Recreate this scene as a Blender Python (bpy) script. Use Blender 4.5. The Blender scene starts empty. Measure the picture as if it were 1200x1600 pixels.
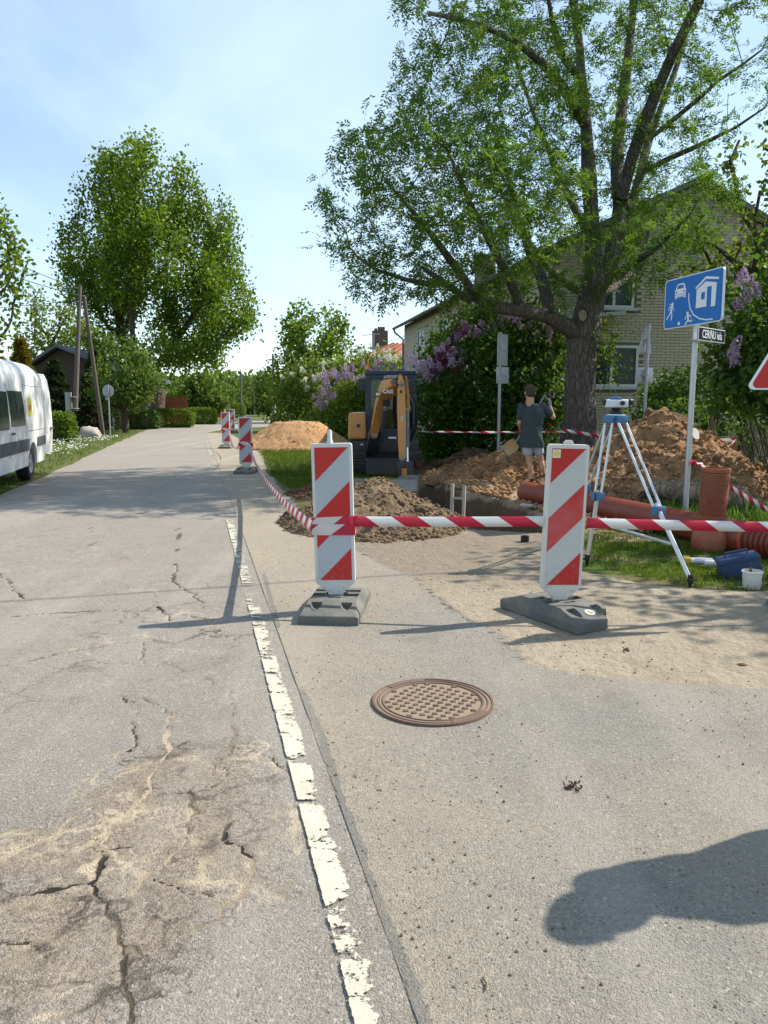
import bpy, bmesh, math, random
import numpy as np
from mathutils import Vector, Matrix, Euler

# ------------------------------------------------------------------ camera, sky, sun, exposure
SC = bpy.context.scene
COL = SC.collection
R = math.radians
CAM_H = 1.49            # eye height in metres
PITCH = R(8.0)          # looking slightly down
FPX = 1200.0            # focal length in photo pixels (photo is 1200 x 1600)

cam_d = bpy.data.cameras.new('camera')
cam_d.sensor_fit = 'VERTICAL'
cam_d.sensor_height = 36.0
cam_d.lens = FPX / 1600.0 * 36.0
cam_d.clip_start = 0.05
cam_d.clip_end = 3000
cam = bpy.data.objects.new('camera', cam_d)
COL.objects.link(cam)
cam.location = (0, 0, CAM_H)
cam.rotation_euler = (R(90) - PITCH, 0, 0)
SC.camera = cam

SUN_EL, SUN_AZ = 44.5, 70.0      # elevation; azimuth from +Y towards +X
sunvec = Vector((math.cos(R(SUN_EL)) * math.sin(R(SUN_AZ)), math.cos(R(SUN_EL)) * math.cos(R(SUN_AZ)), math.sin(R(SUN_EL))))

world = bpy.data.worlds.new('World')
SC.world = world
world.use_nodes = True
wn = world.node_tree
for n in list(wn.nodes):
    wn.nodes.remove(n)
w_out = wn.nodes.new('ShaderNodeOutputWorld')
w_bg = wn.nodes.new('ShaderNodeBackground')
w_bg.inputs['Strength'].default_value = 0.132
w_sky = wn.nodes.new('ShaderNodeTexSky')
w_sky.sky_type = 'NISHITA'
w_sky.sun_disc = False
w_sky.sun_elevation = R(SUN_EL)
w_sky.sun_rotation = R(SUN_AZ)
w_sky.altitude = 100
w_sky.air_density = 1.0
w_sky.dust_density = 0.12
w_sky.ozone_density = 1.0
# thin high cloud: noise over the view direction projected on a high flat layer
w_tc = wn.nodes.new('ShaderNodeTexCoord')
w_sep = wn.nodes.new('ShaderNodeSeparateXYZ')
w_max = wn.nodes.new('ShaderNodeMath'); w_max.operation = 'MAXIMUM'; w_max.inputs[1].default_value = 0.06
w_dx = wn.nodes.new('ShaderNodeMath'); w_dx.operation = 'DIVIDE'
w_dy = wn.nodes.new('ShaderNodeMath'); w_dy.operation = 'DIVIDE'
w_cmb = wn.nodes.new('ShaderNodeCombineXYZ')
w_map = wn.nodes.new('ShaderNodeMapping'); w_map.inputs['Scale'].default_value = (0.55, 0.22, 1); w_map.inputs['Rotation'].default_value = (0, 0, R(62))
w_noi = wn.nodes.new('ShaderNodeTexNoise'); w_noi.inputs['Scale'].default_value = 1.3; w_noi.inputs['Detail'].default_value = 9; w_noi.inputs['Roughness'].default_value = 0.55; w_noi.inputs['Distortion'].default_value = 0.7
w_rmp = wn.nodes.new('ShaderNodeValToRGB')
w_rmp.color_ramp.elements[0].position = 0.30; w_rmp.color_ramp.elements[0].color = (0.16, 0.16, 0.16, 1)
w_rmp.color_ramp.elements[1].position = 0.72; w_rmp.color_ramp.elements[1].color = (0.66, 0.66, 0.66, 1)
w_mix = wn.nodes.new('ShaderNodeMixRGB')
w_mix.inputs['Color2'].default_value = (4.9, 6.1, 7.0, 1)
L = wn.links.new
L(w_tc.outputs['Generated'], w_sep.inputs[0])
L(w_sep.outputs['Z'], w_max.inputs[0])
L(w_sep.outputs['X'], w_dx.inputs[0]); L(w_max.outputs[0], w_dx.inputs[1])
L(w_sep.outputs['Y'], w_dy.inputs[0]); L(w_max.outputs[0], w_dy.inputs[1])
L(w_dx.outputs[0], w_cmb.inputs[0]); L(w_dy.outputs[0], w_cmb.inputs[1])
L(w_cmb.outputs[0], w_map.inputs[0]); L(w_map.outputs[0], w_noi.inputs['Vector'])
L(w_noi.outputs['Fac'], w_rmp.inputs[0]); L(w_rmp.outputs[0], w_mix.inputs['Fac'])
L(w_sky.outputs[0], w_mix.inputs['Color1']); L(w_mix.outputs[0], w_bg.inputs['Color'])
L(w_bg.outputs[0], w_out.inputs['Surface'])

sun_d = bpy.data.lights.new('sun', 'SUN')
sun_d.energy = 5.0
sun_d.angle = R(0.53)
sun_d.color = (1.0, 0.93, 0.82)
sun = bpy.data.objects.new('sun', sun_d)
COL.objects.link(sun)
sun.rotation_euler = sunvec.to_track_quat('Z', 'Y').to_euler()
sun.location = (30, 10, 30)

SC.view_settings.view_transform = 'Standard'
SC.view_settings.look = 'None'
SC.view_settings.gamma = 1.0
SC.view_settings.use_curve_mapping = False
SC.view_settings.exposure = 0.62
SC.render.engine = 'CYCLES'
SC.cycles.max_bounces = 6
SC.cycles.transparent_max_bounces = 12
SC.cycles.use_denoising = True

# ------------------------------------------------------------------ helpers
rng = np.random.default_rng(7)
random.seed(7)

def ray(px, py):
    a = (px - 600) / FPX; b = -(py - 800) / FPX
    return Vector((a, math.cos(PITCH) + b * math.sin(PITCH), -math.sin(PITCH) + b * math.cos(PITCH)))
def G(px, py, z=0.0):           # where the sight line of a photo pixel meets height z
    d = ray(px, py); t = (z - CAM_H) / d.z
    return Vector((d.x * t, d.y * t, z))
def P(px, py, Y):               # where it reaches distance Y
    d = ray(px, py); t = Y / d.y
    return Vector((d.x * t, Y, CAM_H + d.z * t))

def _hash(ix, iy, iz, seed):
    n = (ix.astype(np.int64) * 374761393 + iy.astype(np.int64) * 668265263 + iz.astype(np.int64) * 1274126177 + seed * 974634721) & 0xffffffff
    n = ((n ^ (n >> 13)) * 1274126177) & 0xffffffff
    n = ((n ^ (n >> 16)) * 2246822519) & 0xffffffff
    return ((n ^ (n >> 15)) & 0xffffff) / float(0xffffff)
def vnoise(x, y, z=0.0, seed=0):
    x, y, z = np.broadcast_arrays(np.asarray(x, float), np.asarray(y, float), np.asarray(z, float))
    ix, iy, iz = np.floor(x), np.floor(y), np.floor(z)
    fx, fy, fz = x - ix, y - iy, z - iz
    fx = fx * fx * (3 - 2 * fx); fy = fy * fy * (3 - 2 * fy); fz = fz * fz * (3 - 2 * fz)
    r = 0
    for dx in (0, 1):
        wx = fx if dx else 1 - fx
        for dy in (0, 1):
            wy = fy if dy else 1 - fy
            for dz in (0, 1):
                wz = fz if dz else 1 - fz
                r = r + wx * wy * wz * _hash(ix + dx, iy + dy, iz + dz, seed)
    return r * 2 - 1
def fbm(x, y, z=0.0, octaves=4, gain=0.5, seed=0):
    s = 0; a = 1.0; f = 1.0; t = 0
    for o in range(octaves):
        s = s + a * vnoise(np.asarray(x) * f, np.asarray(y) * f, np.asarray(z) * f, seed + o); t += a
        a *= gain; f *= 2.03
    return s / t

def tag(o, label=None, cat=None, group=None, kind=None):
    if label: o['label'] = label
    if cat: o['category'] = cat
    if group: o['group'] = group
    if kind: o['kind'] = kind
    return o
def thing(name, label, cat, loc=(0, 0, 0), rotz=0.0, group=None, rot=None):
    o = bpy.data.objects.new(name, None)
    COL.objects.link(o)
    o.empty_display_size = 0.2
    o.location = loc
    o.rotation_euler = rot if rot else (0, 0, rotz)
    return tag(o, label, cat, group)
def link(name, me, parent=None, loc=None, rot=None, scale=None):
    o = bpy.data.objects.new(name, me)
    COL.objects.link(o)
    if parent: o.parent = parent
    if loc is not None: o.location = loc
    if rot is not None: o.rotation_euler = rot
    if scale is not None: o.scale = scale
    return o
def np_mesh(name, V, F, mat=None, smooth=False, attrs=None):
    me = bpy.data.meshes.new(name)
    V = np.asarray(V, np.float32); F = np.asarray(F, np.int32)
    k = F.shape[1]
    me.vertices.add(len(V)); me.vertices.foreach_set('co', V.ravel())
    me.loops.add(F.size); me.loops.foreach_set('vertex_index', F.ravel())
    me.polygons.add(len(F)); me.polygons.foreach_set('loop_start', np.arange(0, F.size, k, dtype=np.int32))
    try: me.polygons.foreach_set('loop_total', np.full(len(F), k, dtype=np.int32))
    except Exception: pass
    if attrs:
        for nm, arr in attrs.items():
            a = me.attributes.new(nm, 'FLOAT', 'POINT'); a.data.foreach_set('value', np.asarray(arr, np.float32).ravel())
    me.update(calc_edges=True); me.validate()
    me.polygons.foreach_set('use_smooth', np.full(len(me.polygons), smooth))
    if mat: me.materials.append(mat)
    return me

class MB:
    """collects shapes, linked as ONE mesh object"""
    def __init__(s): s.v = []; s.f = []; s.uv = None
    def add(s, vs, fs, M=None):
        o = len(s.v)
        s.v += [tuple(M @ Vector(p)) if M is not None else tuple(p) for p in vs]
        s.f += [tuple(i + o for i in f) for f in fs]
        return s
    def box(s, c, d, M=None, taper=1.0, tx=None, ty=None):
        x, y, z = d[0] / 2, d[1] / 2, d[2] / 2
        ax = tx if tx is not None else taper; ay = ty if ty is not None else taper
        vs = [(-x, -y, -z), (x, -y, -z), (x, y, -z), (-x, y, -z), (-x * ax, -y * ay, z), (x * ax, -y * ay, z), (x * ax, y * ay, z), (-x * ax, y * ay, z)]
        vs = [(p[0] + c[0], p[1] + c[1], p[2] + c[2]) for p in vs]
        return s.add(vs, [(0, 3, 2, 1), (4, 5, 6, 7), (0, 1, 5, 4), (1, 2, 6, 5), (2, 3, 7, 6), (3, 0, 4, 7)], M)
    def tube(s, pts, rad, n=10, caps=True, M=None):
        pts = [Vector(p) for p in pts]
        if not hasattr(rad, '__len__'): rad = [rad] * len(pts)
        vs = []; fs = []; up = None
        for i, p in enumerate(pts):
            t = (pts[min(i + 1, len(pts) - 1)] - pts[max(i - 1, 0)])
            if t.length < 1e-9: t = Vector((0, 0, 1))
            t.normalize()
            if up is None:
                up = Vector((0, 0, 1)) if abs(t.z) < 0.9 else Vector((1, 0, 0))
            u = up - t * up.dot(t)
            if u.length < 1e-6: u = t.orthogonal()
            u.normalize(); up = u; w = t.cross(u)
            for k in range(n):
                a = 2 * math.pi * k / n
                vs.append(p + (u * math.cos(a) + w * math.sin(a)) * rad[i])
        for i in range(len(pts) - 1):
            for k in range(n):
                fs.append((i * n + k, i * n + (k + 1) % n, (i + 1) * n + (k + 1) % n, (i + 1) * n + k))
        if caps:
            fs.append(tuple(range(n - 1, -1, -1))); fs.append(tuple(range((len(pts) - 1) * n, len(pts) * n)))
        return s.add(vs, fs, M)
    def lathe(s, prof, n=24, M=None, cap=True):
        vs = []; fs = []
        for r, z in prof:
            for k in range(n):
                a = 2 * math.pi * k / n
                vs.append((r * math.cos(a), r * math.sin(a), z))
        for i in range(len(prof) - 1):
            for k in range(n):
                fs.append((i * n + k, i * n + (k + 1) % n, (i + 1) * n + (k + 1) % n, (i + 1) * n + k))
        if cap:
            fs.append(tuple(range(n - 1, -1, -1))); fs.append(tuple(range((len(prof) - 1) * n, len(prof) * n)))
        return s.add(vs, fs, M)
    def prism(s, poly, y0, y1, M=None):
        """poly in (x, z), extruded along y"""
        n = len(poly)
        vs = [(p[0], y0, p[1]) for p in poly] + [(p[0], y1, p[1]) for p in poly]
        ar = sum(poly[i][0] * poly[(i + 1) % n][1] - poly[(i + 1) % n][0] * poly[i][1] for i in range(n))
        fs = [tuple(range(n)), tuple(range(2 * n - 1, n - 1, -1))] + [(i, i + n, (i + 1) % n + n, (i + 1) % n) for i in range(n)]
        if ar < 0: fs = [tuple(reversed(f)) for f in fs]
        return s.add(vs, fs, M)
    def loft(s, rings, close=True, M=None):
        n = len(rings[0]); vs = [p for r in rings for p in r]; fs = []
        for i in range(len(rings) - 1):
            for k in range(n):
                fs.append((i * n + k, i * n + (k + 1) % n, (i + 1) * n + (k + 1) % n, (i + 1) * n + k))
        if close:
            fs.append(tuple(range(n - 1, -1, -1))); fs.append(tuple(range((len(rings) - 1) * n, len(rings) * n)))
        return s.add(vs, fs, M)
    def ball(s, c, r, n=10, M=None):
        r = (r, r, r) if not hasattr(r, '__len__') else r
        rings = []
        m = max(4, n // 2 + 1)
        vs = []; fs = []
        for i in range(m + 1):
            th = math.pi * i / m
            for k in range(n):
                a = 2 * math.pi * k / n
                vs.append((c[0] + r[0] * max(math.sin(th), 1e-3) * math.cos(a), c[1] + r[1] * max(math.sin(th), 1e-3) * math.sin(a), c[2] - r[2] * math.cos(th)))
        for i in range(m):
            for k in range(n):
                fs.append((i * n + k, i * n + (k + 1) % n, (i + 1) * n + (k + 1) % n, (i + 1) * n + k))
        return s.add(vs, fs, M)
    def mesh(s, name, mat=None, smooth=False):
        me = bpy.data.meshes.new(name)
        me.from_pydata(s.v, [], s.f); me.update()
        if smooth: me.polygons.foreach_set('use_smooth', [True] * len(me.polygons))
        if mat: me.materials.append(mat)
        return me
    def obj(s, name, mat, parent=None, smooth=False, bevel=0.0, seg=2, loc=None, rot=None):
        me = s.mesh(name, mat, smooth or bevel > 0)
        if bevel > 0 or smooth:
            bm = bmesh.new(); bm.from_mesh(me)
            bmesh.ops.recalc_face_normals(bm, faces=bm.faces)
            if bevel > 0:
                es = [e for e in bm.edges if len(e.link_faces) == 2 and e.calc_face_angle(0) > 0.5]
                bmesh.ops.bevel(bm, geom=es, offset=bevel, segments=seg, affect='EDGES', profile=0.6, clamp_overlap=True)
            for e in bm.edges:
                if len(e.link_faces) == 2 and e.calc_face_angle(0) > 0.7: e.smooth = False
            bm.to_mesh(me); bm.free()
        return link(name, me, parent, loc, rot)

def children_of(o): return [c for c in bpy.data.objects if c.parent == o]
KIDS = {}
def copy_tree(o, parent=None):
    c = o.copy(); COL.objects.link(c)
    if parent: c.parent = parent
    for ch in list(o.children): copy_tree(ch, c)
    return c
def bake(o):
    """replace modifiers by their result"""
    bpy.context.view_layer.update()
    dg = bpy.context.evaluated_depsgraph_get()
    me = bpy.data.meshes.new_from_object(o.evaluated_get(dg))
    o.modifiers.clear(); old = o.data; o.data = me; me.name = old.name
    bpy.data.meshes.remove(old)
    return o
def cut(o, cutters):
    tmp = []
    for c in cutters:
        co = c.obj('cutter', None); tmp.append(co)
        bm = bmesh.new(); bm.from_mesh(co.data); bmesh.ops.recalc_face_normals(bm, faces=bm.faces); bm.to_mesh(co.data); bm.free()
        m = o.modifiers.new('b', 'BOOLEAN'); m.object = co; m.operation = 'DIFFERENCE'; m.solver = 'EXACT'
    bake(o)
    for t in tmp:
        d = t.data; bpy.data.objects.remove(t); bpy.data.meshes.remove(d)
    return o
def frame(origin, xdir, zdir=(0, 0, 1)):
    """matrix with local x along xdir, z up, y = z cross x"""
    x = Vector(xdir).normalized(); z = Vector(zdir); y = z.cross(x).normalized(); z = x.cross(y)
    return Matrix(((x.x, y.x, z.x, origin[0]), (x.y, y.y, z.y, origin[1]), (x.z, y.z, z.z, origin[2]), (0, 0, 0, 1)))
def text_obj(name, s, size, mat, parent=None, M=None, depth=0.001, cond=1.0, bold=0.0):
    cu = bpy.data.curves.new(name, 'FONT'); cu.body = s; cu.size = size; cu.extrude = depth; cu.offset = bold
    cu.align_x = 'CENTER'; cu.align_y = 'CENTER'; cu.resolution_u = 3
    o = bpy.data.objects.new(name, cu); COL.objects.link(o)
    bpy.context.view_layer.update()
    me = bpy.data.meshes.new_from_object(o.evaluated_get(bpy.context.evaluated_depsgraph_get()))
    bpy.data.objects.remove(o)
    me.materials.clear(); me.materials.append(mat)
    me.transform(Matrix.Diagonal((cond, 1, 1, 1)))
    if M is not None: me.transform(M)
    return link(name, me, parent)

# ------------------------------------------------------------------ material helpers
class NT:
    def __init__(s, name):
        s.m = bpy.data.materials.new(name); s.m.use_nodes = True
        s.t = s.m.node_tree
        for n in list(s.t.nodes): s.t.nodes.remove(n)
        s.out = s.t.nodes.new('ShaderNodeOutputMaterial')
        s._tc = None
    def n(s, typ, props=None, **ins):
        nd = s.t.nodes.new('ShaderNode' + typ)
        for k, v in (props or {}).items(): setattr(nd, k, v)
        for k, v in ins.items(): s.set(nd, k, v)
        return nd
    def set(s, nd, k, v):
        if k.startswith('i') and k[1:].isdigit(): sock = nd.inputs[int(k[1:])]
        else: sock = nd.inputs[k.replace('_', ' ')]
        if isinstance(v, bpy.types.Node): v = v.outputs[0]
        if isinstance(v, bpy.types.NodeSocket): s.t.links.new(v, sock)
        else:
            if isinstance(v, (tuple, list)) and len(v) == 3 and sock.type == 'RGBA': v = (*v, 1)
            sock.default_value = v
    def co(s):
        if s._tc is None: s._tc = s.n('TexCoord')
        return s._tc.outputs['Object']
    def noise(s, scale, detail=4, rough=0.55, vec=None, dist=0.0):
        return s.n('TexNoise', Vector=vec if vec is not None else s.co(), Scale=scale, Detail=detail, Roughness=rough, Distortion=dist).outputs['Fac']
    def voro(s, scale, feature='F1', vec=None, out='Distance', rand=1.0):
        return s.n('TexVoronoi', {'feature': feature}, Vector=vec if vec is not None else s.co(), Scale=scale, Randomness=rand).outputs[out]
    def ramp(s, fac, *stops):
        r = s.n('ValToRGB', Fac=fac); cr = r.color_ramp
        while len(cr.elements) < len(stops): cr.elements.new(0.5)
        for e, (p, c) in zip(cr.elements, stops):
            e.position = p
            e.color = (c, c, c, 1) if not hasattr(c, '__len__') else (*c[:3], 1)
        return r.outputs[0]
    def mix(s, fac, a, b, mode='MIX'):
        return s.n('MixRGB', {'blend_type': mode}, Fac=fac, Color1=a, Color2=b).outputs[0]
    def math(s, op, a, b=0.0, clamp=False):
        return s.n('Math', {'operation': op, 'use_clamp': clamp}, i0=a, i1=b).outputs[0]
    def attr(s, name): return s.n('Attribute', {'attribute_name': name}).outputs['Fac']
    def mapped(s, scale=(1, 1, 1), rot=(0, 0, 0), vec=None):
        return s.n('Mapping', Vector=vec if vec is not None else s.co(), Scale=scale, Rotation=rot).outputs[0]
    def bump(s, h, strength=0.5, dist=0.01, normal=None):
        b = s.n('Bump', Height=h, Strength=strength, Distance=dist)
        if normal is not None: s.set(b, 'Normal', normal)
        return b.outputs[0]
    def pbsdf(s, color, rough=0.8, metal=0.0, spec=0.3, normal=None, **kw):
        b = s.n('BsdfPrincipled', Base_Color=color, Roughness=rough, Metallic=metal)
        b.inputs['Specular IOR Level'].default_value = spec
        if normal is not None: s.set(b, 'Normal', normal)
        for k, v in kw.items(): s.set(b, k, v)
        return b.outputs[0]
    def done(s, sh):
        s.t.links.new(sh, s.out.inputs['Surface']); return s.m

def simple(name, col, rough=0.6, metal=0.0, spec=0.35, var=0.15, dirt=0.0, scale=6.0, bump=0.0, dirtcol=(0.20, 0.15, 0.10), mud=None):
    t = NT(name)
    n = t.noise(scale, 5)
    c = t.mix(t.math('MULTIPLY', n, var * 2), col, tuple(x * 0.55 for x in col))
    if dirt > 0:
        c = t.mix(t.math('MULTIPLY', t.ramp(t.noise(scale * 0.6, 6, 0.65), (0.42, 0.0), (0.7, 1.0)), dirt), c, dirtcol)
    if mud:      # splashes low down, scuffs here and there
        z = t.n('SeparateXYZ', Vector=t.co()).outputs['Z']
        k = t.n('MapRange', Value=z, From_Min=mud[0], From_Max=mud[1], To_Min=0.62, To_Max=0.0).outputs[0]
        sp = t.ramp(t.math('ADD', t.math('ADD', t.noise(38, 5, 0.75), t.math('MULTIPLY', t.noise(7, 5, 0.7), 0.5)), t.math('MULTIPLY', k, 0.30)), (0.98, 0.0), (1.12, 1.0))
        c = t.mix(t.math('MULTIPLY', sp, 0.32), c, (0.24, 0.185, 0.12))
        sc = t.ramp(t.noise(1.0, 6, 0.75, vec=t.mapped((60, 60, 7), (0, R(25), 0))), (0.66, 0.0), (0.72, 1.0))
        c = t.mix(t.math('MULTIPLY', sc, 0.30), c, (0.30, 0.28, 0.25))
    nr = t.bump(t.noise(scale * 12, 3), bump, 0.004) if bump else None
    rr = t.math('ADD', t.math('MULTIPLY', t.noise(scale * 2, 3), 0.25), rough - 0.12)
    return t.done(t.pbsdf(c, rr, metal, spec, nr))
# ------------------------------------------------------------------ ground materials
SAND = (0.50, 0.40, 0.27)
def asphalt_mat(name, base, light, dark, dust_amount, dustcol=SAND, fade=False):
    t = NT(name)
    warp = t.n('VectorMath', {'operation': 'ADD'}, i0=t.co(), i1=t.n('TexNoise', Vector=t.co(), Scale=30.0, Detail=2.0).outputs['Color']).outputs[0]
    cell = t.n('TexVoronoi', Vector=t.co(), Scale=105.0); cr = t.n('SeparateColor', Color=cell.outputs['Color'])
    cell2 = t.n('TexVoronoi', Vector=t.co(), Scale=230.0); cr2 = t.n('SeparateColor', Color=cell2.outputs['Color'])
    big = t.noise(0.55, 6, 0.6); mid = t.noise(3.2, 6, 0.62); fine = t.noise(60, 3, 0.6)
    c = t.mix(t.ramp(big, (0.30, 0.0), (0.70, 1.0)), base, tuple(b * 1.22 for b in base))
    c = t.mix(t.math('MULTIPLY', t.ramp(mid, (0.38, 0.0), (0.66, 1.0)), 0.30), c, tuple(b * 0.62 for b in base))
    c = t.mix(t.math('MULTIPLY', t.ramp(cr.outputs[0], (0.60, 0.0), (1.0, 1.0)), 0.38), c, light)
    c = t.mix(t.math('MULTIPLY', t.ramp(cr.outputs[1], (0.955, 0.0), (0.97, 1.0)), 0.45), c, tuple(min(1, l * 1.5) for l in light))
    c = t.mix(t.math('MULTIPLY', t.ramp(cr2.outputs[1], (0.72, 0.0), (0.80, 1.0)), 0.40), c, dark)
    c = t.mix(t.math('MULTIPLY', t.ramp(fine, (0.40, 0.0), (0.60, 1.0)), 0.35), c, tuple(b * 0.55 for b in base))
    # sandy dust lying in patches, thickest between the stones
    dn = t.math('ADD', t.math('MULTIPLY', t.noise(1.1, 7, 0.66), 0.9), t.math('MULTIPLY', t.noise(14, 5, 0.6), 0.45))
    d = t.math('ADD', t.math('SUBTRACT', dn, 0.82 - dust_amount * 0.35), t.math('MULTIPLY', t.attr('dust'), 0.62))
    d = t.math('SUBTRACT', d, t.math('MULTIPLY', cr2.outputs[0], 0.16))
    d = t.math('SUBTRACT', d, t.math('MULTIPLY', t.ramp(t.noise(48, 4, 0.75), (0.36, 0.0), (0.64, 1.0)), 0.34))
    d = t.ramp(d, (0.0, 0.0), (0.75, 1.0))
    c = t.mix(t.math('MULTIPLY', d, 0.80), c, t.mix(t.ramp(t.noise(38, 5, 0.75), (0.3, 0.0), (0.7, 1.0)), dustcol, tuple(x * 0.52 for x in dustcol)))
    # dark loose grit
    grit = t.n('TexVoronoi', Vector=t.co(), Scale=52.0); gs = t.n('SeparateColor', Color=grit.outputs['Color'])
    gm = t.math('MULTIPLY', t.ramp(gs.outputs[0], (0.885, 0.0), (0.89, 1.0)), t.ramp(grit.outputs['Distance'], (0.16, 1.0), (0.30, 0.0)))
    c = t.mix(t.math('MULTIPLY', gm, 0.8), c, (0.06, 0.045, 0.03))
    # worn surface: pale grit and dark pits
    c = t.mix(t.math('MULTIPLY', t.ramp(t.noise(130, 3, 0.8), (0.55, 0.0), (0.63, 1.0)), 0.55), c, tuple(b * 0.42 for b in base))
    c = t.mix(t.math('MULTIPLY', t.ramp(t.noise(90, 4, 0.85), (0.54, 0.0), (0.64, 1.0)), 0.45), c, tuple(min(1, l * 1.15) for l in light))
    coarse = t.math('MULTIPLY', t.ramp(t.attr('net'), (0.72, 0.0), (0.98, 1.0)), t.ramp(t.noise(60, 3, 0.8), (0.50, 0.0), (0.60, 1.0)))
    c = t.mix(t.math('MULTIPLY', coarse, 0.55), c, (0.105, 0.08, 0.055))
    # tar seam and cracks
    tar = t.ramp(t.math('ADD', t.attr('tar'), t.math('MULTIPLY', t.math('SUBTRACT', t.noise(22, 5, 0.7), 0.5), 1.1)), (0.45, 0.0), (0.60, 1.0))
    c = t.mix(t.math('MULTIPLY', tar, 0.62), c, t.mix(t.noise(40, 3), (0.12, 0.12, 0.12), (0.18, 0.175, 0.17)))
    wv = t.n('VectorMath', {'operation': 'ADD'}, i0=t.co(), i1=t.n('VectorMath', {'operation': 'SCALE'}, i0=t.n('TexNoise', Vector=t.co(), Scale=5.0, Detail=5.0, Roughness=0.65).outputs['Color'], Scale=0.30).outputs[0]).outputs[0]
    for scl, wid, lo, hi, am in ((3.0, 0.070, 0.50, 0.72, 1.0), (7.0, 0.110, 0.72, 0.95, 0.75), (0.85, 0.012, 0.0, 0.1, 0.0)):
        e = t.voro(scl, 'DISTANCE_TO_EDGE', wv)
        gate = t.math('MULTIPLY', t.ramp(t.attr('net'), (lo, 0.0), (hi, 1.0)), t.ramp(t.noise(scl * 0.55, 3, 0.6), (0.36, 0.0), (0.48, 1.0)))
        line = t.ramp(t.math('ADD', e, t.math('MULTIPLY', t.noise(70, 3, 0.7), wid * 0.9)), (wid * 0.55, 1.0), (wid * 1.15, 0.0))
        if am: c = t.mix(t.math('MULTIPLY', t.math('MULTIPLY', line, gate), am), c, t.mix(t.ramp(t.noise(2.6, 4, 0.6), (0.44, 0.0), (0.56, 1.0)), (0.085, 0.07, 0.055), (0.50, 0.41, 0.29)))
    oil = t.math('MULTIPLY', t.ramp(t.noise(0.9, 6, 0.7, dist=1.2), (0.60, 0.0), (0.70, 1.0)), 0.33)
    c = t.mix(oil, c, tuple(b * 0.5 for b in base))
    pol = t.math('MULTIPLY', t.ramp(t.noise(1.0, 4, 0.55, vec=t.mapped((2.2, 0.10, 1), (0, 0, R(-13.6)))), (0.52, 0.0), (0.72, 1.0)), 0.30)
    c = t.mix(pol, c, tuple(min(1, l * 1.05) for l in light))
    ck = t.attr('crack')
    ckm = t.ramp(t.math('ADD', ck, t.math('MULTIPLY', t.math('SUBTRACT', t.noise(55, 4, 0.7), 0.5), 0.5)), (0.42, 0.0), (0.62, 1.0))
    c = t.mix(ckm, c, t.mix(t.attr('fill'), (0.035, 0.03, 0.025), (0.47, 0.375, 0.26)))
    h = t.math('ADD', t.math('MULTIPLY', cell.outputs['Distance'], -0.35), t.math('MULTIPLY', t.noise(140, 4, 0.7), 1.0))
    h = t.math('ADD', h, t.math('MULTIPLY', cell2.outputs['Distance'], -0.35))
    nr = t.bump(h, 1.0, 0.009)
    nr = t.bump(t.noise(9, 5, 0.6), 0.25, 0.03, nr)
    sh = t.pbsdf(c, t.math('ADD', t.math('MULTIPLY', d, 0.12), 0.78), 0, 0.25, nr)
    if fade:
        f = t.ramp(t.math('ADD', t.attr('fade'), t.math('MULTIPLY', t.math('SUBTRACT', t.noise(16, 7, 0.7), 0.5), 0.9)), (0.44, 0.0), (0.56, 1.0))
        tr = t.n('BsdfTransparent')
        m = t.n('MixShader', Fac=f, i1=tr, i2=sh); sh = m.outputs[0]
    return t.done(sh)

M_road = asphalt_mat('old_asphalt', (0.305, 0.272, 0.232), (0.47, 0.43, 0.375), (0.07, 0.062, 0.055), 0.32, (0.385, 0.295, 0.20))
M_apron = asphalt_mat('dusty_asphalt', (0.265, 0.248, 0.218), (0.42, 0.38, 0.32), (0.08, 0.065, 0.05), 1.0, (0.52, 0.43, 0.30), True)

def sand_mat():
    t = NT('sand_shoulder')
    c = t.mix(t.ramp(t.noise(1.4, 7, 0.65), (0.3, 0.0), (0.7, 1.0)), (0.385, 0.333, 0.255), (0.29, 0.252, 0.192))
    c = t.mix(t.math('MULTIPLY', t.ramp(t.noise(30, 5, 0.7), (0.4, 0.0), (0.62, 1.0)), 0.45), c, (0.27, 0.20, 0.13))
    c = t.mix(t.math('MULTIPLY', t.ramp(t.attr('far_dark'), (0.0, 0.0), (1.0, 1.0)), 0.8), c, t.mix(t.noise(6, 5), (0.25, 0.21, 0.165), (0.17, 0.14, 0.105)))
    cell = t.n('TexVoronoi', Vector=t.co(), Scale=60.0); cs = t.n('SeparateColor', Color=cell.outputs['Color'])
    gm = t.math('MULTIPLY', t.ramp(cs.outputs[0], (0.86, 0.0), (0.87, 1.0)), t.ramp(cell.outputs['Distance'], (0.2, 1.0), (0.34, 0.0)))
    c = t.mix(t.math('MULTIPLY', gm, 0.7), c, (0.14, 0.10, 0.065))
    c = t.mix(t.math('MULTIPLY', t.ramp(t.noise(2.6, 7, 0.72, dist=.8), (0.50, 0.0), (0.62, 1.0)), 0.5), c, (0.22, 0.18, 0.13))
    nr = t.bump(t.noise(70, 4, 0.7), 0.8, 0.010)
    nr = t.bump(t.noise(11, 6, 0.65), 0.7, 0.06, nr)
    sh = t.pbsdf(c, 0.95, 0, 0.15, nr)
    f = t.ramp(t.math('ADD', t.attr('fade'), t.math('MULTIPLY', t.math('SUBTRACT', t.noise(9, 7, 0.72), 0.5), 1.0)), (0.42, 0.0), (0.58, 1.0))
    m = t.n('MixShader', Fac=f, i1=t.n('BsdfTransparent'), i2=sh)
    return t.done(m.outputs[0])
M_sand = sand_mat()

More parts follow.
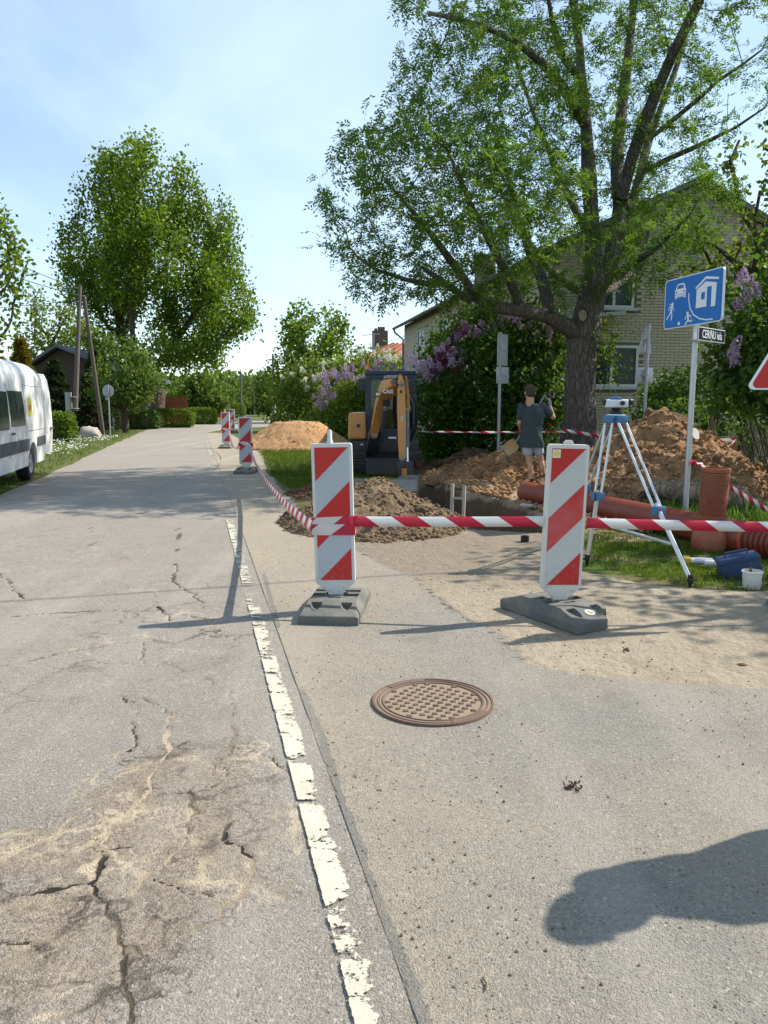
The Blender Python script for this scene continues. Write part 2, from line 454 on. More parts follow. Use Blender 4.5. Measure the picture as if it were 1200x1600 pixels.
def soil_mat(name, a, b, dark, clump=9.0, rough=0.95, strata=False):
    t = NT(name)
    c = t.mix(t.ramp(t.noise(2.2, 7, 0.65), (0.36, 0.0), (0.62, 1.0)), a, b)
    c = t.mix(t.math('MULTIPLY', t.ramp(t.noise(0.9, 5, 0.7, dist=.6), (0.50, 0.0), (0.64, 1.0)), 0.62), c, dark)
    c = t.mix(t.math('MULTIPLY', t.ramp(t.noise(clump, 6, 0.7), (0.42, 0.0), (0.62, 1.0)), 0.55), c, dark)
    c = t.mix(t.math('MULTIPLY', t.ramp(t.noise(clump * 5, 4, 0.7), (0.45, 0.0), (0.7, 1.0)), 0.35), c, tuple(min(1, x * 1.35) for x in a))
    if strata:
        z = t.n('SeparateXYZ', Vector=t.co()).outputs['Z']
        zz = t.math('ADD', z, t.math('MULTIPLY', t.math('SUBTRACT', t.noise(1.5, 5, 0.6), 0.5), 0.55))
        c = t.mix(t.ramp(t.math('ADD', t.math('MULTIPLY', zz, 1.0), 1.0), (0.42, 0.0), (0.56, 1.0)), c, t.mix(t.noise(8, 5), (0.085, 0.06, 0.04), (0.16, 0.115, 0.075)))
        c = t.mix(t.ramp(t.math('ADD', zz, 1.0), (0.90, 0.0), (0.985, 1.0)), c, t.mix(t.noise(5, 6), (0.40, 0.32, 0.22), (0.27, 0.20, 0.13)))
    nr = t.bump(t.noise(clump * 6, 5, 0.7), 0.8, 0.02)
    nr = t.bump(t.noise(clump * 1.3, 6, 0.65), 0.7, 0.08, nr)
    return t.done(t.pbsdf(c, rough, 0, 0.12, nr))
M_clay = soil_mat('clay_earth', (0.43, 0.255, 0.132), (0.29, 0.17, 0.09), (0.14, 0.083, 0.045))
M_sandpile = soil_mat('orange_sand', (0.56, 0.33, 0.165), (0.48, 0.275, 0.135), (0.38, 0.21, 0.10), 14)
M_mixed = soil_mat('stony_earth', (0.30, 0.205, 0.125), (0.20, 0.14, 0.09), (0.085, 0.063, 0.044), 12)
M_dark = soil_mat('dark_topsoil', (0.15, 0.09, 0.052), (0.10, 0.065, 0.04), (0.055, 0.035, 0.022), 10)
M_trench = soil_mat('trench_earth', (0.24, 0.155, 0.085), (0.17, 0.105, 0.06), (0.09, 0.06, 0.035), 7, strata=True)

def ground_mat():
    t = NT('grassy_ground')
    g = t.mix(t.noise(0.4, 6), (0.075, 0.125, 0.022), (0.11, 0.155, 0.03))
    g = t.mix(t.math('MULTIPLY', t.ramp(t.noise(35, 4, 0.7), (0.38, 0.0), (0.62, 1.0)), 0.6), g, (0.035, 0.06, 0.012))
    s = t.mix(t.noise(5, 6), (0.20, 0.15, 0.095), (0.12, 0.09, 0.055))
    c = t.mix(t.ramp(t.noise(1.7, 8, 0.7), (0.47, 0.0), (0.60, 1.0)), g, s)
    nr = t.bump(t.noise(50, 4), 0.8, 0.03)
    return t.done(t.pbsdf(c, 0.95, 0, 0.1, nr))
M_ground = ground_mat()

# ------------------------------------------------------------------ sheets of ground
TX0, TX1, TY0, TY1 = -0.6, 3.2, 8.3, 15.6       # the dug patch
gb = MB()
xs = [-700, TX0, TX1, 700]; ys = [-200, TY0, TY1, 900]
for i in range(3):
    for j in range(3):
        if i == 1 and j == 1: continue
        gb.add([(xs[i], ys[j], 0), (xs[i + 1], ys[j], 0), (xs[i + 1], ys[j + 1], 0), (xs[i], ys[j + 1], 0)], [(0, 1, 2, 3)])
tag(gb.obj('ground', M_ground), kind='structure')

def poly_dist(x, y, pts):
    """distance to a polyline and the parameter along it"""
    d = np.full(x.shape, 1e9)
    for (ax, ay), (bx, by) in zip(pts[:-1], pts[1:]):
        dx, dy = bx - ax, by - ay; l2 = dx * dx + dy * dy + 1e-12
        u = np.clip(((x - ax) * dx + (y - ay) * dy) / l2, 0, 1)
        d = np.minimum(d, np.hypot(x - ax - u * dx, y - ay - u * dy))
    return d
def in_poly(x, y, pts):
    c = np.zeros(x.shape, bool); n = len(pts); j = n - 1
    for i in range(n):
        xi, yi = pts[i]; xj, yj = pts[j]
        c ^= ((yi > y) != (yj > y)) & (x < (xj - xi) * (y - yi) / (yj - yi + 1e-12) + xi)
        j = i
    return c
def gpts(*p): return [tuple(G(*q)[:2]) for q in p]

# the dug patch: trench with uneven walls
def trench_patch():
    st = 0.036
    X = np.arange(TX0, TX1 + st / 2, st); X[-1] = TX1
    Y = np.arange(TY0, TY1 + st / 2, st); Y[-1] = TY1
    x, y = np.meshgrid(X, Y)
    left = np.interp(y, [8.9, 9.6, 11, 13, 14.6], [1.0, 0.75, 0.42, 0.12, -0.05]) + 0.08 * fbm(y * 2.2, 3.1, seed=3)
    right = np.interp(y, [8.8, 9.3, 10.0, 11.0, 12.2, 13.4, 14.6], [1.86, 2.10, 2.22, 2.08, 1.72, 1.25, 0.95]) + 0.10 * fbm(y * 2.4, 7.7, octaves=3, seed=4)
    y0 = 8.86 + 0.09 * fbm(x * 2.5, 1.3, seed=5); y1 = 14.7 + 0.1 * fbm(x * 3, 9.3, seed=6)
    d = np.minimum(np.minimum(x - left, right - x), np.minimum(y - y0, y1 - y))
    d = d + 0.05 * fbm(x * 5, y * 5, seed=8, octaves=4)
    wall = np.clip(d / 0.26, 0, 1)
    z = -1.25 * (wall ** 0.75)
    rough = np.clip(d + 0.5, 0, 0.5) * 2
    z += (0.16 * fbm(x * 3.6, y * 3.6, seed=9, octaves=6, gain=.6) * rough - 0.10 * np.abs(fbm(x * 6, y * 6, seed=19, octaves=4)) * rough) * np.where(d > 0, 1.0, 0.55)
    # crumbled shelf of spoil on the far right side, low
    shelf = np.exp(-((x - (right + 0.55)) / 0.5) ** 2) * np.clip((y - 9.7) / 1.2, 0, 1) * np.clip((15.2 - y) / 0.8, 0, 1)
    z += np.where(d < 0.02, shelf * (0.07 + 0.10 * fbm(x * 5, y * 5, seed=11, octaves=5, gain=.6)), 0)
    edge = np.minimum(np.minimum(x - TX0, TX1 - x), np.minimum(y - TY0, TY1 - y))
    z *= np.clip(edge / 0.3, 0, 1)
    nx, ny = len(X), len(Y)
    V = np.stack([x.ravel(), y.ravel(), z.ravel()], 1)
    idx = np.arange(nx * ny).reshape(ny, nx)
    F = np.stack([idx[:-1, :-1].ravel(), idx[:-1, 1:].ravel(), idx[1:, 1:].ravel(), idx[1:, :-1].ravel()], 1)
    o = link('trench', np_mesh('trench', V, F, M_trench, True))
    tag(o, kind='structure')
trench_patch()

def line_x(Y): return -1.97 + 0.242 * (9.72 - np.asarray(Y))
def grid_sheet(name, mat, L, Rr, fr, z, attr_fn, zfn=None):
    """L, Rr: (n,2) edge points per row, fr: column fractions"""
    L = np.asarray(L); Rr = np.asarray(Rr); fr = np.asarray(fr)
    x = L[:, 0:1] * (1 - fr) + Rr[:, 0:1] * fr; y = L[:, 1:2] * (1 - fr) + Rr[:, 1:2] * fr
    at = attr_fn(x, y, fr[None, :] * np.ones_like(x), np.linalg.norm(Rr - L, axis=1)[:, None])
    zz = np.full(x.shape, z) + (zfn(x, y, at) if zfn else 0)
    ny, nx = x.shape
    V = np.stack([x.ravel(), y.ravel(), zz.ravel()], 1)
    idx = np.arange(nx * ny).reshape(ny, nx)
    F = np.stack([idx[:-1, :-1].ravel(), idx[:-1, 1:].ravel(), idx[1:, 1:].ravel(), idx[1:, :-1].ravel()], 1)
    return V, F, {k: v.ravel() for k, v in at.items()}
def merge(parts):
    V = []; F = []; A = {}; o = 0
    for v, f, a in parts:
        V.append(v); F.append(f + o); o += len(v)
        for k in a: A.setdefault(k, []).append(a[k])
    return np.concatenate(V), np.concatenate(F), {k: np.concatenate(q) for k, q in A.items()}

CRACKS = [   # (photo pixels, half width in m, sand filled 0..1)
    ([(266, 1120), (265, 1160), (262, 1185), (240, 1215), (225, 1245), (190, 1290), (160, 1320), (152, 1345)], .012, 0.9),
    ([(160, 1318), (150, 1350), (140, 1385), (152, 1402), (170, 1430), (180, 1460), (190, 1490), (195, 1530), (201, 1560), (198, 1610)], .013, 0.05),
    ([(140, 1385), (110, 1385), (60, 1398), (-20, 1412)], .009, 0.1),
    ([(-20, 1346), (50, 1322), (85, 1310), (105, 1290), (145, 1262)], .013, 1.0),
    ([(105, 1280), (120, 1240), (160, 1200), (200, 1175)], .008, 0.9),
    ([(302, 1245), (303, 1280), (298, 1310)], .008, 0.25),
    ([(298, 1308), (270, 1345), (240, 1375), (210, 1405)], .010, 0.95),
    ([(360, 1085), (362, 1130), (360, 1170), (345, 1200), (330, 1215)], .007, 0.4),
    ([(240, 1246), (300, 1243), (345, 1228), (362, 1200)], .007, 0.3),
    ([(352, 1298), (365, 1320), (390, 1345)], .009, 0.15),
    ([(390, 1345), (395, 1370), (380, 1400), (352, 1425), (335, 1445), (338, 1475)], .011, 0.75),
    ([(245, 1380), (270, 1395), (305, 1402), (330, 1405)], .008, 0.2),
    ([(190, 1485), (230, 1490), (270, 1475), (330, 1445)], .008, 0.5),
    ([(190, 1090), (215, 1105), (205, 1130), (212, 1165), (208, 1176)], .007, 0.1),
    ([(228, 1093), (262, 1120), (266, 1150)], .008, 0.35),
    ([(0, 898), (15, 918), (38, 940)], .014, 0.15), ([(18, 966), (140, 958), (245, 956), (330, 972)], .010, 0.15),
    ([(278, 826), (280, 870), (270, 910), (320, 945)], .015, 0.25), ([(245, 950), (268, 972)], .016, 0.0),
    ([(0, 1045), (130, 1018), (212, 1004)], .007, 0.35), ([(160, 1335), (206, 1327)], .008, 0.0),
    ([(-10, 1482), (35, 1475), (70, 1490)], .008, 0.3), ([(110, 1040), (230, 1044), (370, 1030)], .005, 0.4),
    ([(362, 1170), (420, 1190), (455, 1215)], .005, 0.3), ([(265, 1420), (240, 1450), (225, 1488)], .006, 0.5),
    ([(20, 1560), (100, 1548), (150, 1530), (190, 1520)], .006, 0.6), ([(330, 985), (350, 1000), (372, 1006)], .006, 0.3),
    ([(225, 1040), (222, 1005)], .006, 0.3), ([(140, 820), (150, 850), (130, 868)], .012, 0.5),
]
CRACKS = [(gpts(*p), w, f) for p, w, f in CRACKS]
BROWN = gpts((-60, 1335), (105, 1275), (125, 1240), (200, 1180), (270, 1155), (370, 1150), (420, 1172), (455, 1215), (482, 1330), (480, 1405), (430, 1425), (385, 1440), (350, 1500), (320, 1545), (222, 1565), (200, 1640), (-60, 1640))
SPOT = G(185, 880)
def road_attr(x, y, fr, w):
    jx = x + 0.05 * fbm(x * 9, y * 9, seed=21, octaves=5, gain=.62); jy = y + 0.05 * fbm(x * 9, y * 9, seed=25, octaves=5, gain=.62)
    crack = np.zeros_like(x); fill = np.zeros_like(x)
    for pts, hw, f in CRACKS:
        lo = np.min(pts, 0) - 0.3; hi = np.max(pts, 0) + 0.3
        m = (x > lo[0]) & (x < hi[0]) & (y > lo[1]) & (y < hi[1])
        if not m.any(): continue
        d = poly_dist(jx[m], jy[m], pts)
        ww = hw * np.clip(0.9 + 0.8 * fbm(x[m] * 7, y[m] * 7, seed=31), .35, 1.4)
        c = np.clip(1.25 - d / np.maximum(ww, 0.002), 0, 1)
        cr = crack[m]; fl = fill[m]; b = c > cr
        cr[b] = c[b]; fl[b] = np.clip(f + 0.35 * fbm(x[m][b] * 5, y[m][b] * 5, seed=33), 0, 1)
        crack[m] = cr; fill[m] = fl
    jx2 = x + 0.17 * fbm(x * 3.2, y * 3.2, seed=41, octaves=6, gain=.62); jy2 = y + 0.17 * fbm(x * 3.2, y * 3.2, seed=44, octaves=6, gain=.62)
    inb = in_poly(jx2, jy2, BROWN).astype(float)
    dust = inb * np.clip(poly_dist(jx2, jy2, BROWN + BROWN[:1]) / 0.16, 0, 1) ** .7 * (1.15 + 0.5 * fbm(x * 2.5, y * 2.5, seed=47, octaves=5))
    dust = np.maximum(dust, np.exp(-(((jx2 - SPOT.x) / 0.2) ** 2 + ((jy2 - SPOT.y) / 0.17) ** 2)) * 1.3)
    for q, rr in (((30, 1385), .055), ((165, 1222), .05), ((352, 1430), .03), ((20, 1060), .10)):
        sp = G(*q); dust = dust - 1.1 * np.exp(-((jx2 - sp.x) ** 2 + ((jy2 - sp.y) * .9) ** 2) / rr ** 2)
    edge = np.minimum(fr * w, 9)
    dust = np.maximum(dust, np.exp(-edge / 0.35) * 0.9 * (y < 50))
    # loose sand drifting in from the line side
    dust = np.maximum(dust, np.exp(-((1 - fr) * w) / 0.22) * 0.45) + 0.30 * np.clip((y - 12) / 12, 0, 1)
    net = np.clip(np.maximum(inb * 1.0, 0.50 + 0.34 * fbm(x * .7, y * .7, seed=49, octaves=3) - .25 * np.clip((y - 8) / 6, 0, 1)), 0, 1)
    return {'crack': crack, 'fill': fill, 'dust': dust, 'tar': np.zeros_like(x), 'fade': np.ones_like(x), 'net': net}
def road_z(x, y, at): return -0.011 * at['crack'] * (1 - 0.75 * at['fill']) + 0.004 * fbm(x * 2.2, y * 2.2, seed=51) * (y < 6.5)

def edge_left(Y): return -6.9 + 0.235 * (15.3 - np.asarray(Y))
rows1 = np.exp(np.arange(math.log(1.15), math.log(7.0), 0.0042)); rows1[-1] = 7.0
c_d = np.linspace(0, 1, 290)
dense_w = 2.75
L1 = np.stack([line_x(rows1) + 0.14 - dense_w, rows1], 1); R1 = np.stack([line_x(rows1) + 0.14, rows1], 1)
part_near = grid_sheet('road', M_road, L1, R1, c_d, 0.016, lambda x, y, fr, w: road_attr(x, y, 0.3 + 0.7 * fr, w * 0 + 4.0), road_z)
L0 = np.stack([edge_left(rows1[::6]) + 0.06 * fbm(rows1[::6] * 2, 0.3, seed=61), rows1[::6]], 1)
L0 = np.vstack([L0, [[float(edge_left(7.0)), 7.0]]])
r0 = np.append(rows1[::6], 7.0)
part_side = grid_sheet('road', M_road, L0, np.stack([line_x(r0) + 0.14 - dense_w, r0], 1), np.linspace(0, 1, 60), 0.016, road_attr)
# the stretch ahead, bending to the right far off
ly = [7, 15.3, 25, 37, 44, 50, 56, 62, 68, 75, 84, 95]
lx = [float(edge_left(v)) for v in (7, 15.3, 25, 37)] + [-13.6, -14.4, -14.5, -13.6, -11.6, -7.5, 0, 12]
ry = [7, 15.3, 25, 34, 40, 44, 48, 52, 56, 60, 66, 72]
rx = [float(line_x(v)) + 0.14 for v in (7, 15.3, 25, 34)] + [-9.2, -9.3, -8.6, -7.2, -5.0, -1.8, 5, 16]
u = np.linspace(0, 1, 12); uu = np.unique(np.concatenate([np.linspace(0, 1 / 11, 60), np.linspace(1 / 11, 3 / 11, 90), np.linspace(3 / 11, 1, 120)]))
Lf = np.stack([np.interp(uu, u, lx), np.interp(uu, u, ly)], 1); Rf = np.stack([np.interp(uu, u, rx), np.interp(uu, u, ry)], 1)
Lf[:, 0] += 0.12 * fbm(Lf[:, 1] * 0.9, 2.2, seed=62) * (Lf[:, 1] > 8)
part_far = grid_sheet('road', M_road, Lf, Rf, np.linspace(0, 1, 70), 0.016, road_attr)
V, F, A = merge([part_near, part_side, part_far])
tag(link('road', np_mesh('road', V, F, M_road, True, A)), kind='structure')

# dusty apron right of the line
ax_y = [1.1, 3.5, 3.95, 4.05, 4.25, 4.77, 5.3, 5.72, 6.45, 7.2, 7.7, 9, 11, 14, 16, 20, 24, 30, 40]
ax_x = [4.2, 3.9, 1.62, 1.25, 0.98, 0.93, 0.78, 0.66, 0.44, 0.12, -0.1, -0.55, -1.05, -1.7, -2.15, -2.9, -3.7, -5.2, -7.9]
TARLINE = gpts((470, 1085), (500, 1150), (530, 1250), (565, 1350), (605, 1460), (645, 1560), (672, 1640))
TAR2 = gpts((412, 900), (425, 950), (436, 985))
def apron_attr(x, y, fr, w):
    jx = x + 0.012 * fbm(x * 14, y * 14, seed=71)
    d = poly_dist(jx, y, TARLINE); d2 = poly_dist(jx, y, TAR2)
    tar = np.maximum(np.clip(1.2 - d / (0.030 + 0.012 * fbm(x * 5, y * 5, seed=72)), 0, 1), 0.9 * np.clip(1.2 - d2 / 0.03, 0, 1))
    inner = np.minimum((1 - fr) * w, fr * w + 0.08)
    left = fr * w
    grey = np.exp(-(((x - 1.0) / 0.75) ** 2 + ((y - 3.3) / 0.55) ** 2)) * 0.55 + np.exp(-(((x - 0.75) / 0.4) ** 2 + ((y - 5.2) / 0.7) ** 2)) * 0.75 + np.exp(-(((x - 0.75) / 0.35) ** 2 + ((y - 1.9) / 0.4) ** 2)) * 0.45
    streak = 0.5 + 0.8 * fbm(x * 1.3 + y * 0.3, y * 0.7, seed=75, octaves=5)
    dust = 0.30 + 0.42 * np.exp(-left / 0.45) + 0.25 * streak - grey
    dust = dust + 0.25 * np.clip((y - 5.5) / 2, 0, 1)
    return {'crack': np.zeros_like(x), 'fill': np.zeros_like(x), 'dust': np.clip(dust, -0.3, 1), 'tar': tar, 'fade': np.clip(inner / np.where((1 - fr) * w < fr * w, 0.42, 0.14), 0, 1)}
rowsA = np.exp(np.arange(math.log(1.15), math.log(40.0), 0.0075))
xr = np.interp(rowsA, ax_y, ax_x)
xr += 0.10 * fbm(rowsA * 1.7, 4.4, octaves=4, seed=81) * np.clip((rowsA - 3.2), 0, 1)
fr = np.concatenate([np.linspace(0, 0.28, 70, endpoint=False), np.linspace(0.28, 1, 60)])
V, F, A = grid_sheet('apron', M_apron, np.stack([line_x(rowsA) + 0.10, rowsA], 1), np.stack([xr, rowsA], 1), fr, 0.020, apron_attr, lambda x, y, a: 0.0035 * fbm(x * 2, y * 2, seed=88))
tag(link('side_road', np_mesh('side_road', V, F, M_apron, True, A)), kind='structure')

# sandy shoulder
sy = np.linspace(2.6, 9.2, 180)
sl = np.interp(sy, ax_y, ax_x) - 0.35
sr = np.interp(sy, [2.6, 5.6, 5.85, 6.05, 6.25, 6.7, 7.2, 8.0, 8.6, 8.95, 9.2], [9.0, 9.0, 4.2, 2.7, 2.2, 1.95, 1.86, 2.1, 2.25, 1.4, 0.9]) + 0.12 * fbm(sy * 3, 6.1, seed=91)
sl = np.minimum(sl, sr - 0.3)
def sand_attr(x, y, fr, w):
    return {'fade': np.clip(np.minimum(fr * w, (1 - fr) * w) / 0.22, 0, 1), 'far_dark': np.clip((y - 6.0) / 1.0 + 0.5 * fbm(x * 1.5, y * 1.5, seed=93), 0, 1)}  # second mask: darker sand tone, rising with distance
V, F, A = grid_sheet('sand', M_sand, np.stack([sl, sy], 1), np.stack([sr, sy], 1), np.linspace(0, 1, 120), 0.011, sand_attr, lambda x, y, a: 0.008 * fbm(x * 5, y * 5, seed=95, octaves=4) * a['fade'] - 0.006 * np.exp(-((x - 1.9 - .55 * (y - 4.5)) / .09) ** 2) - 0.005 * np.exp(-((x - 2.4 - .5 * (y - 4.5)) / .09) ** 2))
tag(link('sand_shoulder', np_mesh('sand_shoulder', V, F, M_sand, True, A)), kind='structure')

# side street seen at the far right
tag(MB().add([(5.2, 14.6, 0.004), (30, 12.6, 0.004), (30, 14.6, 0.004), (5.6, 15.9, 0.004)], [(0, 1, 2, 3)]).obj('side_street', M_apron), kind='structure')

# ------------------------------------------------------------------ worn white line
def paint_mat():
    t = NT('worn_line_paint')
    c = t.mix(t.ramp(t.noise(7, 6, 0.7), (0.35, 0.0), (0.7, 1.0)), (0.54, 0.515, 0.415), (0.41, 0.38, 0.30))
    c = t.mix(t.math('MULTIPLY', t.ramp(t.noise(90, 3), (0.5, 0.0), (0.62, 1.0)), 0.5), c, (0.42, 0.38, 0.30))
    big = t.noise(4.2, 8, 0.68); fine = t.noise(28, 5, 0.65)
    f = t.math('ADD', t.math('ADD', t.math('MULTIPLY', big, 0.75), t.math('MULTIPLY', fine, 0.42)), t.math('MULTIPLY', t.attr('fade'), 0.42))
    f = t.math('SUBTRACT', f, t.math('MULTIPLY', t.attr('wear'), 0.5))
    crk = t.noise(1.0, 5, 0.7, vec=t.mapped((9, 26, 1), (0, 0, R(13)))); f = t.math('ADD', f, t.math('MULTIPLY', t.math('SUBTRACT', crk, 0.5), 0.55))
    f = t.math('ADD', f, t.math('MULTIPLY', t.math('SUBTRACT', t.noise(75, 3, 0.75), 0.5), 0.28))
    f = t.ramp(f, (0.99, 0.0), (1.01, 1.0))
    sh = t.pbsdf(c, 0.7, 0, 0.3, t.bump(t.noise(120, 3), 0.5, 0.004))
    return t.done(t.n('MixShader', Fac=f, i1=t.n('BsdfTransparent'), i2=sh).outputs[0])
M_paint = paint_mat()
def line_piece(y0, y1, wear=0.0, xfn=None, w=0.12):
    n = max(12, int((y1 - y0) / 0.02)) if y1 < 12 else 40
    yy = np.linspace(y0, y1, n); cx = (xfn or line_x)(yy)
    def at(x, y, fr, ww):
        e = np.minimum(fr, 1 - fr) * w
        ends = np.minimum(y - y0, y1 - y)
        f = np.clip(np.minimum(np.minimum(fr * w / 0.006, (1 - fr) * w / 0.03), ends / 0.03), 0, 1) + 0.22 * (1 - fr)
        right = np.clip((fr - 0.35) * 2, 0, 1) * np.clip((2.3 - y) / 0.5, 0, 1) * 0.32
        gaps = np.exp(-((y - 3.02) / 0.03) ** 2) * 0.30 + np.exp(-((y - 3.78) / 0.02) ** 2) * 0.15 + np.exp(-((y - 5.9) / 0.3) ** 2) * 0.30 + np.exp(-((y - 2.68) / 0.010) ** 2) * 0.6
        return {'fade': f, 'wear': wear + right + gaps + 0.10 * (y > 4) + 0.12 * fbm(x * 0 + 3.3, y * 1.6, seed=99)}
    V, F, A = grid_sheet('line', M_paint, np.stack([cx - w / 2, yy], 1), np.stack([cx + w / 2, yy], 1), np.linspace(0, 1, 14), 0.0245, at, lambda x, y, a: 0.004 * fbm(x * 2.2, y * 2.2, seed=51) * (y < 6.5))
    tag(link('road_marking', np_mesh('road_marking', V, F, M_paint, False, A)), kind='structure')
line_piece(1.16, 9.75)
line_piece(18.6, 20.6, 0.12); line_piece(22.4, 25.6, 0.02); line_piece(26.2, 30.0, 0.0); line_piece(30.4, 33, 0.0, lambda y: line_x(30.4) + (np.asarray(y) - 30.4) * 0.02)
line_piece(33.2, 37, 0.0, lambda y: line_x(30.4) + 0.06 + (np.asarray(y) - 33.2) * 0.22)
# ------------------------------------------------------------------ vegetation
def leaf_mat(name, dark, light, trans=0.42, gloss=0.10, transcol=None):
    t = NT(name)
    v = t.attr('v')
    c = t.mix(v, dark, light)
    d = t.n('BsdfDiffuse', Color=c)
    tc = t.mix(v, tuple(min(1, x * k) for x, k in zip(dark, (1.7, 1.6, 0.8))), tuple(min(1, x * k) for x, k in zip(light, (1.6, 1.5, 0.8)))) if transcol is None else transcol
    tr = t.n('BsdfTranslucent', Color=tc)
    m = t.n('MixShader', Fac=trans, i1=d.outputs[0], i2=tr.outputs[0])
    g = t.n('BsdfGlossy', Color=(0.9, 0.95, 0.9, 1), Roughness=0.55)
    fr = t.n('Fresnel', IOR=1.35)
    m2 = t.n('MixShader', Fac=t.math('MULTIPLY', fr.outputs[0], gloss * 0.6, True), i1=m.outputs[0], i2=g.outputs[0])
    return t.done(m2.outputs[0])
def bark_mat(name, a, b, scale=6.0):
    t = NT(name)
    v = t.mapped((scale, scale, scale * 0.22))
    n = t.noise(1.6, 7, 0.7, vec=v)
    r = t.n('TexVoronoi', {'feature': 'DISTANCE_TO_EDGE'}, Vector=t.n('VectorMath', {'operation': 'ADD'}, i0=v, i1=t.n('TexNoise', Vector=v, Scale=1.2, Detail=3.0).outputs['Color']).outputs[0], Scale=2.6).outputs['Distance']
    c = t.mix(n, a, b)
    c = t.mix(t.ramp(r, (0.0, 0.75), (0.16, 0.0)), c, tuple(x * 0.35 for x in a))
    h = t.math('ADD', t.math('MULTIPLY', t.math('MINIMUM', r, 0.25), 2.2), t.math('MULTIPLY', n, 0.5))
    return t.done(t.pbsdf(c, 0.9, 0, 0.15, t.bump(h, 0.9, 0.04)))

M_ash = leaf_mat('ash_leaves', (0.042, 0.098, 0.017), (0.112, 0.190, 0.032), 0.52, 0.10)
M_maple = leaf_mat('maple_leaves', (0.056, 0.115, 0.013), (0.150, 0.218, 0.026), 0.52, 0.08)
M_linden = leaf_mat('linden_leaves', (0.050, 0.105, 0.018), (0.150, 0.215, 0.050), 0.44, 0.10)
M_far = leaf_mat('far_leaves', (0.050, 0.095, 0.022), (0.115, 0.165, 0.036), 0.48, 0.06)
M_light = leaf_mat('light_leaves', (0.085, 0.135, 0.024), (0.180, 0.235, 0.05), 0.50, 0.06)
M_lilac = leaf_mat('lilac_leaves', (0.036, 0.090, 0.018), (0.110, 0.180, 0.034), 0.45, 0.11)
M_hedge = leaf_mat('hedge_leaves', (0.075, 0.135, 0.016), (0.15, 0.21, 0.03), 0.35, 0.08)
M_conifer = leaf_mat('conifer_needles', (0.020, 0.040, 0.018), (0.045, 0.070, 0.028), 0.2, 0.04)
M_thuja = leaf_mat('golden_thuja', (0.10, 0.085, 0.012), (0.19, 0.15, 0.02), 0.3, 0.04)
M_grass = leaf_mat('grass_blades', (0.050, 0.095, 0.012), (0.120, 0.165, 0.025), 0.42, 0.06)
M_fpale = leaf_mat('pale_lilac_petals', (0.42, 0.30, 0.46), (0.68, 0.56, 0.70), 0.35, 0.02, (0.66, 0.50, 0.68, 1))
M_fdark = leaf_mat('purple_petals', (0.12, 0.02, 0.09), (0.22, 0.045, 0.16), 0.3, 0.02, (0.25, 0.04, 0.17, 1))
M_fpink = leaf_mat('mauve_petals', (0.34, 0.22, 0.36), (0.52, 0.38, 0.53), 0.35, 0.02, (0.5, 0.36, 0.52, 1))
M_white = leaf_mat('white_petals', (0.65, 0.66, 0.58), (0.80, 0.80, 0.74), 0.3, 0.02, (0.8, 0.8, 0.72, 1))
M_fred = leaf_mat('red_petals', (0.45, 0.03, 0.02), (0.6, 0.06, 0.03), 0.3, 0.03)
M_bark = bark_mat('ash_bark', (0.105, 0.092, 0.080), (0.200, 0.180, 0.158))
M_barkd = bark_mat('dark_bark', (0.075, 0.06, 0.048), (0.13, 0.11, 0.09))

def quads(centers, along, side, L, W, v):
    """one diamond-shaped leaf per centre"""
    c = centers; a = along * L[:, None]; s = side * W[:, None]
    V = np.stack([c, c + a * 0.45 + s * 0.5, c + a, c + a * 0.45 - s * 0.5], 1).reshape(-1, 3)
    F = np.arange(len(V)).reshape(-1, 4)
    return V, F, np.repeat(v, 4)
def unit(a): return a / (np.linalg.norm(a, axis=-1, keepdims=True) + 1e-9)
def rdir(n): return unit(rng.normal(size=(n, 3)))

def in_ell(n, ells, shell=0.0):
    """random points in a set of ellipsoids (centre, radii, weight)"""
    w = np.array([e[2] * e[1][0] * e[1][1] * e[1][2] for e in ells]); w /= w.sum()
    out = []
    for e, k in zip(ells, rng.multinomial(n, w)):
        d = rdir(k); r = rng.random(k) ** (1 / 3.0)
        r = shell + (1 - shell) * r
        out.append(np.array(e[0]) + d * r[:, None] * np.array(e[1]))
    return np.concatenate(out)

def grow(seeds, parents, att, step, infl, kill, iters=120, trop=(0, 0, 0.05), jit=0.18):
    pos = [np.array(p, float) for p in seeds]; par = list(parents)
    A = np.asarray(att, float); n = len(A)
    best = np.full(n, 1e9); bi = np.zeros(n, int); alive = np.ones(n, bool)
    def upd(i0):
        N = np.array(pos[i0:])
        if not len(N): return
        ai = np.nonzero(alive)[0]
        for s in range(0, len(N), 400):
            D = np.linalg.norm(A[ai][:, None, :] - N[None, s:s + 400, :], axis=2)
            j = D.argmin(1); d = D[np.arange(len(ai)), j]
            m = d < best[ai]
            best[ai[m]] = d[m]; bi[ai[m]] = j[m] + i0 + s
    upd(0)
    for it in range(iters):
        alive &= best > kill
        m = alive & (best < infl)
        if not m.any():
            if infl > 40 or not alive.any(): break
            infl *= 1.5; continue
        ids = bi[m]; P_ = np.array(pos)
        dv = unit(A[m] - P_[ids])
        u_, inv = np.unique(ids, return_inverse=True)
        sm = np.zeros((len(u_), 3)); np.add.at(sm, inv, dv)
        sm = unit(sm) + rng.normal(size=sm.shape) * jit + np.array(trop)
        new = P_[u_] + unit(sm) * step
        i0 = len(pos)
        for q, pa in zip(new, u_): pos.append(q); par.append(int(pa))
        upd(i0)
        if len(pos) > 16000: break
    return np.array(pos), np.array(par)

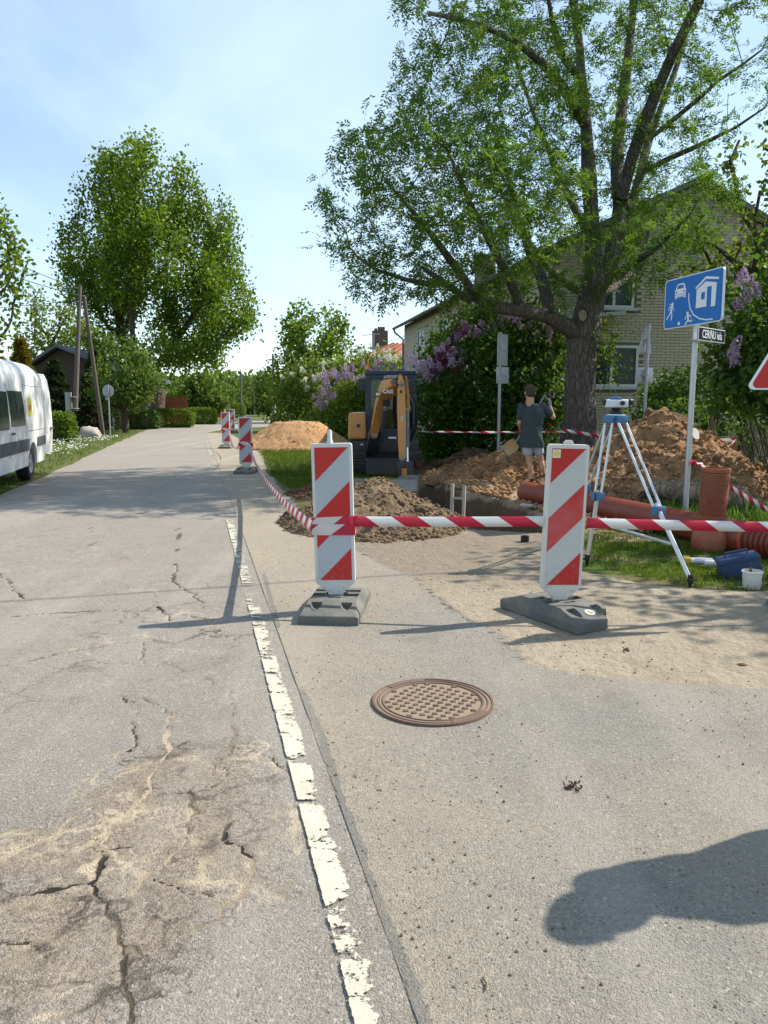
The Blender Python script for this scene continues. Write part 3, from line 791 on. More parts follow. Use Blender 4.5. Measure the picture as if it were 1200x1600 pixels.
def skeleton(pos, par, tip=0.006, expo=2.35, rbase=None, fixed=None):
    n = len(pos); rad = np.zeros(n); acc = np.zeros(n)
    kids = [[] for _ in range(n)]
    for i in range(n):
        if par[i] >= 0: kids[par[i]].append(i)
    order = []; st = [i for i in range(n) if par[i] < 0]
    while st:
        i = st.pop(); order.append(i); st += kids[i]
    for i in reversed(order):
        if not kids[i]: acc[i] = tip ** expo
        rad[i] = acc[i] ** (1 / expo)
        if par[i] >= 0: acc[par[i]] += acc[i]
    if rbase:
        k = rbase / rad[order[0]]
        # rescale thick parts only
        rad = rad * (1 + (k - 1) * np.clip((rad / rad[order[0]]) ** 0.45, 0, 1))
    if fixed:
        for i, r in fixed.items(): rad[i] = r
    return kids, rad, order

def tubes_mesh(name, pos, par, kids, rad, mat, minr=0.0, warp=0.0):
    mb = MB(); used = set()
    starts = [i for i in range(len(pos)) if par[i] < 0]
    stack = [(i, None) for i in starts]
    while stack:
        i, frm = stack.pop()
        chain = [i] if frm is None else [frm, i]
        cur = i
        while kids[cur]:
            ks = sorted(kids[cur], key=lambda q: -rad[q])
            for q in ks[1:]: stack.append((q, cur))
            cur = ks[0]; chain.append(cur)
        r0 = rad[chain[1] if frm is not None and len(chain) > 1 else chain[0]]
        if r0 < minr: continue
        rr = [min(rad[c], r0) if frm is not None else rad[c] for c in chain]
        keep = [k for k in range(len(chain)) if rr[k] >= minr * 0.6 or k < 2]
        pts = [pos[chain[k]] for k in keep]; rr = [rr[k] for k in keep]
        if len(pts) > 3:
            P_ = np.array(pts); P_[1:-1] = P_[1:-1] * 0.5 + (P_[:-2] + P_[2:]) * 0.25; pts = P_
        mb.tube([tuple(p) for p in pts], rr, 12 if r0 > 0.12 else (7 if r0 > 0.04 else 4), caps=False)
    me = mb.mesh(name, mat, True)
    if warp:
        co = np.zeros(len(me.vertices) * 3, np.float32); me.vertices.foreach_get('co', co); co = co.reshape(-1, 3)
        n = unit(np.stack([fbm(co[:, 0] * 3, co[:, 1] * 3, co[:, 2] * 1.2, seed=1), fbm(co[:, 0] * 3, co[:, 1] * 3, co[:, 2] * 1.2, seed=2), np.zeros(len(co))], 1))
        co += (n * warp).astype(np.float32) * np.clip(fbm(co[:, 0] * 4, co[:, 1] * 4, co[:, 2] * 2, seed=5)[:, None] + 0.3, 0, 1)
        me.vertices.foreach_set('co', co.ravel()); me.update()
    return me

def twig_points(pos, par, rad, rmax, per, spread):
    ids = np.nonzero((rad < rmax) & (par >= 0))[0]
    k = rng.poisson(per, len(ids)); ids = np.repeat(ids, k)
    d = unit(pos[ids] - pos[par[ids]])
    c = pos[ids] - d * rng.random((len(ids), 1)) * np.linalg.norm(pos[ids] - pos[par[ids]], axis=1)[:, None] + rng.normal(size=(len(ids), 3)) * spread
    return c, d

def tree(name, label, cat, base, ells, trunk_h, nat, step, leafmat, leaf=(0.3, 0.22), per=5, spread=0.25, barkmat=None, rbase=None, rmax=0.03, group=None, lean=(0, 0), crown_name='crown', minr=0.008, droop=-0.25, forks=4, shell=0.25):
    b = np.array(base, float)
    t = thing(name, label, cat, tuple(base), group=group)
    cz = np.mean([e[0][2] for e in ells])
    seeds = []; par = []
    m = max(3, int(trunk_h / step))
    for i in range(m + 1):
        f = i / m
        seeds.append(b + np.array([lean[0] * f + 0.05 * math.sin(i * 1.3), lean[1] * f, trunk_h * f])); par.append(i - 1)
    att = in_ell(int(nat * 1.6), ells, shell)
    ex = np.mean([e[1][0] for e in ells]) + 0.5
    att = att[fbm(att[:, 0] * 1.7 / ex, att[:, 1] * 1.7 / ex, att[:, 2] * 1.7 / ex, seed=int(abs(base[0]) * 7) + 3, octaves=3) > -0.03]
    pos, par = grow(seeds, par, att, step, step * 7, step * 1.6)
    _, rad0, _ = skeleton(pos, par, 0.006, 2.3)
    kids, rad, order = skeleton(pos, par, 0.006, 2.3, rbase)
    me = tubes_mesh('trunk', pos - b, par, kids, rad, barkmat or M_barkd, minr)
    link('trunk', me, t)
    c, d = twig_points(pos, par, rad0, rmax, per, spread)
    n = len(c)
    al = unit(d * 0.5 + rdir(n) + np.array([0, 0, droop])); sd = unit(np.cross(al, rdir(n)))
    v = np.clip(0.5 + 0.35 * fbm(c[:, 0] * 0.6, c[:, 1] * 0.6, c[:, 2] * 0.6, seed=77) + 0.22 * rng.normal(size=n), 0, 1)
    s = rng.uniform(0.7, 1.25, n)
    V1, F1, v1 = quads(c - b, al, sd, leaf[0] * s, leaf[1] * s, v)
    link(crown_name, np_mesh(crown_name, V1, F1, leafmat, False, {'v': v1}), t)
    return t

def ell(px, py, Y, rx, ry, rz, w=1.0): 
    p = P(px, py, Y); return ((p.x, p.y, p.z), (rx, ry, rz), w)

# ---- the big ash by the trench: limbs set out by hand, the rest grown
def ash():
    ASH_Y = 17.0
    def Q(px, py, dy=0): return np.array(P(px, py, ASH_Y + dy))
    base = Q(907, 700); base[2] = -0.05
    t = thing('ash_tree', 'big spreading ash tree with a thick grey trunk and feathery leaves behind the earth mound', 'tree', tuple(base))
    pos = []; par = []; fixed = {}
    def chain(pts, start, r0, r1):
        if isinstance(start, list):
            p0 = np.array(pts[0]); cand = [k for k in start if pos[k][2] < p0[2] + 0.1] or start
            start = min(cand, key=lambda k: np.linalg.norm(pos[k] - p0))
        i = start; out = []
        n = len(pts)
        # densify
        prev = pos[start] if start >= 0 else None
        for k, p in enumerate(pts):
            p = np.array(p)
            if prev is not None:
                seg = max(1, int(np.linalg.norm(p - prev) / 0.45))
            else: seg = 1
            for s in range(1, seg + 1):
                q = p if prev is None else prev + (p - prev) * s / seg
                pos.append(q); par.append(i); i = len(pos) - 1
                f = (k + s / seg) / n
                fixed[i] = r0 + (r1 - r0) * min(1, f); out.append(i)
            prev = p
        return out
    tr = chain([base, Q(906, 690), Q(905, 650), Q(908, 600), Q(907, 560), Q(908, 530), Q(916, 500), Q(926, 465)], -1, 0.39, 0.29)
    fixed[tr[0]] = 0.52; fixed[tr[1]] = 0.43
    fork = tr[-3]; top = tr[-1]
    ll = chain([Q(884, 508, -.2), Q(856, 490, -.5), Q(815, 484, -.9), Q(770, 484, -1.3), Q(735, 470, -1.7), Q(700, 445, -2.0), Q(665, 420, -2.4)], fork, 0.195, 0.05)
    chain([Q(735, 440, -1.6), Q(700, 400, -2.2), Q(660, 350, -2.7), Q(620, 300, -3.0)], ll, 0.10, 0.03)
    chain([Q(800, 440, -1.2), Q(770, 390, -1.6), Q(735, 320, -2.2), Q(700, 230, -2.6)], ll, 0.12, 0.03)
    chain([Q(850, 440, 0.2), Q(825, 390, 0.4), Q(800, 300, 0.8), Q(770, 200, 1.2)], ll, 0.14, 0.03)
    chain([Q(640, 440, -2.6), Q(590, 425, -2.9), Q(550, 400, -3.1)], ll, 0.05, 0.02)
    mid = chain([Q(930, 430), Q(926, 370), Q(922, 310, .2), Q(918, 240, .4), Q(914, 160, .6), Q(906, 80, .8), Q(896, 0, 1.0), Q(888, -90, 1.2), Q(885, -170, 1.4)], top, 0.205, 0.05)
    ul = chain([Q(900, 170, .2), Q(880, 130, -.3), Q(845, 95, -.8), Q(810, 62, -1.2), Q(760, 38, -1.7), Q(705, 30, -2.1), Q(650, 12, -2.5)], mid, 0.13, 0.03)
    chain([Q(880, 100, 0), Q(862, 30, -.5), Q(848, -50, -1.0)], mid, 0.10, 0.03)
    chain([Q(905, 340, 1), Q(870, 270, 2), Q(835, 180, 2.8), Q(800, 80, 3.2)], mid, 0.12, 0.03)
    rt = chain([Q(955, 430, .2), Q(963, 370, .2), Q(972, 310, 0), Q(990, 240, -.3), Q(1020, 150, -.8), Q(1055, 75, -1.3), Q(1090, 10, -1.8), Q(1125, -70, -2.2)], top, 0.205, 0.06)
    ce = chain([Q(962, 300, .6), Q(966, 220, 1), Q(975, 140, 1.3), Q(986, 50, 1.6), Q(992, -40, 2), Q(995, -120, 2.2)], rt, 0.17, 0.05)
    r3 = chain([Q(985, 330, 1.2), Q(1000, 270, 1.8), Q(1022, 190, 2.3), Q(1060, 100, 2.8), Q(1085, 10, 3.2)], rt, 0.14, 0.04)
    chain([Q(1040, 250, 1.2), Q(1090, 225, 1), Q(1150, 205, .6), Q(1215, 160, .2)], r3, 0.08, 0.02)
    chain([Q(1065, 180, 1.5), Q(1120, 125, 1.2), Q(1200, 75, .8)], r3, 0.075, 0.02)
    chain([Q(1010, 400, -1), Q(1050, 370, -1.8), Q(1085, 330, -2.4)], rt, 0.09, 0.02)
    chain([Q(960, 450, 1.5), Q(985, 430, 2.5), Q(1010, 380, 3.6), Q(1030, 300, 4.2)], top, 0.11, 0.03)
    chain([Q(880, 440, 1.5), Q(840, 400, 2.8), Q(800, 330, 3.8), Q(760, 260, 4.4)], top, 0.11, 0.03)
    ells = [ell(760, 300, 12.7, 1.9, 1.5, 1.1, 1.1), ell(690, 330, 15.0, 2.55, 2.8, 2.0, 1.5), ell(610, 300, 14.8, 1.35, 2.0, 1.7, 1.2), ell(640, 420, 14.6, 1.5, 1.9, 0.75, 1.3), ell(760, 200, 16.2, 2.5, 3.2, 2.1, .9),
            ell(720, 100, 16.0, 1.2, 2.5, 1.0, 0.6), ell(860, 150, 17.5, 2.2, 3.6, 2.6, 0.38), ell(830, 400, 17.0, 2.0, 3.0, 1.0, 1.0), ell(940, 10, 17.5, 3.4, 4.0, 2.6, 0.2), ell(720, 15, 16.0, 1.4, 2.2, 0.8, 0.6),
            ell(1080, 60, 17.0, 2.4, 3.4, 2.4, 0.22), ell(1000, 385, 15.6, 1.6, 1.6, 1.0, 1.5), ell(1010, 180, 18, 2.0, 3.4, 2.0, 0.2), ell(960, 300, 18.5, 2.2, 3.2, 1.2, 0.4), ell(1055, 335, 16.5, 1.3, 1.8, 1.0, 1.7), ell(1085, 300, 15.8, 1.0, 1.2, .7, 1.6), ell(900, -150, 17.5, 3.6, 3.8, 2.4, 0.22)]
    att = in_ell(5200, ells, 0.1)
    nseed = len(pos)
    pos, par = grow(pos, par, att, 0.26, 2.2, 0.42, iters=150, trop=(0, 0, 0.02), jit=0.2)
    kids, rad, order = skeleton(pos, par, 0.0055, 2.4)
    for i in range(nseed): rad[i] = max(min(rad[i] * 0.5, fixed[i] * 1.1), fixed[i])
    link('trunk', tubes_mesh('trunk', pos - base, par, kids, rad, M_bark, 0.006, 0.05), t)
    # compound leaves: paired leaflets along a stalk
    c, d = twig_points(pos, par, rad, 0.019, 6.8, 0.09)
    n = len(c)
    al = unit(d * 0.7 + rdir(n) * 0.9 + np.array([0, 0, -0.12])); sd = unit(np.cross(al, unit(np.array([0, 0, 1.0]) + rdir(n) * 0.55)))
    nm = np.cross(sd, al)
    Lf = rng.uniform(0.17, 0.30, n); v0 = np.clip(0.45 + 0.30 * fbm(c[:, 0] * .8, c[:, 1] * .8, c[:, 2] * .8, seed=78) + 0.2 * rng.normal(size=n), 0, 1)
    Vs, Fs, vs = [], [], []; off = 0
    for k in range(9):
        pr = (k // 2 + 1) / 5.0; sgn = 0 if k == 8 else (1 if k % 2 else -1)
        sag = -0.25 * pr * pr
        cc = c + al * (Lf * pr * 0.8)[:, None] + np.array([0, 0, 1.0]) * (Lf * sag)[:, None]
        a2 = unit(al * (0.55 if sgn else 1.0) + sd * sgn * 0.85 + nm * -0.15 + rng.normal(size=(n, 3)) * 0.18)
        s2 = unit(np.cross(a2, nm + rng.normal(size=(n, 3)) * 0.3))
        V1, F1, v1 = quads(cc - base, a2, s2, Lf * 0.36, Lf * 0.12, v0)
        Vs.append(V1); Fs.append(F1 + off); vs.append(v1); off += len(V1)
    link('crown', np_mesh('crown', np.concatenate(Vs), np.concatenate(Fs), M_ash, False, {'v': np.concatenate(vs)}), t)
    # a pruned branch scar on the trunk
    p = np.array(P(910, 493, ASH_Y - 0.42)) - base
    mb = MB(); mb.lathe([(0.10, -0.03), (0.105, 0.02), (0.07, 0.035), (0.055, 0.015), (0.0, 0.012)], 14, Matrix.Translation(p) @ Matrix.Rotation(R(90), 4, 'X') @ Matrix.Diagonal((0.75, 1.1, 1, 1)))
    mb.obj('branch_scar', simple('branch_scar', (0.34, 0.28, 0.2), 0.9), t, True)
    # young shoots on the trunk
    cc = []
    for q in ((945, 515), (955, 545), (940, 540), (950, 580)):
        cc.append(np.array(P(q[0], q[1], ASH_Y - 0.2)) + rng.normal(size=(130, 3)) * np.array([0.2, 0.2, 0.22]))
    cc = np.concatenate(cc); n = len(cc); al = unit(rdir(n) + np.array([0, 0, -.3])); sd = unit(np.cross(al, rdir(n)))
    V1, F1, v1 = quads(cc - base, al, sd, rng.uniform(.08, .14, n), rng.uniform(.03, .05, n), rng.random(n))
    tag(link('shoots', np_mesh('shoots', V1, F1, M_maple, False, {'v': v1}), t), kind='stuff')
ash()

def G0(px, Y, z=0.0):
    p = P(px, 631, Y); return (p.x, Y, z)

# ---- other trees
b = G0(232, 50)
tree('maple_tree', 'tallest round-crowned leafy tree left of the road, dark limbs showing through', 'tree', b,
     [ell(250, 420, 50, 5.4, 5.0, 4.2), ell(225, 300, 50, 3.6, 4.0, 3.1), ell(330, 480, 49, 3.0, 3.4, 3.0), ell(150, 410, 50, 2.7, 3.2, 3.4, .9), ell(285, 540, 49, 3.6, 3.4, 2.0, .8), ell(320, 350, 50, 2.0, 2.6, 2.2), ell(205, 545, 51, 3.2, 3.4, 1.8, .8)],
     3.6, 2600, 0.55, M_maple, (0.21, 0.16), 72, 0.36, rbase=0.50, rmax=0.022, minr=0.015)
b = G0(194, 40)
tree('linden_tree', 'small bushy linden with drooping light leaves in front of the tallest tree', 'tree', b,
     [ell(196, 585, 40, 1.9, 1.8, 1.7), ell(185, 545, 40, 1.2, 1.3, 0.9), ell(225, 610, 39.5, 1.1, 1.2, 1.0), ell(165, 610, 40, 1.1, 1.2, 0.9)],
     1.5, 700, 0.28, M_linden, (0.19, 0.13), 26, 0.20, rbase=0.17, rmax=0.022, minr=0.012, droop=-0.9)
b = G0(-35, 30)
tree('maple_tree', 'leafy tree whose branches hang in at the left edge above the van', 'tree', b,
     [ell(-40, 390, 30, 1.8, 2.4, 2.6), ell(-10, 350, 30, 0.75, 1.5, 1.0), ell(0, 445, 30, 0.85, 1.5, 0.9), ell(-30, 510, 30, 1.0, 1.5, 0.9)],
     4.0, 900, 0.32, M_maple, (0.20, 0.15), 12, 0.20, rbase=0.25, rmax=0.022, minr=0.012)
b = G0(88, 62)
tree('poplar_tree', 'pale green loose tree behind the crossed utility poles', 'tree', b,
     [ell(85, 500, 62, 2.4, 2.4, 3.2), ell(60, 540, 62, 2.2, 2.2, 1.6), ell(115, 520, 62, 1.8, 2, 2.6)], 3, 800, 0.5, M_light, (0.27, 0.20), 20, 0.36, rbase=0.25, rmax=0.022, minr=0.012)
b = G0(487, 62)
tree('maple_tree', 'mid-distance bushy green tree right of the road behind the orange sand heap', 'tree', b,
     [ell(490, 530, 62, 3.0, 3.2, 2.6), ell(465, 500, 62, 1.7, 2.2, 1.6), ell(520, 510, 62, 1.6, 2.2, 1.5), ell(440, 590, 62, 1.7, 2.4, 2.6), ell(495, 600, 62, 3.0, 3.0, 2.4), ell(548, 560, 62, 1.2, 1.8, 1.6)],
     2.6, 1500, 0.5, M_maple, (0.28, 0.21), 28, 0.34, rbase=0.35, rmax=0.022, minr=0.015)
def far_tree(px, py, Y, rx, rz, lab, mat=M_far, n=420, name='leafy_tree', leaf=(0.36, 0.27), per=16):
    q = P(px, py, Y); b = (q.x, Y, 0)
    tree(name, lab, 'tree', b, [((q.x, Y, q.z), (rx, rx, rz), 1), ((q.x + rx * .5, Y, q.z - rz * .45), (rx * .7, rx * .7, rz * .5), 1), ((q.x - rx * .5, Y, q.z - rz * .4), (rx * .7, rx * .7, rz * .55), 1)],
         max(1.2, q.z - rz * 0.9), n, max(0.35, rx * 0.16), mat, leaf, per, min(0.34, leaf[0]), rbase=0.22, rmax=0.022, minr=0.02)
far_tree(315, 612, 72, 2.2, 2.0, 'round dark green tree at the roadside behind the clipped hedge row')
far_tree(352, 622, 104, 3.0, 2.2, 'far tree left of the last striped beacon', M_far)
far_tree(395, 620, 112, 3.0, 2.8, 'far tree standing between the two thin poles down the road', M_far)
far_tree(418, 612, 95, 1.8, 2.8, 'narrow far tree just left of the pale concrete lamp pole', M_far)
far_tree(30, 600, 75, 4.6, 3.6, 'dark far tree above the roof of the white van', M_far, 320)
far_tree(128, 560, 70, 3.2, 4.0, 'shaded far tree behind the brown roofed shed', M_far, 300)
far_tree(1190, 330, 17.5, 1.5, 2.2, 'thin-leaved young tree at the right edge before the brick gable', M_light, 520, 'young_tree', (0.13, 0.09), 22)
# tree just outside the frame on the right: its shade lies on the grass and the sandy shoulder
b = (9.9, 8.6, 0)
tree('apple_tree', 'leafy garden tree beyond the right edge that dapples the grass with shade', 'tree', b,
     [((9.0, 8.5, 5.0), (2.8, 2.2, 1.7), 1), ((8.3, 9.6, 4.2), (1.9, 1.8, 1.1), .9), ((10.4, 7.9, 6.2), (2.2, 2.0, 1.5), .8), ((8.5, 7.3, 4.4), (1.6, 1.4, 1.0), .9), ((7.2, 8.7, 4.8), (1.6, 1.6, 1.0), 1.2), ((7.3, 7.4, 4.6), (1.4, 1.3, .9), 1.2)], 2.2, 1150, 0.34, M_maple, (0.14, 0.10), 20, 0.2, rbase=0.2, rmax=0.022, minr=0.012)

# ---- bushes: clumps of leaves through a lumpy volume, stems inside
def bush(name, label, cat, base, ells, n, leafmat, leaf, nstem=9, clump=0.28, per=34, flowers=(), group=None, stemmat=None, leafname='foliage', shell=0.55, updir=0.0, stem_r=0.016):
    base = np.array(base, float)
    t = thing(name, label, cat, tuple(base), group=group)
    c0 = in_ell(n, ells, shell); c0 = c0[c0[:, 2] > 0.05]
    # gaps
    g = fbm(c0[:, 0] * 1.1, c0[:, 1] * 1.1, c0[:, 2] * 1.1, seed=int(abs(base[0]) * 10) + 5)
    c0 = c0[g > -0.32]
    m = len(c0)
    c = np.repeat(c0, per, 0) + rng.normal(size=(m * per, 3)) * clump * 0.5
    c = c[c[:, 2] > 0.02]; k = len(c)
    al = unit(rdir(k) + np.array([0, 0, updir - 0.15])); sd = unit(np.cross(al, rdir(k)))
    v = np.clip(0.42 + 0.4 * fbm(c[:, 0] * 1.5, c[:, 1] * 1.5, c[:, 2] * 1.5, seed=17) + 0.2 * rng.normal(size=k), 0, 1)
    s = rng.uniform(0.65, 1.25, k)
    V1, F1, v1 = quads(c - base, al, sd, leaf[0] * s, leaf[1] * s, v)
    link(leafname, np_mesh(leafname, V1, F1, leafmat, False, {'v': v1}), t)
    if nstem:
        mb = MB()
        tg = in_ell(nstem, ells, 0.2)
        for q in tg:
            f = np.array([base[0] + (q[0] - base[0]) * 0.35, base[1] + (q[1] - base[1]) * 0.35, 0.0]) + rng.normal(size=3) * np.array([.2, .2, 0])
            pts = [f - base, f * 0.55 + q * 0.45 - base + rng.normal(size=3) * 0.08, f * .2 + q * .8 - base + rng.normal(size=3) * 0.08, q - base]
            mb.tube(pts, [stem_r, stem_r * .75, stem_r * .5, stem_r * .25], 5, False)
        mb.obj('stems', stemmat or M_barkd, t, True)
    return t, base
PANICLE = {}
def panicle(mat):
    if mat.name in PANICLE: return PANICLE[mat.name]
    n = 90
    h = rng.random(n) ** 0.8; r = 0.065 * (1 - h) ** 0.7 + 0.012
    a = rng.random(n) * 6.283
    c = np.stack([np.cos(a) * r, np.sin(a) * r, h * 0.21], 1) + rng.normal(size=(n, 3)) * 0.006
    al = unit(np.stack([np.cos(a), np.sin(a), 0.4 + 0 * a], 1) + rng.normal(size=(n, 3)) * 0.7); sd = unit(np.cross(al, rdir(n)))
    V, F, v = quads(c - al * 0.012, al, sd, np.full(n, 0.03), np.full(n, 0.028), rng.random(n))
    PANICLE[mat.name] = np_mesh('blossom', V, F, mat, False, {'v': v})
    return PANICLE[mat.name]
def blossoms(parent, base, pts, mat, size=1.0):
    me = panicle(mat)
    for p in pts:
        o = link('blossom', me, parent, tuple(np.array(p) - base), (rng.normal() * 0.45, rng.normal() * 0.45, rng.random() * 6.28))
        s = size * rng.uniform(0.75, 1.25); o.scale = (s, s, s)

YL = 19.4
lil, lb = bush('lilac_bush', 'large lilac bush with pale and deep purple blossom in front of the brick house', 'bush', (2.7, YL, 0),
    [ell(690, 650, YL, 1.0, 1.2, .95), ell(760, 590, YL, 1.7, 1.3, 1.7), ell(830, 585, YL, 1.0, 1.2, 1.6), ell(702, 612, YL, .7, .9, .62), ell(800, 540, YL + .3, 1.3, 1.0, 1.0), ell(770, 660, YL - .3, 1.9, 1.1, .75), ell(690, 690, YL - .4, 1.0, .9, .5)],
    760, M_lilac, (0.115, 0.085), 26, 0.34, 46)
def cluster(px, py, Y, n, sx, sy, sz): return np.array(P(px, py, Y)) + rng.normal(size=(n, 3)) * np.array([sx, sy, sz])
blossoms(lil, lb, np.concatenate([cluster(655, 580, YL - 1, 20, .20, .2, .14), cluster(692, 562, YL - 1, 18, .18, .2, .14), cluster(672, 572, YL - 1, 10, .22, .2, .12)]), M_fpale)
blossoms(lil, lb, np.concatenate([cluster(704, 566, YL - 1.1, 9, .13, .15, .16), cluster(720, 522, YL - 1, 8, .16, .15, .13), cluster(690, 568, YL - 1.1, 7, .14, .12, .06), cluster(676, 595, YL - 1.1, 4, .1, .1, .05), cluster(733, 568, YL - 1.1, 4, .2, .1, .05), cluster(775, 455, YL - .5, 8, .35, .15, .16), cluster(762, 475, YL - .6, 5, .2, .1, .1)]), M_fdark)
blossoms(lil, lb, np.concatenate([cluster(748, 525, YL - 1, 11, .16, .15, .1), cluster(815, 505, YL - .9, 14, .3, .2, .12), cluster(845, 530, YL - 1, 7, .2, .15, .12), cluster(785, 500, YL - .9, 6, .2, .15, .1), cluster(722, 530, YL - 1, 5, .1, .1, .1), cluster(850, 590, YL - 1, 3, .15, .1, .3)]), M_fpink)

YB = 31.0
l2, b2 = bush('lilac_bush', 'lilac bush left of the digger, pale blossom along its top', 'bush', G0(535, YB),
    [ell(545, 640, YB, 1.3, 1.2, 1.0), ell(510, 665, YB, .8, 1, .7), ell(570, 625, YB, .9, 1, 1.0), ell(545, 680, YB - .4, 1.4, .9, .5), ell(600, 640, YB, 1.0, 1, 1.2)], 360, M_hedge, (0.12, 0.085), 14, 0.34, 40)
blossoms(l2, b2, np.concatenate([cluster(530, 590, YB - 1, 26, .35, .2, .13), cluster(560, 583, YB - .8, 14, .3, .2, .16), cluster(505, 607, YB - 1, 16, .18, .2, .18), cluster(500, 633, YB - 1.1, 14, .18, .15, .16), cluster(598, 580, YB - .6, 12, .3, .2, .15), cluster(520, 622, YB - 1, 6, .2, .1, .08)]), M_fpink, 1.15)
l3, b3 = bush('flowering_shrub', 'shrub with creamy white flower heads below the mid-distance tree', 'bush', G0(500, 42),
    [ell(495, 610, 42, 2.0, 1.5, 1.6), ell(455, 640, 42, 1.4, 1.3, 1.2), ell(590, 580, 42, 1.6, 1.5, .9), ell(550, 600, 42, 1.6, 1.5, 1.4)], 330, M_light, (0.19, 0.14), 8, 0.5, 34)
blossoms(l3, b3, np.concatenate([cluster(500, 578, 40.6, 10, .8, .3, .4), cluster(600, 560, 40.8, 16, .6, .3, .2), cluster(480, 600, 40.5, 8, .6, .3, .4)]), M_white, 1.7)
YR = 12.0
l4, b4 = bush('lilac_bush', 'lilac with three hanging mauve blossom heads beside the blue sign', 'bush', (6.7, YR, 0),
    [ell(1215, 500, YR, .85, .9, 1.5), ell(1195, 575, YR, .7, .8, .7), ell(1165, 600, YR, .5, .6, .35), ell(1230, 420, YR, .8, .8, .7), ell(1160, 540, YR, .28, .4, .4), ell(1275, 560, YR, .9, .9, .9)], 230, M_lilac, (0.12, 0.09), 14, 0.3, 40)
for (px, py), (dx, dz) in zip(((1166, 436), (1155, 448), (1170, 470), (1182, 463), (1160, 480), (1143, 553), (1152, 560), (1147, 572)), ((0, 0),) * 8):
    blossoms(l4, b4, cluster(px, py, YR - .95, 2, .03, .03, .03), M_fpink, 0.85)
bush('shrub', 'low dense shrub under the brick gable behind the big earth mound', 'bush', G0(1075, 17.6),
     [ell(1075, 625, 17.6, .9, .7, .65), ell(1030, 640, 17.8, .6, .6, .5), ell(1120, 640, 17.4, .8, .7, .6)], 150, M_lilac, (0.10, 0.07), 14, 0.25, 34)
# dry brushwood hedge
def brush():
    b = np.array(G0(1140, 15.6)); t = thing('brush_hedge', 'dry bare-twigged hedge with few leaves behind the stake', 'hedge', tuple(b))
    mb = MB()
    for i in range(330):
        x = rng.uniform(-1.6, 3.4); y = rng.normal() * 0.22; h = rng.uniform(0.6, 1.55)
        tx, ty = rng.normal() * 0.25, rng.normal() * 0.15
        mb.tube([(x, y, 0), (x + tx * .5 + rng.normal() * .04, y + ty * .5, h * .5), (x + tx, y + ty, h)], [0.011, 0.008, 0.003], 4, False)
    mb.obj('twigs', simple('dry_twigs', (0.20, 0.165, 0.12), 0.9, var=.3), t)
    n = 2600; c = np.stack([rng.uniform(-1.8, 3.6, n), rng.normal(size=n) * .3, 0.35 + rng.random(n) ** .6 * 1.25], 1)
    c = c[fbm(c[:, 0] * 1.5, c[:, 2] * 1.5, seed=5) > -0.05]; n = len(c)
    al = rdir(n); sd = unit(np.cross(al, rdir(n)))
    V1, F1, v1 = quads(c, al, sd, rng.uniform(.06, .12, n), rng.uniform(.04, .08, n), rng.random(n))
    link('foliage', np_mesh('foliage', V1, F1, M_lilac, False, {'v': v1}), t)
brush()

# ---- left side: hedges and evergreens
def clipped_hedge(label, px, Y, w, d, h, mat=M_hedge, n=3200):
    b = np.array(G0(px, Y)); t = thing('clipped_hedge', label, 'hedge', tuple(b))
    u = rng.uniform(-1, 1, (n, 3)); k = (np.abs(u) ** 4).sum(1) ** 0.25; c = u / k[:, None] * rng.uniform(0.86, 1.03, n)[:, None]
    c = c * np.array([w / 2, d / 2, h / 2]) + np.array([0, 0, h / 2]); c += rng.normal(size=c.shape) * 0.035
    c = c[c[:, 2] > 0.02]; n = len(c)
    al = rdir(n); sd = unit(np.cross(al, rdir(n)))
    V1, F1, v1 = quads(c, al, sd, rng.uniform(.08, .15, n), rng.uniform(.06, .1, n), np.clip(0.5 + .3 * fbm(c[:, 0] * 3, c[:, 1] * 3, c[:, 2] * 3, seed=9) + .2 * rng.normal(size=n), 0, 1))
    link('foliage', np_mesh('foliage', V1, F1, mat, False, {'v': v1}), t)
    mb = MB(); 
    for i in range(6): 
        x = (i - 2.5) * w / 7; mb.tube([(x, 0, 0), (x * 1.1, 0.05, h * .8)], [.025, .01], 5)
    mb.obj('stems', M_barkd, t)
clipped_hedge('bright green clipped hedge block just behind the van', 90, 31, 1.15, 0.9, 1.12, n=5200)
clipped_hedge('long clipped hedge row beneath the tallest tree', 262, 49, 3.2, 1.0, 1.15, n=6500)
clipped_hedge('yellow-green clipped hedge end nearest the far bend', 312, 57, 2.4, 1.0, 1.2, n=4200)
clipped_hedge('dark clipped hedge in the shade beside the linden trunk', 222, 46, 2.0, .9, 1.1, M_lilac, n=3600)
clipped_hedge('low round hedge far along the bend by the thin pole', 371, 84, 1.7, 1.2, 1.6, n=2200)
def conifer(name, label, px, Y, h, r, mat):
    b = np.array(G0(px, Y)); t = thing(name, label, 'tree', tuple(b))
    n = 5200; z = rng.random(n) ** 1.25; a = rng.random(n) * 6.283
    rr = r * (1 - z) ** .75 * (0.75 + 0.25 * np.sin(z * 40 + a * 2)) * np.sqrt(rng.uniform(.3, 1, n))
    c = np.stack([np.cos(a) * rr, np.sin(a) * rr, 0.15 + z * h], 1)
    al = unit(np.stack([np.cos(a), np.sin(a), -.2 + 0 * a], 1) + rdir(n) * .6); sd = unit(np.cross(al, rdir(n)))
    V1, F1, v1 = quads(c, al, sd, rng.uniform(.18, .34, n), rng.uniform(.06, .12, n), rng.random(n))
    link('crown', np_mesh('crown', V1, F1, mat, False, {'v': v1}), t)
    mb = MB(); mb.tube([(0, 0, 0), (0, 0, h * .95)], [.12, .02], 7); mb.obj('trunk', M_barkd, t, True)
conifer('spruce_tree', 'dark spruce in front of the brown roofed shed', 88, 40, 3.6, 1.35, M_conifer)
conifer('spruce_tree', 'blackish evergreen between the twin pole and the linden', 152, 42, 4.2, 1.5, M_conifer)
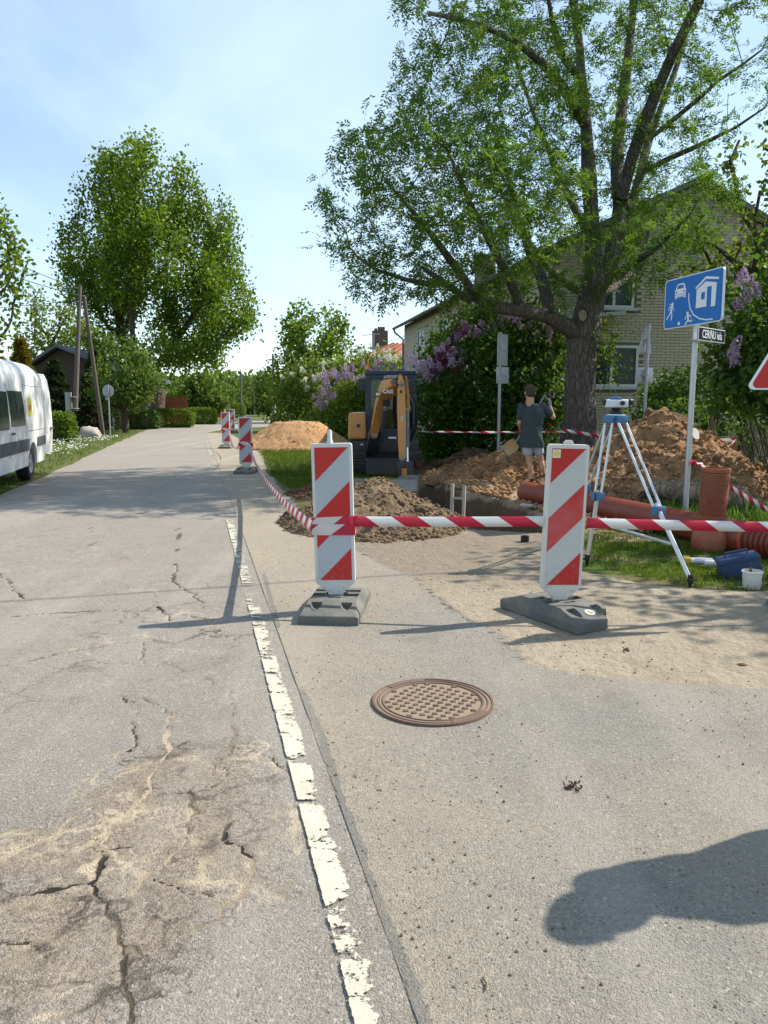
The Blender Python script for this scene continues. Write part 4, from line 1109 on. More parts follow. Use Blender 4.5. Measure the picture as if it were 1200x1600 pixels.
conifer('thuja_tree', 'golden thuja poking up above the van roof', 38, 36, 4.3, 1.0, M_thuja)
conifer('thuja_tree', 'yellowish thuja at the left edge behind the van', 4, 38, 3.6, 1.2, M_thuja)

# ---- far wood closing the view
def treeline():
    n = 75000
    ang = rng.uniform(-62, 62, n); rad_ = rng.uniform(150, 230, n)
    x = np.sin(np.radians(ang)) * rad_; y = np.cos(np.radians(ang)) * rad_
    hmax = 6.0 + 3.0 * fbm(ang * 0.35, rad_ * 0.02, seed=66, octaves=4) + 2.0
    z = rng.random(n) ** .8 * hmax
    c = np.stack([x, y, z], 1); al = rdir(n); sd = unit(np.cross(al, rdir(n)))
    V1, F1, v1 = quads(c, al, sd, rng.uniform(.8, 1.7, n), rng.uniform(.6, 1.2, n), rng.random(n))
    tag(link('far_woods', np_mesh('far_woods', V1, F1, M_far, False, {'v': v1})), kind='stuff')
treeline()

# ---- grass: blades as stuff
def blades(name, pts, h, w, mat=M_grass):
    n = len(pts); p = np.zeros((n, 3)); p[:, :2] = pts[:, :2]
    if pts.shape[1] > 2: p[:, 2] = pts[:, 2]
    hh = h * rng.uniform(.45, 1.3, n); a = rng.random(n) * 6.283
    ww = w * rng.uniform(.7, 1.3, n)
    s = np.stack([np.cos(a), np.sin(a), 0 * a], 1) * ww[:, None] * .5
    ln = np.stack([rng.normal(size=n), rng.normal(size=n), 0 * a], 1) * .45
    tip = p + np.stack([ln[:, 0] * hh, ln[:, 1] * hh, hh], 1)
    V = np.stack([p - s, p + s, tip], 1).reshape(-1, 3); F = np.arange(3 * n).reshape(-1, 3)
    v = np.clip(.45 + .35 * fbm(p[:, 0] * 1.2, p[:, 1] * 1.2, seed=12) + .22 * rng.normal(size=n), 0, 1)
    tag(link(name, np_mesh(name, V, F, mat, False, {'v': np.repeat(v, 3)})), kind='stuff')
def scatter(poly, n, thin=None):
    poly = np.array(poly); lo, hi = poly.min(0), poly.max(0)
    q = rng.uniform(lo, hi, (n, 2)); q = q[in_poly(q[:, 0], q[:, 1], [tuple(x) for x in poly])]
    if thin is not None:
        q = q[fbm(q[:, 0] * 1.8, q[:, 1] * 1.8, seed=14, octaves=5) > thin]
    return q
gr = [(3.3, 5.75), (2.55, 6.15), (2.2, 6.5), (1.95, 7.2), (2.15, 8.0), (2.35, 8.8), (3.2, 9.5), (3.6, 11.2), (5.2, 11.6), (8.5, 10.5), (9.5, 6.0), (5, 5.4)]
q = np.concatenate([scatter(gr, 44000, -0.5), scatter([(1.9, 7), (2.6, 6.1), (3.4, 5.8), (4.5, 6.2), (3.2, 8.4), (2.3, 8.8)], 12000, -0.12)])
blades('grass', q, 0.055, 0.008)
q = scatter([(3.0, 8.6), (3.3, 10.4), (4.4, 11.2), (5.4, 10.5), (6.5, 8.8), (5, 8.2)], 2600, -.1)
blades('weeds', q, 0.20, 0.035, M_lilac)
q = scatter([(-2.6, 17.0), (-1.6, 15.3), (-0.7, 15.4), (3.2, 15.8), (3.4, 19), (0, 25), (-3.9, 24.5)], 26000, -.4)
blades('grass', q, 0.13, 0.014)
q = scatter([(-1.5, 13.0), (-2.0, 14.6), (-2.7, 17.2), (-0.7, 15.6), (-0.5, 13)], 7000, -.25); blades('grass', q, 0.10, 0.013)
q = scatter([(-4.2, 25), (3, 22), (2, 30), (-5.3, 31)], 12000); blades('grass', q, 0.13, 0.02)
q = scatter([(5.0, 13.0), (14, 12.0), (14, 16), (6.0, 16.8)], 9000); q = q[(q[:, 1] > 15.9 + 0 * q[:, 0] - 0.08 * (q[:, 0] - 5)) | (q[:, 1] < 14.3 - 0.08 * (q[:, 0] - 5.2))]
blades('grass', q, 0.10, 0.014)
ev = [(float(edge_left(y)) + 0.05, y) for y in (8, 12, 16, 20, 25, 30, 36, 41)]
q = scatter(ev + [(-15.5, 47), (-19, 46), (-18, 30), (-14, 15), (-9, 8)], 52000, -.35)
q = q[rng.random(len(q)) < np.clip(14.0 / q[:, 1], 0.25, 1.2)]
e_ = q[:, 0] - edge_left(q[:, 1]); q = q[(e_ < -0.25) | (rng.random(len(q)) < 0.4)]
blades('grass', q, 0.11, 0.02)
# daisies in the verge
q = scatter([(-8.5, 20), (-9.9, 26), (-11.4, 33.5), (-14.5, 34), (-12.5, 27), (-10.5, 20)], 3600, 0.02)
n = len(q); c = np.concatenate([q, rng.uniform(.09, .16, (n, 1))], 1); al = unit(np.concatenate([rng.normal(size=(n, 2)), np.zeros((n, 1))], 1)); sd = unit(np.cross(al, unit(np.array([0.2, -0.5, 1.0]) + rng.normal(size=(n, 3)) * .3)))
V1, F1, v1 = quads(c, al, sd, np.full(n, .055), np.full(n, .055), rng.random(n))
tag(link('daisies', np_mesh('daisies', V1, F1, M_white, False, {'v': v1})), kind='stuff')
# ------------------------------------------------------------------ the brick house
def brick_mat(name, a, b, c):
    t = NT(name)
    r = t.n('ObjectInfo').outputs['Random']
    bx = t.n('TexNoise', Vector=t.mapped((3.9, 3.9, 13.0)), Scale=1.0, Detail=1.0).outputs['Fac']
    col = t.mix(t.ramp(bx, (.35, 0.0), (.65, 1.0)), a, b)
    col = t.mix(t.math('MULTIPLY', r, .5), col, c)
    col = t.mix(t.math('MULTIPLY', t.ramp(t.noise(1.1, 7, .7), (.5, 0.0), (.75, 1.0)), .5), col, tuple(x * .55 for x in a))
    return t.done(t.pbsdf(col, .9, 0, .15, t.bump(t.noise(60, 4), .5, .004)))
M_brick = brick_mat('yellow_brick', (.48, .425, .325), (.39, .345, .265), (.52, .46, .34))
M_brick2 = brick_mat('pale_brick', (.54, .49, .41), (.47, .43, .36), (.58, .53, .44))
M_mortar = simple('mortar', (.17, .155, .125), .95, var=.2)
M_roof = simple('slate_roof', (.16, .155, .15), .8, var=.3)
M_white = simple('white_paint', (.78, .78, .75), .5, var=.06)
M_wframe = simple('window_paint', (.62, .63, .60), .55, var=.1)
M_zinc = simple('galvanised_steel', (.52, .53, .54), .42, .75, var=.12)
M_zincd = simple('dull_zinc', (.40, .41, .42), .55, .55, var=.15)
def glass_mat(name, col=(.02, .028, .03)):
    t = NT(name)
    return t.done(t.pbsdf(t.mix(t.noise(3, 4), col, tuple(x * 2.2 for x in col)), .10, 0, .16))
M_glass = glass_mat('window_glass')

def house():
    C0 = Vector((4.3, 20.7, 0)); u = Vector((.985, .172, 0)).normalized(); f = Vector((-.172, .985, 0)).normalized()
    W, LN, EH, RH = 8.0, 19.0, 5.4, 7.25
    T = thing('brick_house', 'two-storey yellow brick house with a gable end, behind the ash and the lilacs', 'house', tuple(C0))
    Mx = Matrix(((u.x, f.x, 0, 0), (u.y, f.y, 0, 0), (0, 0, 1, 0), (0, 0, 0, 1)))       # local x along the gable, y along the facade
    def add(mb, name, mat, par=None, **k):
        o = mb.obj(name, mat, None, **k); o.data.transform(Mx); o.parent = par or T; return o
    mb = MB(); mb.prism([(0, 0), (W, 0), (W, EH), (W / 2, RH), (0, EH)], 0, LN); wall = add(mb, 'wall', M_mortar)
    # windows: (face, along, z, w, h)
    wins = [('g', 1.05, 1.95, 1.55, 1.10), ('g', 1.25, 4.02, 1.15, 1.0), ('g', 5.5, 1.95, 1.3, 1.2), ('g', 5.5, 4.0, 1.1, 1.1), ('s', 14.3, 3.4, 1.5, 1.45), ('s', 9.5, 3.4, 1.5, 1.45), ('s', 4.8, 3.4, 1.5, 1.45), ('s', 14.3, 1.0, 1.5, 1.3), ('s', 9.5, 1.0, 1.5, 1.3)]
    for face, a, z, w, h in wins:
        def pt(s, d, zz):          # s along wall, d outward
            return (s, -d, zz) if face == 'g' else (-d, s, zz)
        def bxx(mb, s0, s1, z0, z1, d0, d1):
            p, q = pt(s0, d0, z0), pt(s1, d1, z1)
            mb.box(tuple((i + j) / 2 for i, j in zip(p, q)), tuple(abs(i - j) for i, j in zip(p, q)))
        mb = MB()
        for s0, s1, z0, z1 in ((a, a + .07, z, z + h), (a + w - .07, a + w, z, z + h), (a + .07, a + w - .07, z, z + .07), (a + .07, a + w - .07, z + h - .07, z + h), (a + w / 2 - .035, a + w / 2 + .035, z + .07, z + h - .07)):
            bxx(mb, s0, s1, z0, z1, -.02, .045)
        win = add(mb, 'window', M_wframe)
        mb = MB(); bxx(mb, a + .06, a + w - .06, z + .06, z + h - .06, -.01, .012); add(mb, 'pane', M_glass, win)
        mb = MB(); bxx(mb, a - .08, a + w + .08, z - .07, z - .004, -.01, .13); add(mb, 'sill', simple('window_sill', (.45, .47, .47), .6, .3) if face == 'g' else M_wframe, win)
        if face == 's' and z > 3:     # curtain behind the pane
            mb = MB()
            for k in range(5): bxx(mb, a + .10 + k * .13, a + .17 + k * .13, z + .1, z + h - .1, .013, .016)
            add(mb, 'curtain', M_white, win)
    # little tin canopy under the upper gable window
    mb = MB(); mb.prism([(-.25, 3.62), (-.25, 3.70), (1.95, 3.90), (1.95, 3.80)], -.5, .02)
    add(mb, 'canopy', M_zincd)
    # brick courses, joints recessed
    BW, BH, J = .25, .066, .012
    def free(face, s0, s1, z0, z1):
        for fc, a, z, w, h in wins:
            if fc == face and s1 > a - .02 and s0 < a + w + .02 and z1 > z - .08 and z0 < z + h + .02: return False
        return True
    single = []; rest = MB(); rest2 = MB()
    nrow = int(RH / (BH + J))
    for r in range(nrow):
        z0 = r * (BH + J) + .01; z1 = z0 + BH
        lo = 0; hi = W
        if z1 > EH: lo = (z1 - EH) / (RH - EH) * W / 2; hi = W - lo
        x = -(BW + J) / 2 * (r % 2)
        while x < hi:
            s0, s1 = max(x, lo + .005), min(x + BW, hi - .005)
            if s1 - s0 > .06 and free('g', s0, s1, z0, z1):
                full = abs(s1 - s0 - BW) < 1e-6
                if full and 2.55 < s0 < 5.1 and 2.1 < z0 < 4.5: single.append((s0, z0))
                else:
                    dp = .012 + .004 * random.random()
                    rest.box(((s0 + s1) / 2, -dp / 2, (z0 + z1) / 2), (s1 - s0, dp, BH))
            x += BW + J
    if len(single) > 300:
        for s0, z0 in single[300:]: rest.box((s0 + BW / 2, -.007, z0 + BH / 2), (BW, .014, BH))
        single = single[:300]
    bme = MB().box((0, 0, 0), (BW, .03, BH)).mesh('brick', M_brick)
    ang = math.atan2(u.y, u.x)
    for s0, z0 in single:
        p = u * (s0 + BW / 2) + f * (random.uniform(-.001, .004)); 
        o = link('brick', bme, T, (p.x, p.y, z0 + BH / 2), (0, 0, ang))
    tag(add(rest, 'brickwork', M_brick), kind='stuff')
    for r in range(int((EH - .15) / (BH + J))):
        z0 = r * (BH + J) + .01; x = -(BW + J) / 2 * (r % 2)
        while x < LN:
            s0, s1 = max(x, .005), min(x + BW, LN - .005)
            if s1 - s0 > .06 and free('s', s0, s1, z0, z0 + BH):
                dp = .012 + .004 * random.random()
                rest2.box((-dp / 2, (s0 + s1) / 2, z0 + BH / 2), (dp, s1 - s0, BH))
            x += BW + J
    tag(add(rest2, 'side_brickwork', M_brick2), kind='stuff')
    # roof slabs with overhang, ridge, gutter and downpipe
    ov = .45; sl = (RH - EH) / (W / 2); mb = MB()
    th = .14
    mb.prism([(-ov, EH - ov * sl + .02), (W / 2, RH + .02), (W / 2, RH + .02 + th), (-ov, EH - ov * sl + .02 + th)], -.35, LN + .35)
    mb.prism([(W / 2, RH + .02), (W + ov, EH - ov * sl + .02), (W + ov, EH - ov * sl + .02 + th), (W / 2, RH + .02 + th)], -.35, LN + .35)
    roof = add(mb, 'roof', M_roof)
    mb = MB(); gx = -ov - .05; gz = EH - ov * sl + .06
    mb.tube([(gx, -.35, gz), (gx, LN + .35, gz)], .07, 8); add(mb, 'gutter', simple('dark_gutter', (.10, .10, .10), .5, .2), roof)
    mb = MB(); mb.tube([(gx, LN + .25, gz - .03), (gx + .05, LN + .22, gz - .2), (-.08, LN - .05, gz - .55), (-.08, LN - .05, 0.1)], .05, 8); add(mb, 'downpipe', simple('dark_downpipe', (.10, .10, .11), .5, .2), roof)
    # flue and brick chimney on the ridge
    mb = MB(); mb.box((W / 2, 15.8, RH + 1.35), (.42, .42, 2.9)); mb.box((W / 2, 15.8, RH + 2.84), (.56, .56, .10)); add(mb, 'flue', M_zincd, roof)
    mb = MB(); mb.box((W / 2 - 1.1, 15.0, RH + .1), (.75, .75, 1.3)); mb.box((W / 2 - 1.1, 15.0, RH + .80), (.88, .88, .12)); add(mb, 'chimney', simple('chimney_brick', (.20, .15, .12), .9, var=.4, scale=9), roof)
house()

def red_house():
    Y = 62.0; p = P(626, 590, Y); T = thing('red_roofed_house', 'distant cream house with a red metal roof and a tall chimney', 'house', (p.x, Y, 0))
    M_cream = simple('cream_render', (.58, .53, .36), .9)
    ez = P(600, 566, Y).z; rz = P(620, 538, Y).z
    w = 4.2
    mb = MB(); mb.box((.6, 4, ez / 2), (w * 2 - .6, 7.4, ez)); mb.obj('wall', M_cream, T)
    mb = MB(); a = [(-w + .2, -.2, ez), (w + .9, -.2, ez), (w + .9, 8.2, ez), (-w + .2, 8.2, ez)]; r0 = (-.5, 2.6, rz + .3); r1 = (w - 1, 2.6, rz + .05)
    mb.add(a + [r0, r1], [(0, 1, 5, 4), (1, 2, 5), (2, 3, 4, 5), (3, 0, 4), (3, 2, 1, 0)])
    roof = mb.obj('roof', simple('red_sheet_roof', (.42, .15, .085), .6, .1, var=.25), T)
    mb = MB()
    for k in range(12):
        f = k / 11; b = Vector(a[0]).lerp(Vector(a[1]), f); t_ = Vector(r0).lerp(Vector(r1), min(1, max(0, f)))
        mb.tube([b + Vector((0, -.02, .04)), t_ + Vector((0, -.02, .05))], .045, 4)
    mb.obj('seams', simple('roof_seam', (.34, .11, .06), .6), roof)
    mb = MB(); mb.box((-1.65, 3.0, ez + 1.35), (1.3, .8, 2.7)); mb.box((-1.55, 3.0, ez + 2.75), (.6, .7, .5)); mb.box((-2.0, 3.0, ez + 2.72), (.25, .5, .35))
    mb.obj('chimney', simple('sooty_brick', (.15, .12, .10), .9, var=.4, scale=5), roof)
    mb = MB(); mb.box((.6, .28, 3.55), (1.3, .06, 1.2)); win = mb.obj('window', M_wframe, T)
    mb = MB(); mb.box((.6, .24, 3.55), (1.0, .04, .95)); mb.obj('pane', M_glass, win)
    p = P(584, 560, Y); q = P(584, 520, Y)
    A = thing('tv_antenna', 'thin television aerial on a mast beside the distant chimney', 'antenna', (p.x, Y + .5, ez))
    h = q.z - ez
    mb = MB(); mb.tube([(0, 0, -1.0), (0, 0, h)], .035, 6); mb.obj('mast', M_zincd, A)
    mb = MB(); mb.tube([(-.9, 0, h - .15), (.5, 0, h - .05)], .03, 5)
    for k in range(6): mb.tube([(-.8 + k * .24, -.25, h - .14 + k * .015), (-.8 + k * .24, .25, h - .14 + k * .015)], .018, 4)
    mb.obj('boom', M_zincd, A)
red_house()

def shed():
    Y = 46.0; p = P(92, 600, Y); T = thing('brown_house', 'dark brown house with a low gabled roof behind the evergreens', 'house', (p.x, Y, 0))
    ez = P(60, 577, Y).z; rz = P(92, 543, Y).z
    M_or = simple('rust_boards', (.30, .11, .055), .8, var=.3); M_br = simple('brown_boards', (.075, .05, .038), .9)
    mb = MB(); mb.prism([(-1.9, 0), (4.6, 0), (4.6, ez - .6), (.15, rz - .1), (-1.9, ez - .2)], 0, 6); mb.obj('wall', M_br, T)
    mb = MB(); mb.prism([(-2.3, ez - .25), (.15, rz), (.15, rz + .16), (-2.3, ez - .09)], -.5, 6.4); mb.prism([(.15, rz), (4.9, ez - .7), (4.9, ez - .54), (.15, rz + .16)], -.5, 6.4)
    mb.obj('roof', simple('bluish_slate', (.11, .115, .13), .7), T)
    for k in range(26):
        x = -1.8 + k * .245
        o = MB().box((x, -.03, 1.0), (.225, .05, 2.0)).obj('board', M_or, T)
    # low rust coloured fence behind the linden
    Fp = P(200, 650, 52); Fe = thing('board_fence', 'rust-coloured board fence glimpsed behind the linden', 'fence', (Fp.x, 52, 0))
    bm_ = MB().box((0, 0, 1.0), (.20, .03, 2.0)).mesh('board', M_or)
    for k in range(34): link('board', bm_, Fe, (-3.2 + k * .215, random.uniform(-.01, .01), 0))
    MB().box((.4, .06, 1.5), (7.4, .05, .1)).obj('rail', M_br, Fe)
    Fp = P(343, 660, 88); Fe = thing('board_fence', 'small far orange fence at the end of the hedge row', 'fence', (Fp.x, 88, 0))
    for k in range(9): link('board', bm_, Fe, (-.9 + k * .215, 0, -.1))
    MB().box((0, .06, 1.3), (2, .05, .1)).obj('rail', M_br, Fe)
shed()

# ------------------------------------------------------------------ poles and wires
M_wood = simple('weathered_pole', (.15, .125, .11), .9, var=.3, scale=4)
M_conc = simple('pole_concrete', (.38, .365, .345), .9, var=.2)
M_wire = simple('wire', (.03, .03, .03), .6)
def ap():
    Y = 34.0; b = Vector(G0(117, Y)); top = P(125, 446, Y); T = thing('utility_pole', 'tall wooden utility pole with a slanting brace leg beside the linden', 'utility pole', tuple(b))
    l = top - b
    mb = MB(); mb.tube([(0, 0, 1.2), tuple(l)], [.115, .08], 10); mb.obj('pole', M_wood, T, True)
    q = P(150, 600, Y + 1.5) - b; s = P(131, 462, Y + .1) - b
    dirn = (q - s).normalized(); foot = s + dirn * (s.z / -dirn.z)
    mb = MB(); mb.tube([tuple(foot), tuple(s)], [.11, .075], 10); mb.obj('brace', M_wood, T, True)
    mb = MB(); mb.box((-.27, 0, 1.0), (.22, .22, 2.0)); mb.obj('footing', M_conc, T, bevel=.02)
    mb = MB()
    for z in (1.3, 1.8): mb.lathe([(.19, -.02), (.19, .02)], 12, Matrix.Translation((-.1, 0, z)) @ Matrix.Diagonal((1.4, 1, 1, 1)))
    mb.obj('clamp', M_zincd, T)
    for k in range(3):
        mb = MB(); mb.tube([(l.x - .05, -.1, l.z - .12 - .28 * k), (l.x - .22, -.1, l.z - .12 - .28 * k), (l.x - .22, -.1, l.z - .02 - .28 * k)], .018, 6); mb.ball((l.x - .22, -.1, l.z - .28 * k), .05, 8); mb.obj('insulator', M_zincd, T, True)
    return b + l
aptop = ap()
def pole(label, px, ytop, Y, r, mat, group=None):
    b = Vector(G0(px, Y)); t = P(px, ytop, Y); T = thing('utility_pole', label, 'utility pole', tuple(b), group=group)
    h = t.z
    mb = MB(); mb.tube([(0, 0, 0), (0, 0, h)], [r, r * .6], 9); mb.obj('pole', mat, T, True)
    mb = MB(); mb.box((0, -.12, h - .5), (.9 if r > .1 else .6, .08, .08)); mb.obj('crossarm', M_zincd, T)
    return T, b + Vector((0, 0, h - .3))
p1, w1 = pole('pale concrete pole with a guy wire behind the orange sand heap', 428, 553, 68, .17, M_conc)
MB().tube([(.0, 0, 3.5), (3.4, -.6, 0)], .025, 5).obj('guy_wire', M_zincd, p1)
p2, w2 = pole('thin dark pole past the farthest striped beacon', 377, 583, 84, .13, M_wood)
p3, w3 = pole('far pole left of the pale concrete pole', 397, 594, 105, .13, M_wood)
p4, w4 = pole('farthest thin pole just left of the pale concrete pole', 411, 604, 125, .14, M_wood)
p5, w5 = pole('short dark post at the hedge by the bend', 283, 625, 55, .07, M_wood)
def wire(label, a, b, sag, r=.014):
    a, b = Vector(a), Vector(b); pts = []
    for k in range(25):
        f = k / 24; p = a.lerp(b, f); p.z -= sag * 4 * f * (1 - f); pts.append(p - a)
    mb = MB(); mb.tube([tuple(p) for p in pts], r, 5); o = mb.obj('wire', M_wire, loc=tuple(a))
    tag(o, label, 'wire')
wire('upper overhead wire rising from the braced pole to the top left', aptop + Vector((-.2, -.1, -.1)), (-16.8, 15.5, 9.2), .35)
wire('lower overhead wire rising from the braced pole to the left', aptop + Vector((-.2, -.1, -.4)), (-17.6, 15.0, 8.3), .4)
wire('overhead wire passing behind the left edge leaves', aptop + Vector((-.2, -.1, -.65)), (-24, 31, 4.9), .15, .012)
wire('slack wire from the concrete pole across to the thin dark pole', w1, w2, .5, .016)
wire('wire from the house corner going left to the concrete pole', Vector((1.2, 39.3, 4.9)), w1 + Vector((0, 0, .1)), .5, .012)
wire('wire between the two farthest poles', w3, w4, .3, .016)
# overhead service wires crossing the street high above: their shade lies on the asphalt
for lab, pa, pb, h in (('service wire high over the street, shading the asphalt in a thin line', (0, 944), (490, 911), 5.6), ('second service wire over the street beside the left beacon', (580, 908), (760, 903), 5.6)):
    A, B = G(*pa), G(*pb); d = (B - A).normalized(); k = h / math.tan(R(SUN_EL)); off = Vector((math.sin(R(SUN_AZ)), math.cos(R(SUN_AZ)), 0)) * k
    if lab.startswith('service'): wire(lab, A - d * 9 + off + Vector((0, 0, h)), B + d * 9 + off + Vector((0, 0, h)), 0.0, .014)

# ------------------------------------------------------------------ heaps of earth
def lump(seed, n=2, craggy=False):
    bm = bmesh.new(); bmesh.ops.create_icosphere(bm, subdivisions=n, radius=1)
    co = np.array([v.co for v in bm.verts]); k = 1 + .42 * fbm(co[:, 0] * 1.3 + seed, co[:, 1] * 1.3, co[:, 2] * 1.3, seed=seed, octaves=3)
    if craggy: k = k * (1 + .30 * fbm(co[:, 0] * 3.1 + seed, co[:, 1] * 3.1, co[:, 2] * 3.1, seed=seed + 2, octaves=3) - .25 * np.abs(fbm(co[:, 0] * 2.2, co[:, 1] * 2.2 + seed, co[:, 2] * 2.2, seed=seed + 4)))
    for v, q in zip(bm.verts, k): v.co *= q
    V = np.array([v.co for v in bm.verts]); F = np.array([[v.index for v in f.verts] for f in bm.faces]); bm.free()
    return V, F
LUMPS = [lump(s, 1) for s in range(6)]; LUMPS2 = [lump(s + 20, 3, True) for s in range(5)]
def scatter_lumps(pts, sizes, lumps=LUMPS):
    Vs, Fs = [], []; o = 0
    for p, s in zip(pts, sizes):
        V, F = lumps[rng.integers(len(lumps))]
        a = rng.random() * 6.28; Rm = np.array([[math.cos(a), -math.sin(a), 0], [math.sin(a), math.cos(a), 0], [0, 0, 1]])
        Vs.append((V * np.array([1, rng.uniform(.7, 1.1), rng.uniform(.6, .9)])) @ Rm.T * s + p); Fs.append(F + o); o += len(V)
    return np.concatenate(Vs), np.concatenate(Fs)
def heap(name, label, cat, center, rx, ry, h, rot, mat, rough, seed, prof=1.0, clods=400, csize=(.015, .06), bigc=0, bigs=(.06, .13), n=150, skew=(0, 0), plateau=0.0, ridge=0.0, sharp=1.0, lumpy=1.0):
    cx, cy = center; T = thing(name, label, cat, (cx, cy, 0))
    k = np.linspace(-1.25, 1.25, n); X, Yv = np.meshgrid(k, k)
    def hf(x, y):
        ang = np.arctan2(y, x)
        r = np.hypot(x - skew[0] * 0, y) * (1 + .10 * fbm(np.cos(ang) * 1.6, np.sin(ang) * 1.6, seed=seed) + .05 * fbm(x * 3, y * 3, seed=seed + 3))
        sx = np.hypot(x - skew[0], y - skew[1])
        rr = r
        base = np.clip(1 - rr, 0, 1)
        z = np.where(base > plateau, plateau + (base - plateau) * .10, base) if plateau else base
        z = z / (z.max() + 1e-9) if np.ndim(z) and z.size > 10 else z
        z = z ** prof
        if ridge: z = z * (1 + ridge * fbm(x * 2.2, y * 2.2, seed=seed + 5, octaves=3))
        return z
    Z = hf(X, Yv) * h
    m = np.clip(Z / (0.15 * h), 0, 1)
    ca, sa = math.cos(rot), math.sin(rot)
    wx = (X * rx) * ca - (Yv * ry) * sa; wy = (X * rx) * sa + (Yv * ry) * ca
    nz = rough * fbm((wx + seed) * 2.6, wy * 2.6, seed=seed + 7, octaves=6, gain=.58)
    bil = rough * .9 * lumpy * (np.abs(fbm((wx + seed) * 4.5, wy * 4.5, seed=seed + 9, octaves=4, gain=.55)) * -1.0 + .25)
    Z = Z + (nz + bil) * m - 0.03 * (1 - np.clip(Z / .02, 0, 1))
    gx = rough * .7 * fbm(wx * 5, wy * 5, seed=seed + 12, octaves=3) * m; gy = rough * .7 * fbm(wx * 5, wy * 5, seed=seed + 14, octaves=3) * m
    V = np.stack([(wx + gx).ravel(), (wy + gy).ravel(), Z.ravel()], 1)
    idx = np.arange(n * n).reshape(n, n)
    F = np.stack([idx[:-1, :-1].ravel(), idx[:-1, 1:].ravel(), idx[1:, 1:].ravel(), idx[1:, :-1].ravel()], 1)
    keep = (Z.ravel()[F] > -0.02).any(1); F = F[keep]
    link('body', np_mesh('body', V, F, mat, True), T)
    # loose clods
    cand = np.nonzero((Z.ravel() > .02))[0]
    ring = np.nonzero((Z.ravel() > -.029) & (Z.ravel() < .12 * h))[0]
    pick = np.concatenate([rng.choice(cand, clods), rng.choice(ring, clods // 2) if len(ring) else []]).astype(int)
    s = csize[0] + (csize[1] - csize[0]) * rng.random(len(pick)) ** 3.0
    pp = V[pick] + rng.normal(size=(len(pick), 3)) * np.array([.02, .02, 0]); pp[:, 2] = np.maximum(pp[:, 2], 0) + s * .15
    Vl, Fl = scatter_lumps(pp, s)
    tag(link('crumbs', np_mesh('crumbs', Vl, Fl, mat, True), T), kind='stuff')
    if bigc:
        mes = [np_mesh('clod', v, f, mat, True) for v, f in LUMPS2]
        front = cand[(V[cand, 1] < .15 * ry)]
        for i in rng.choice(front, bigc):
            sz = rng.uniform(*bigs)
            link('clod', mes[rng.integers(len(mes))], T, tuple(V[i] + np.array([0, 0, sz * .1])), (rng.random() * 6, rng.random() * 6, rng.random() * 6), (sz, sz * .9, sz * .75))
    return T
sp = G(462, 694); 
heap('sand_heap', 'orange sand heap with a flattened top beside the road left of the digger', 'sand heap', (P(466, 680, 25.6).x - .1, 26.2), 2.05, 1.9, 0.92, 0, M_sandpile, .05, 3, .95, 700, (.01, .04), plateau=.60, lumpy=.5, n=170)
heap('earth_heap', 'low stony brown earth heap behind the left beacon beside the trench', 'earth heap', (-.14, 9.55), 1.22, 1.45, .58, R(8), M_mixed, .085, 11, 1.0, 3400, (.006, .034), 12, (.03, .07), n=210)
heap('earth_heap', 'small dark crumbly spill of earth left of the low stony heap', 'earth heap', (-1.0, 12.6), .7, .75, .22, 0, M_dark, .05, 17, 1.0, 400, (.01, .04), n=80)
# the big mound by the sign: highest in the middle, long skirt to the right
mc = P(1035, 660, 13.4)
heap('earth_mound', 'highest lumpy clay mound piled in front of the ash trunk behind the tripod', 'earth mound', (mc.x + .05, 13.6), 2.25, 1.9, 1.36, R(-5), M_clay, .17, 23, .92, 4600, (.008, .045), 22, (.06, .14), n=240, ridge=.12)
heap('earth_mound', 'long low clay bank left of the man beside the trench', 'earth mound', (2.45, 14.95), 1.75, 1.0, .60, R(-10), M_clay, .14, 31, .9, 3000, (.008, .045), 13, (.05, .11), n=170)
heap('earth_mound', 'dark topsoil bank behind the grey sign pole at the far side of the trench', 'earth mound', (1.9, 16.0), 1.6, .8, .60, R(6), M_dark, .10, 37, .95, 900, (.012, .06), 14, (.06, .13), n=120)
heap('earth_mound', 'low spread of crumbled clay between tripod and mound', 'earth mound', (3.0, 11.9), 1.0, .85, .30, R(0), M_clay, .09, 41, .9, 1300, (.012, .05), 18, (.05, .11), n=120)
# upper slab of topsoil and the pale lid on the mound
o = np_mesh('topsoil_slab', LUMPS2[1][0] * np.array([.48, .26, .14]), LUMPS2[1][1], M_dark, True)
tag(link('turf_clod', o, None, tuple(P(1050, 657, 14.0)), (0, R(14), 0)), 'dark turf slab lying on the crest of the big mound', 'turf')
mb = MB(); mb.lathe([(.0, -.012), (.115, -.012), (.12, 0), (.115, .012), (.0, .012)], 20); o = mb.obj('lid', M_white, None, True, loc=tuple(P(1084, 679, 13.0)), rot=(R(75), 0, R(25)))
tag(o, 'round white lid lying on the mound behind the sign post', 'lid')

# loose gravel on the apron and road edge
def gravel():
    n = 5200
    y = np.exp(rng.uniform(math.log(1.4), math.log(8.0), n)); x = line_x(y) + .12 + rng.random(n) ** 1.2 * 3.2
    keep = (fbm(x * 1.1, y * 1.1, seed=55) + .35 * rng.normal(size=n) > -.05); x, y = x[keep], y[keep]
    s = .0016 + .0045 * rng.random(len(x)) ** 4
    V, F = scatter_lumps(np.stack([x, y, .021 + s * .3], 1), s, [lump(90 + k, 1) for k in range(3)])
    tag(link('gravel', np_mesh('gravel', V, F, simple('grit', (.22, .17, .12), .95, var=.5, scale=60), False)), kind='stuff')
    n = 420; y = rng.uniform(3.4, 6.5, n); x = np.interp(y, ax_y, ax_x) + rng.normal(size=n) * .2 + .25; s = .002 + .009 * rng.random(n) ** 5
    V, F = scatter_lumps(np.stack([x, y, .014 + s * .2], 1), s); tag(link('pebbles', np_mesh('pebbles', V, F, M_sand_stone, False)), kind='stuff')
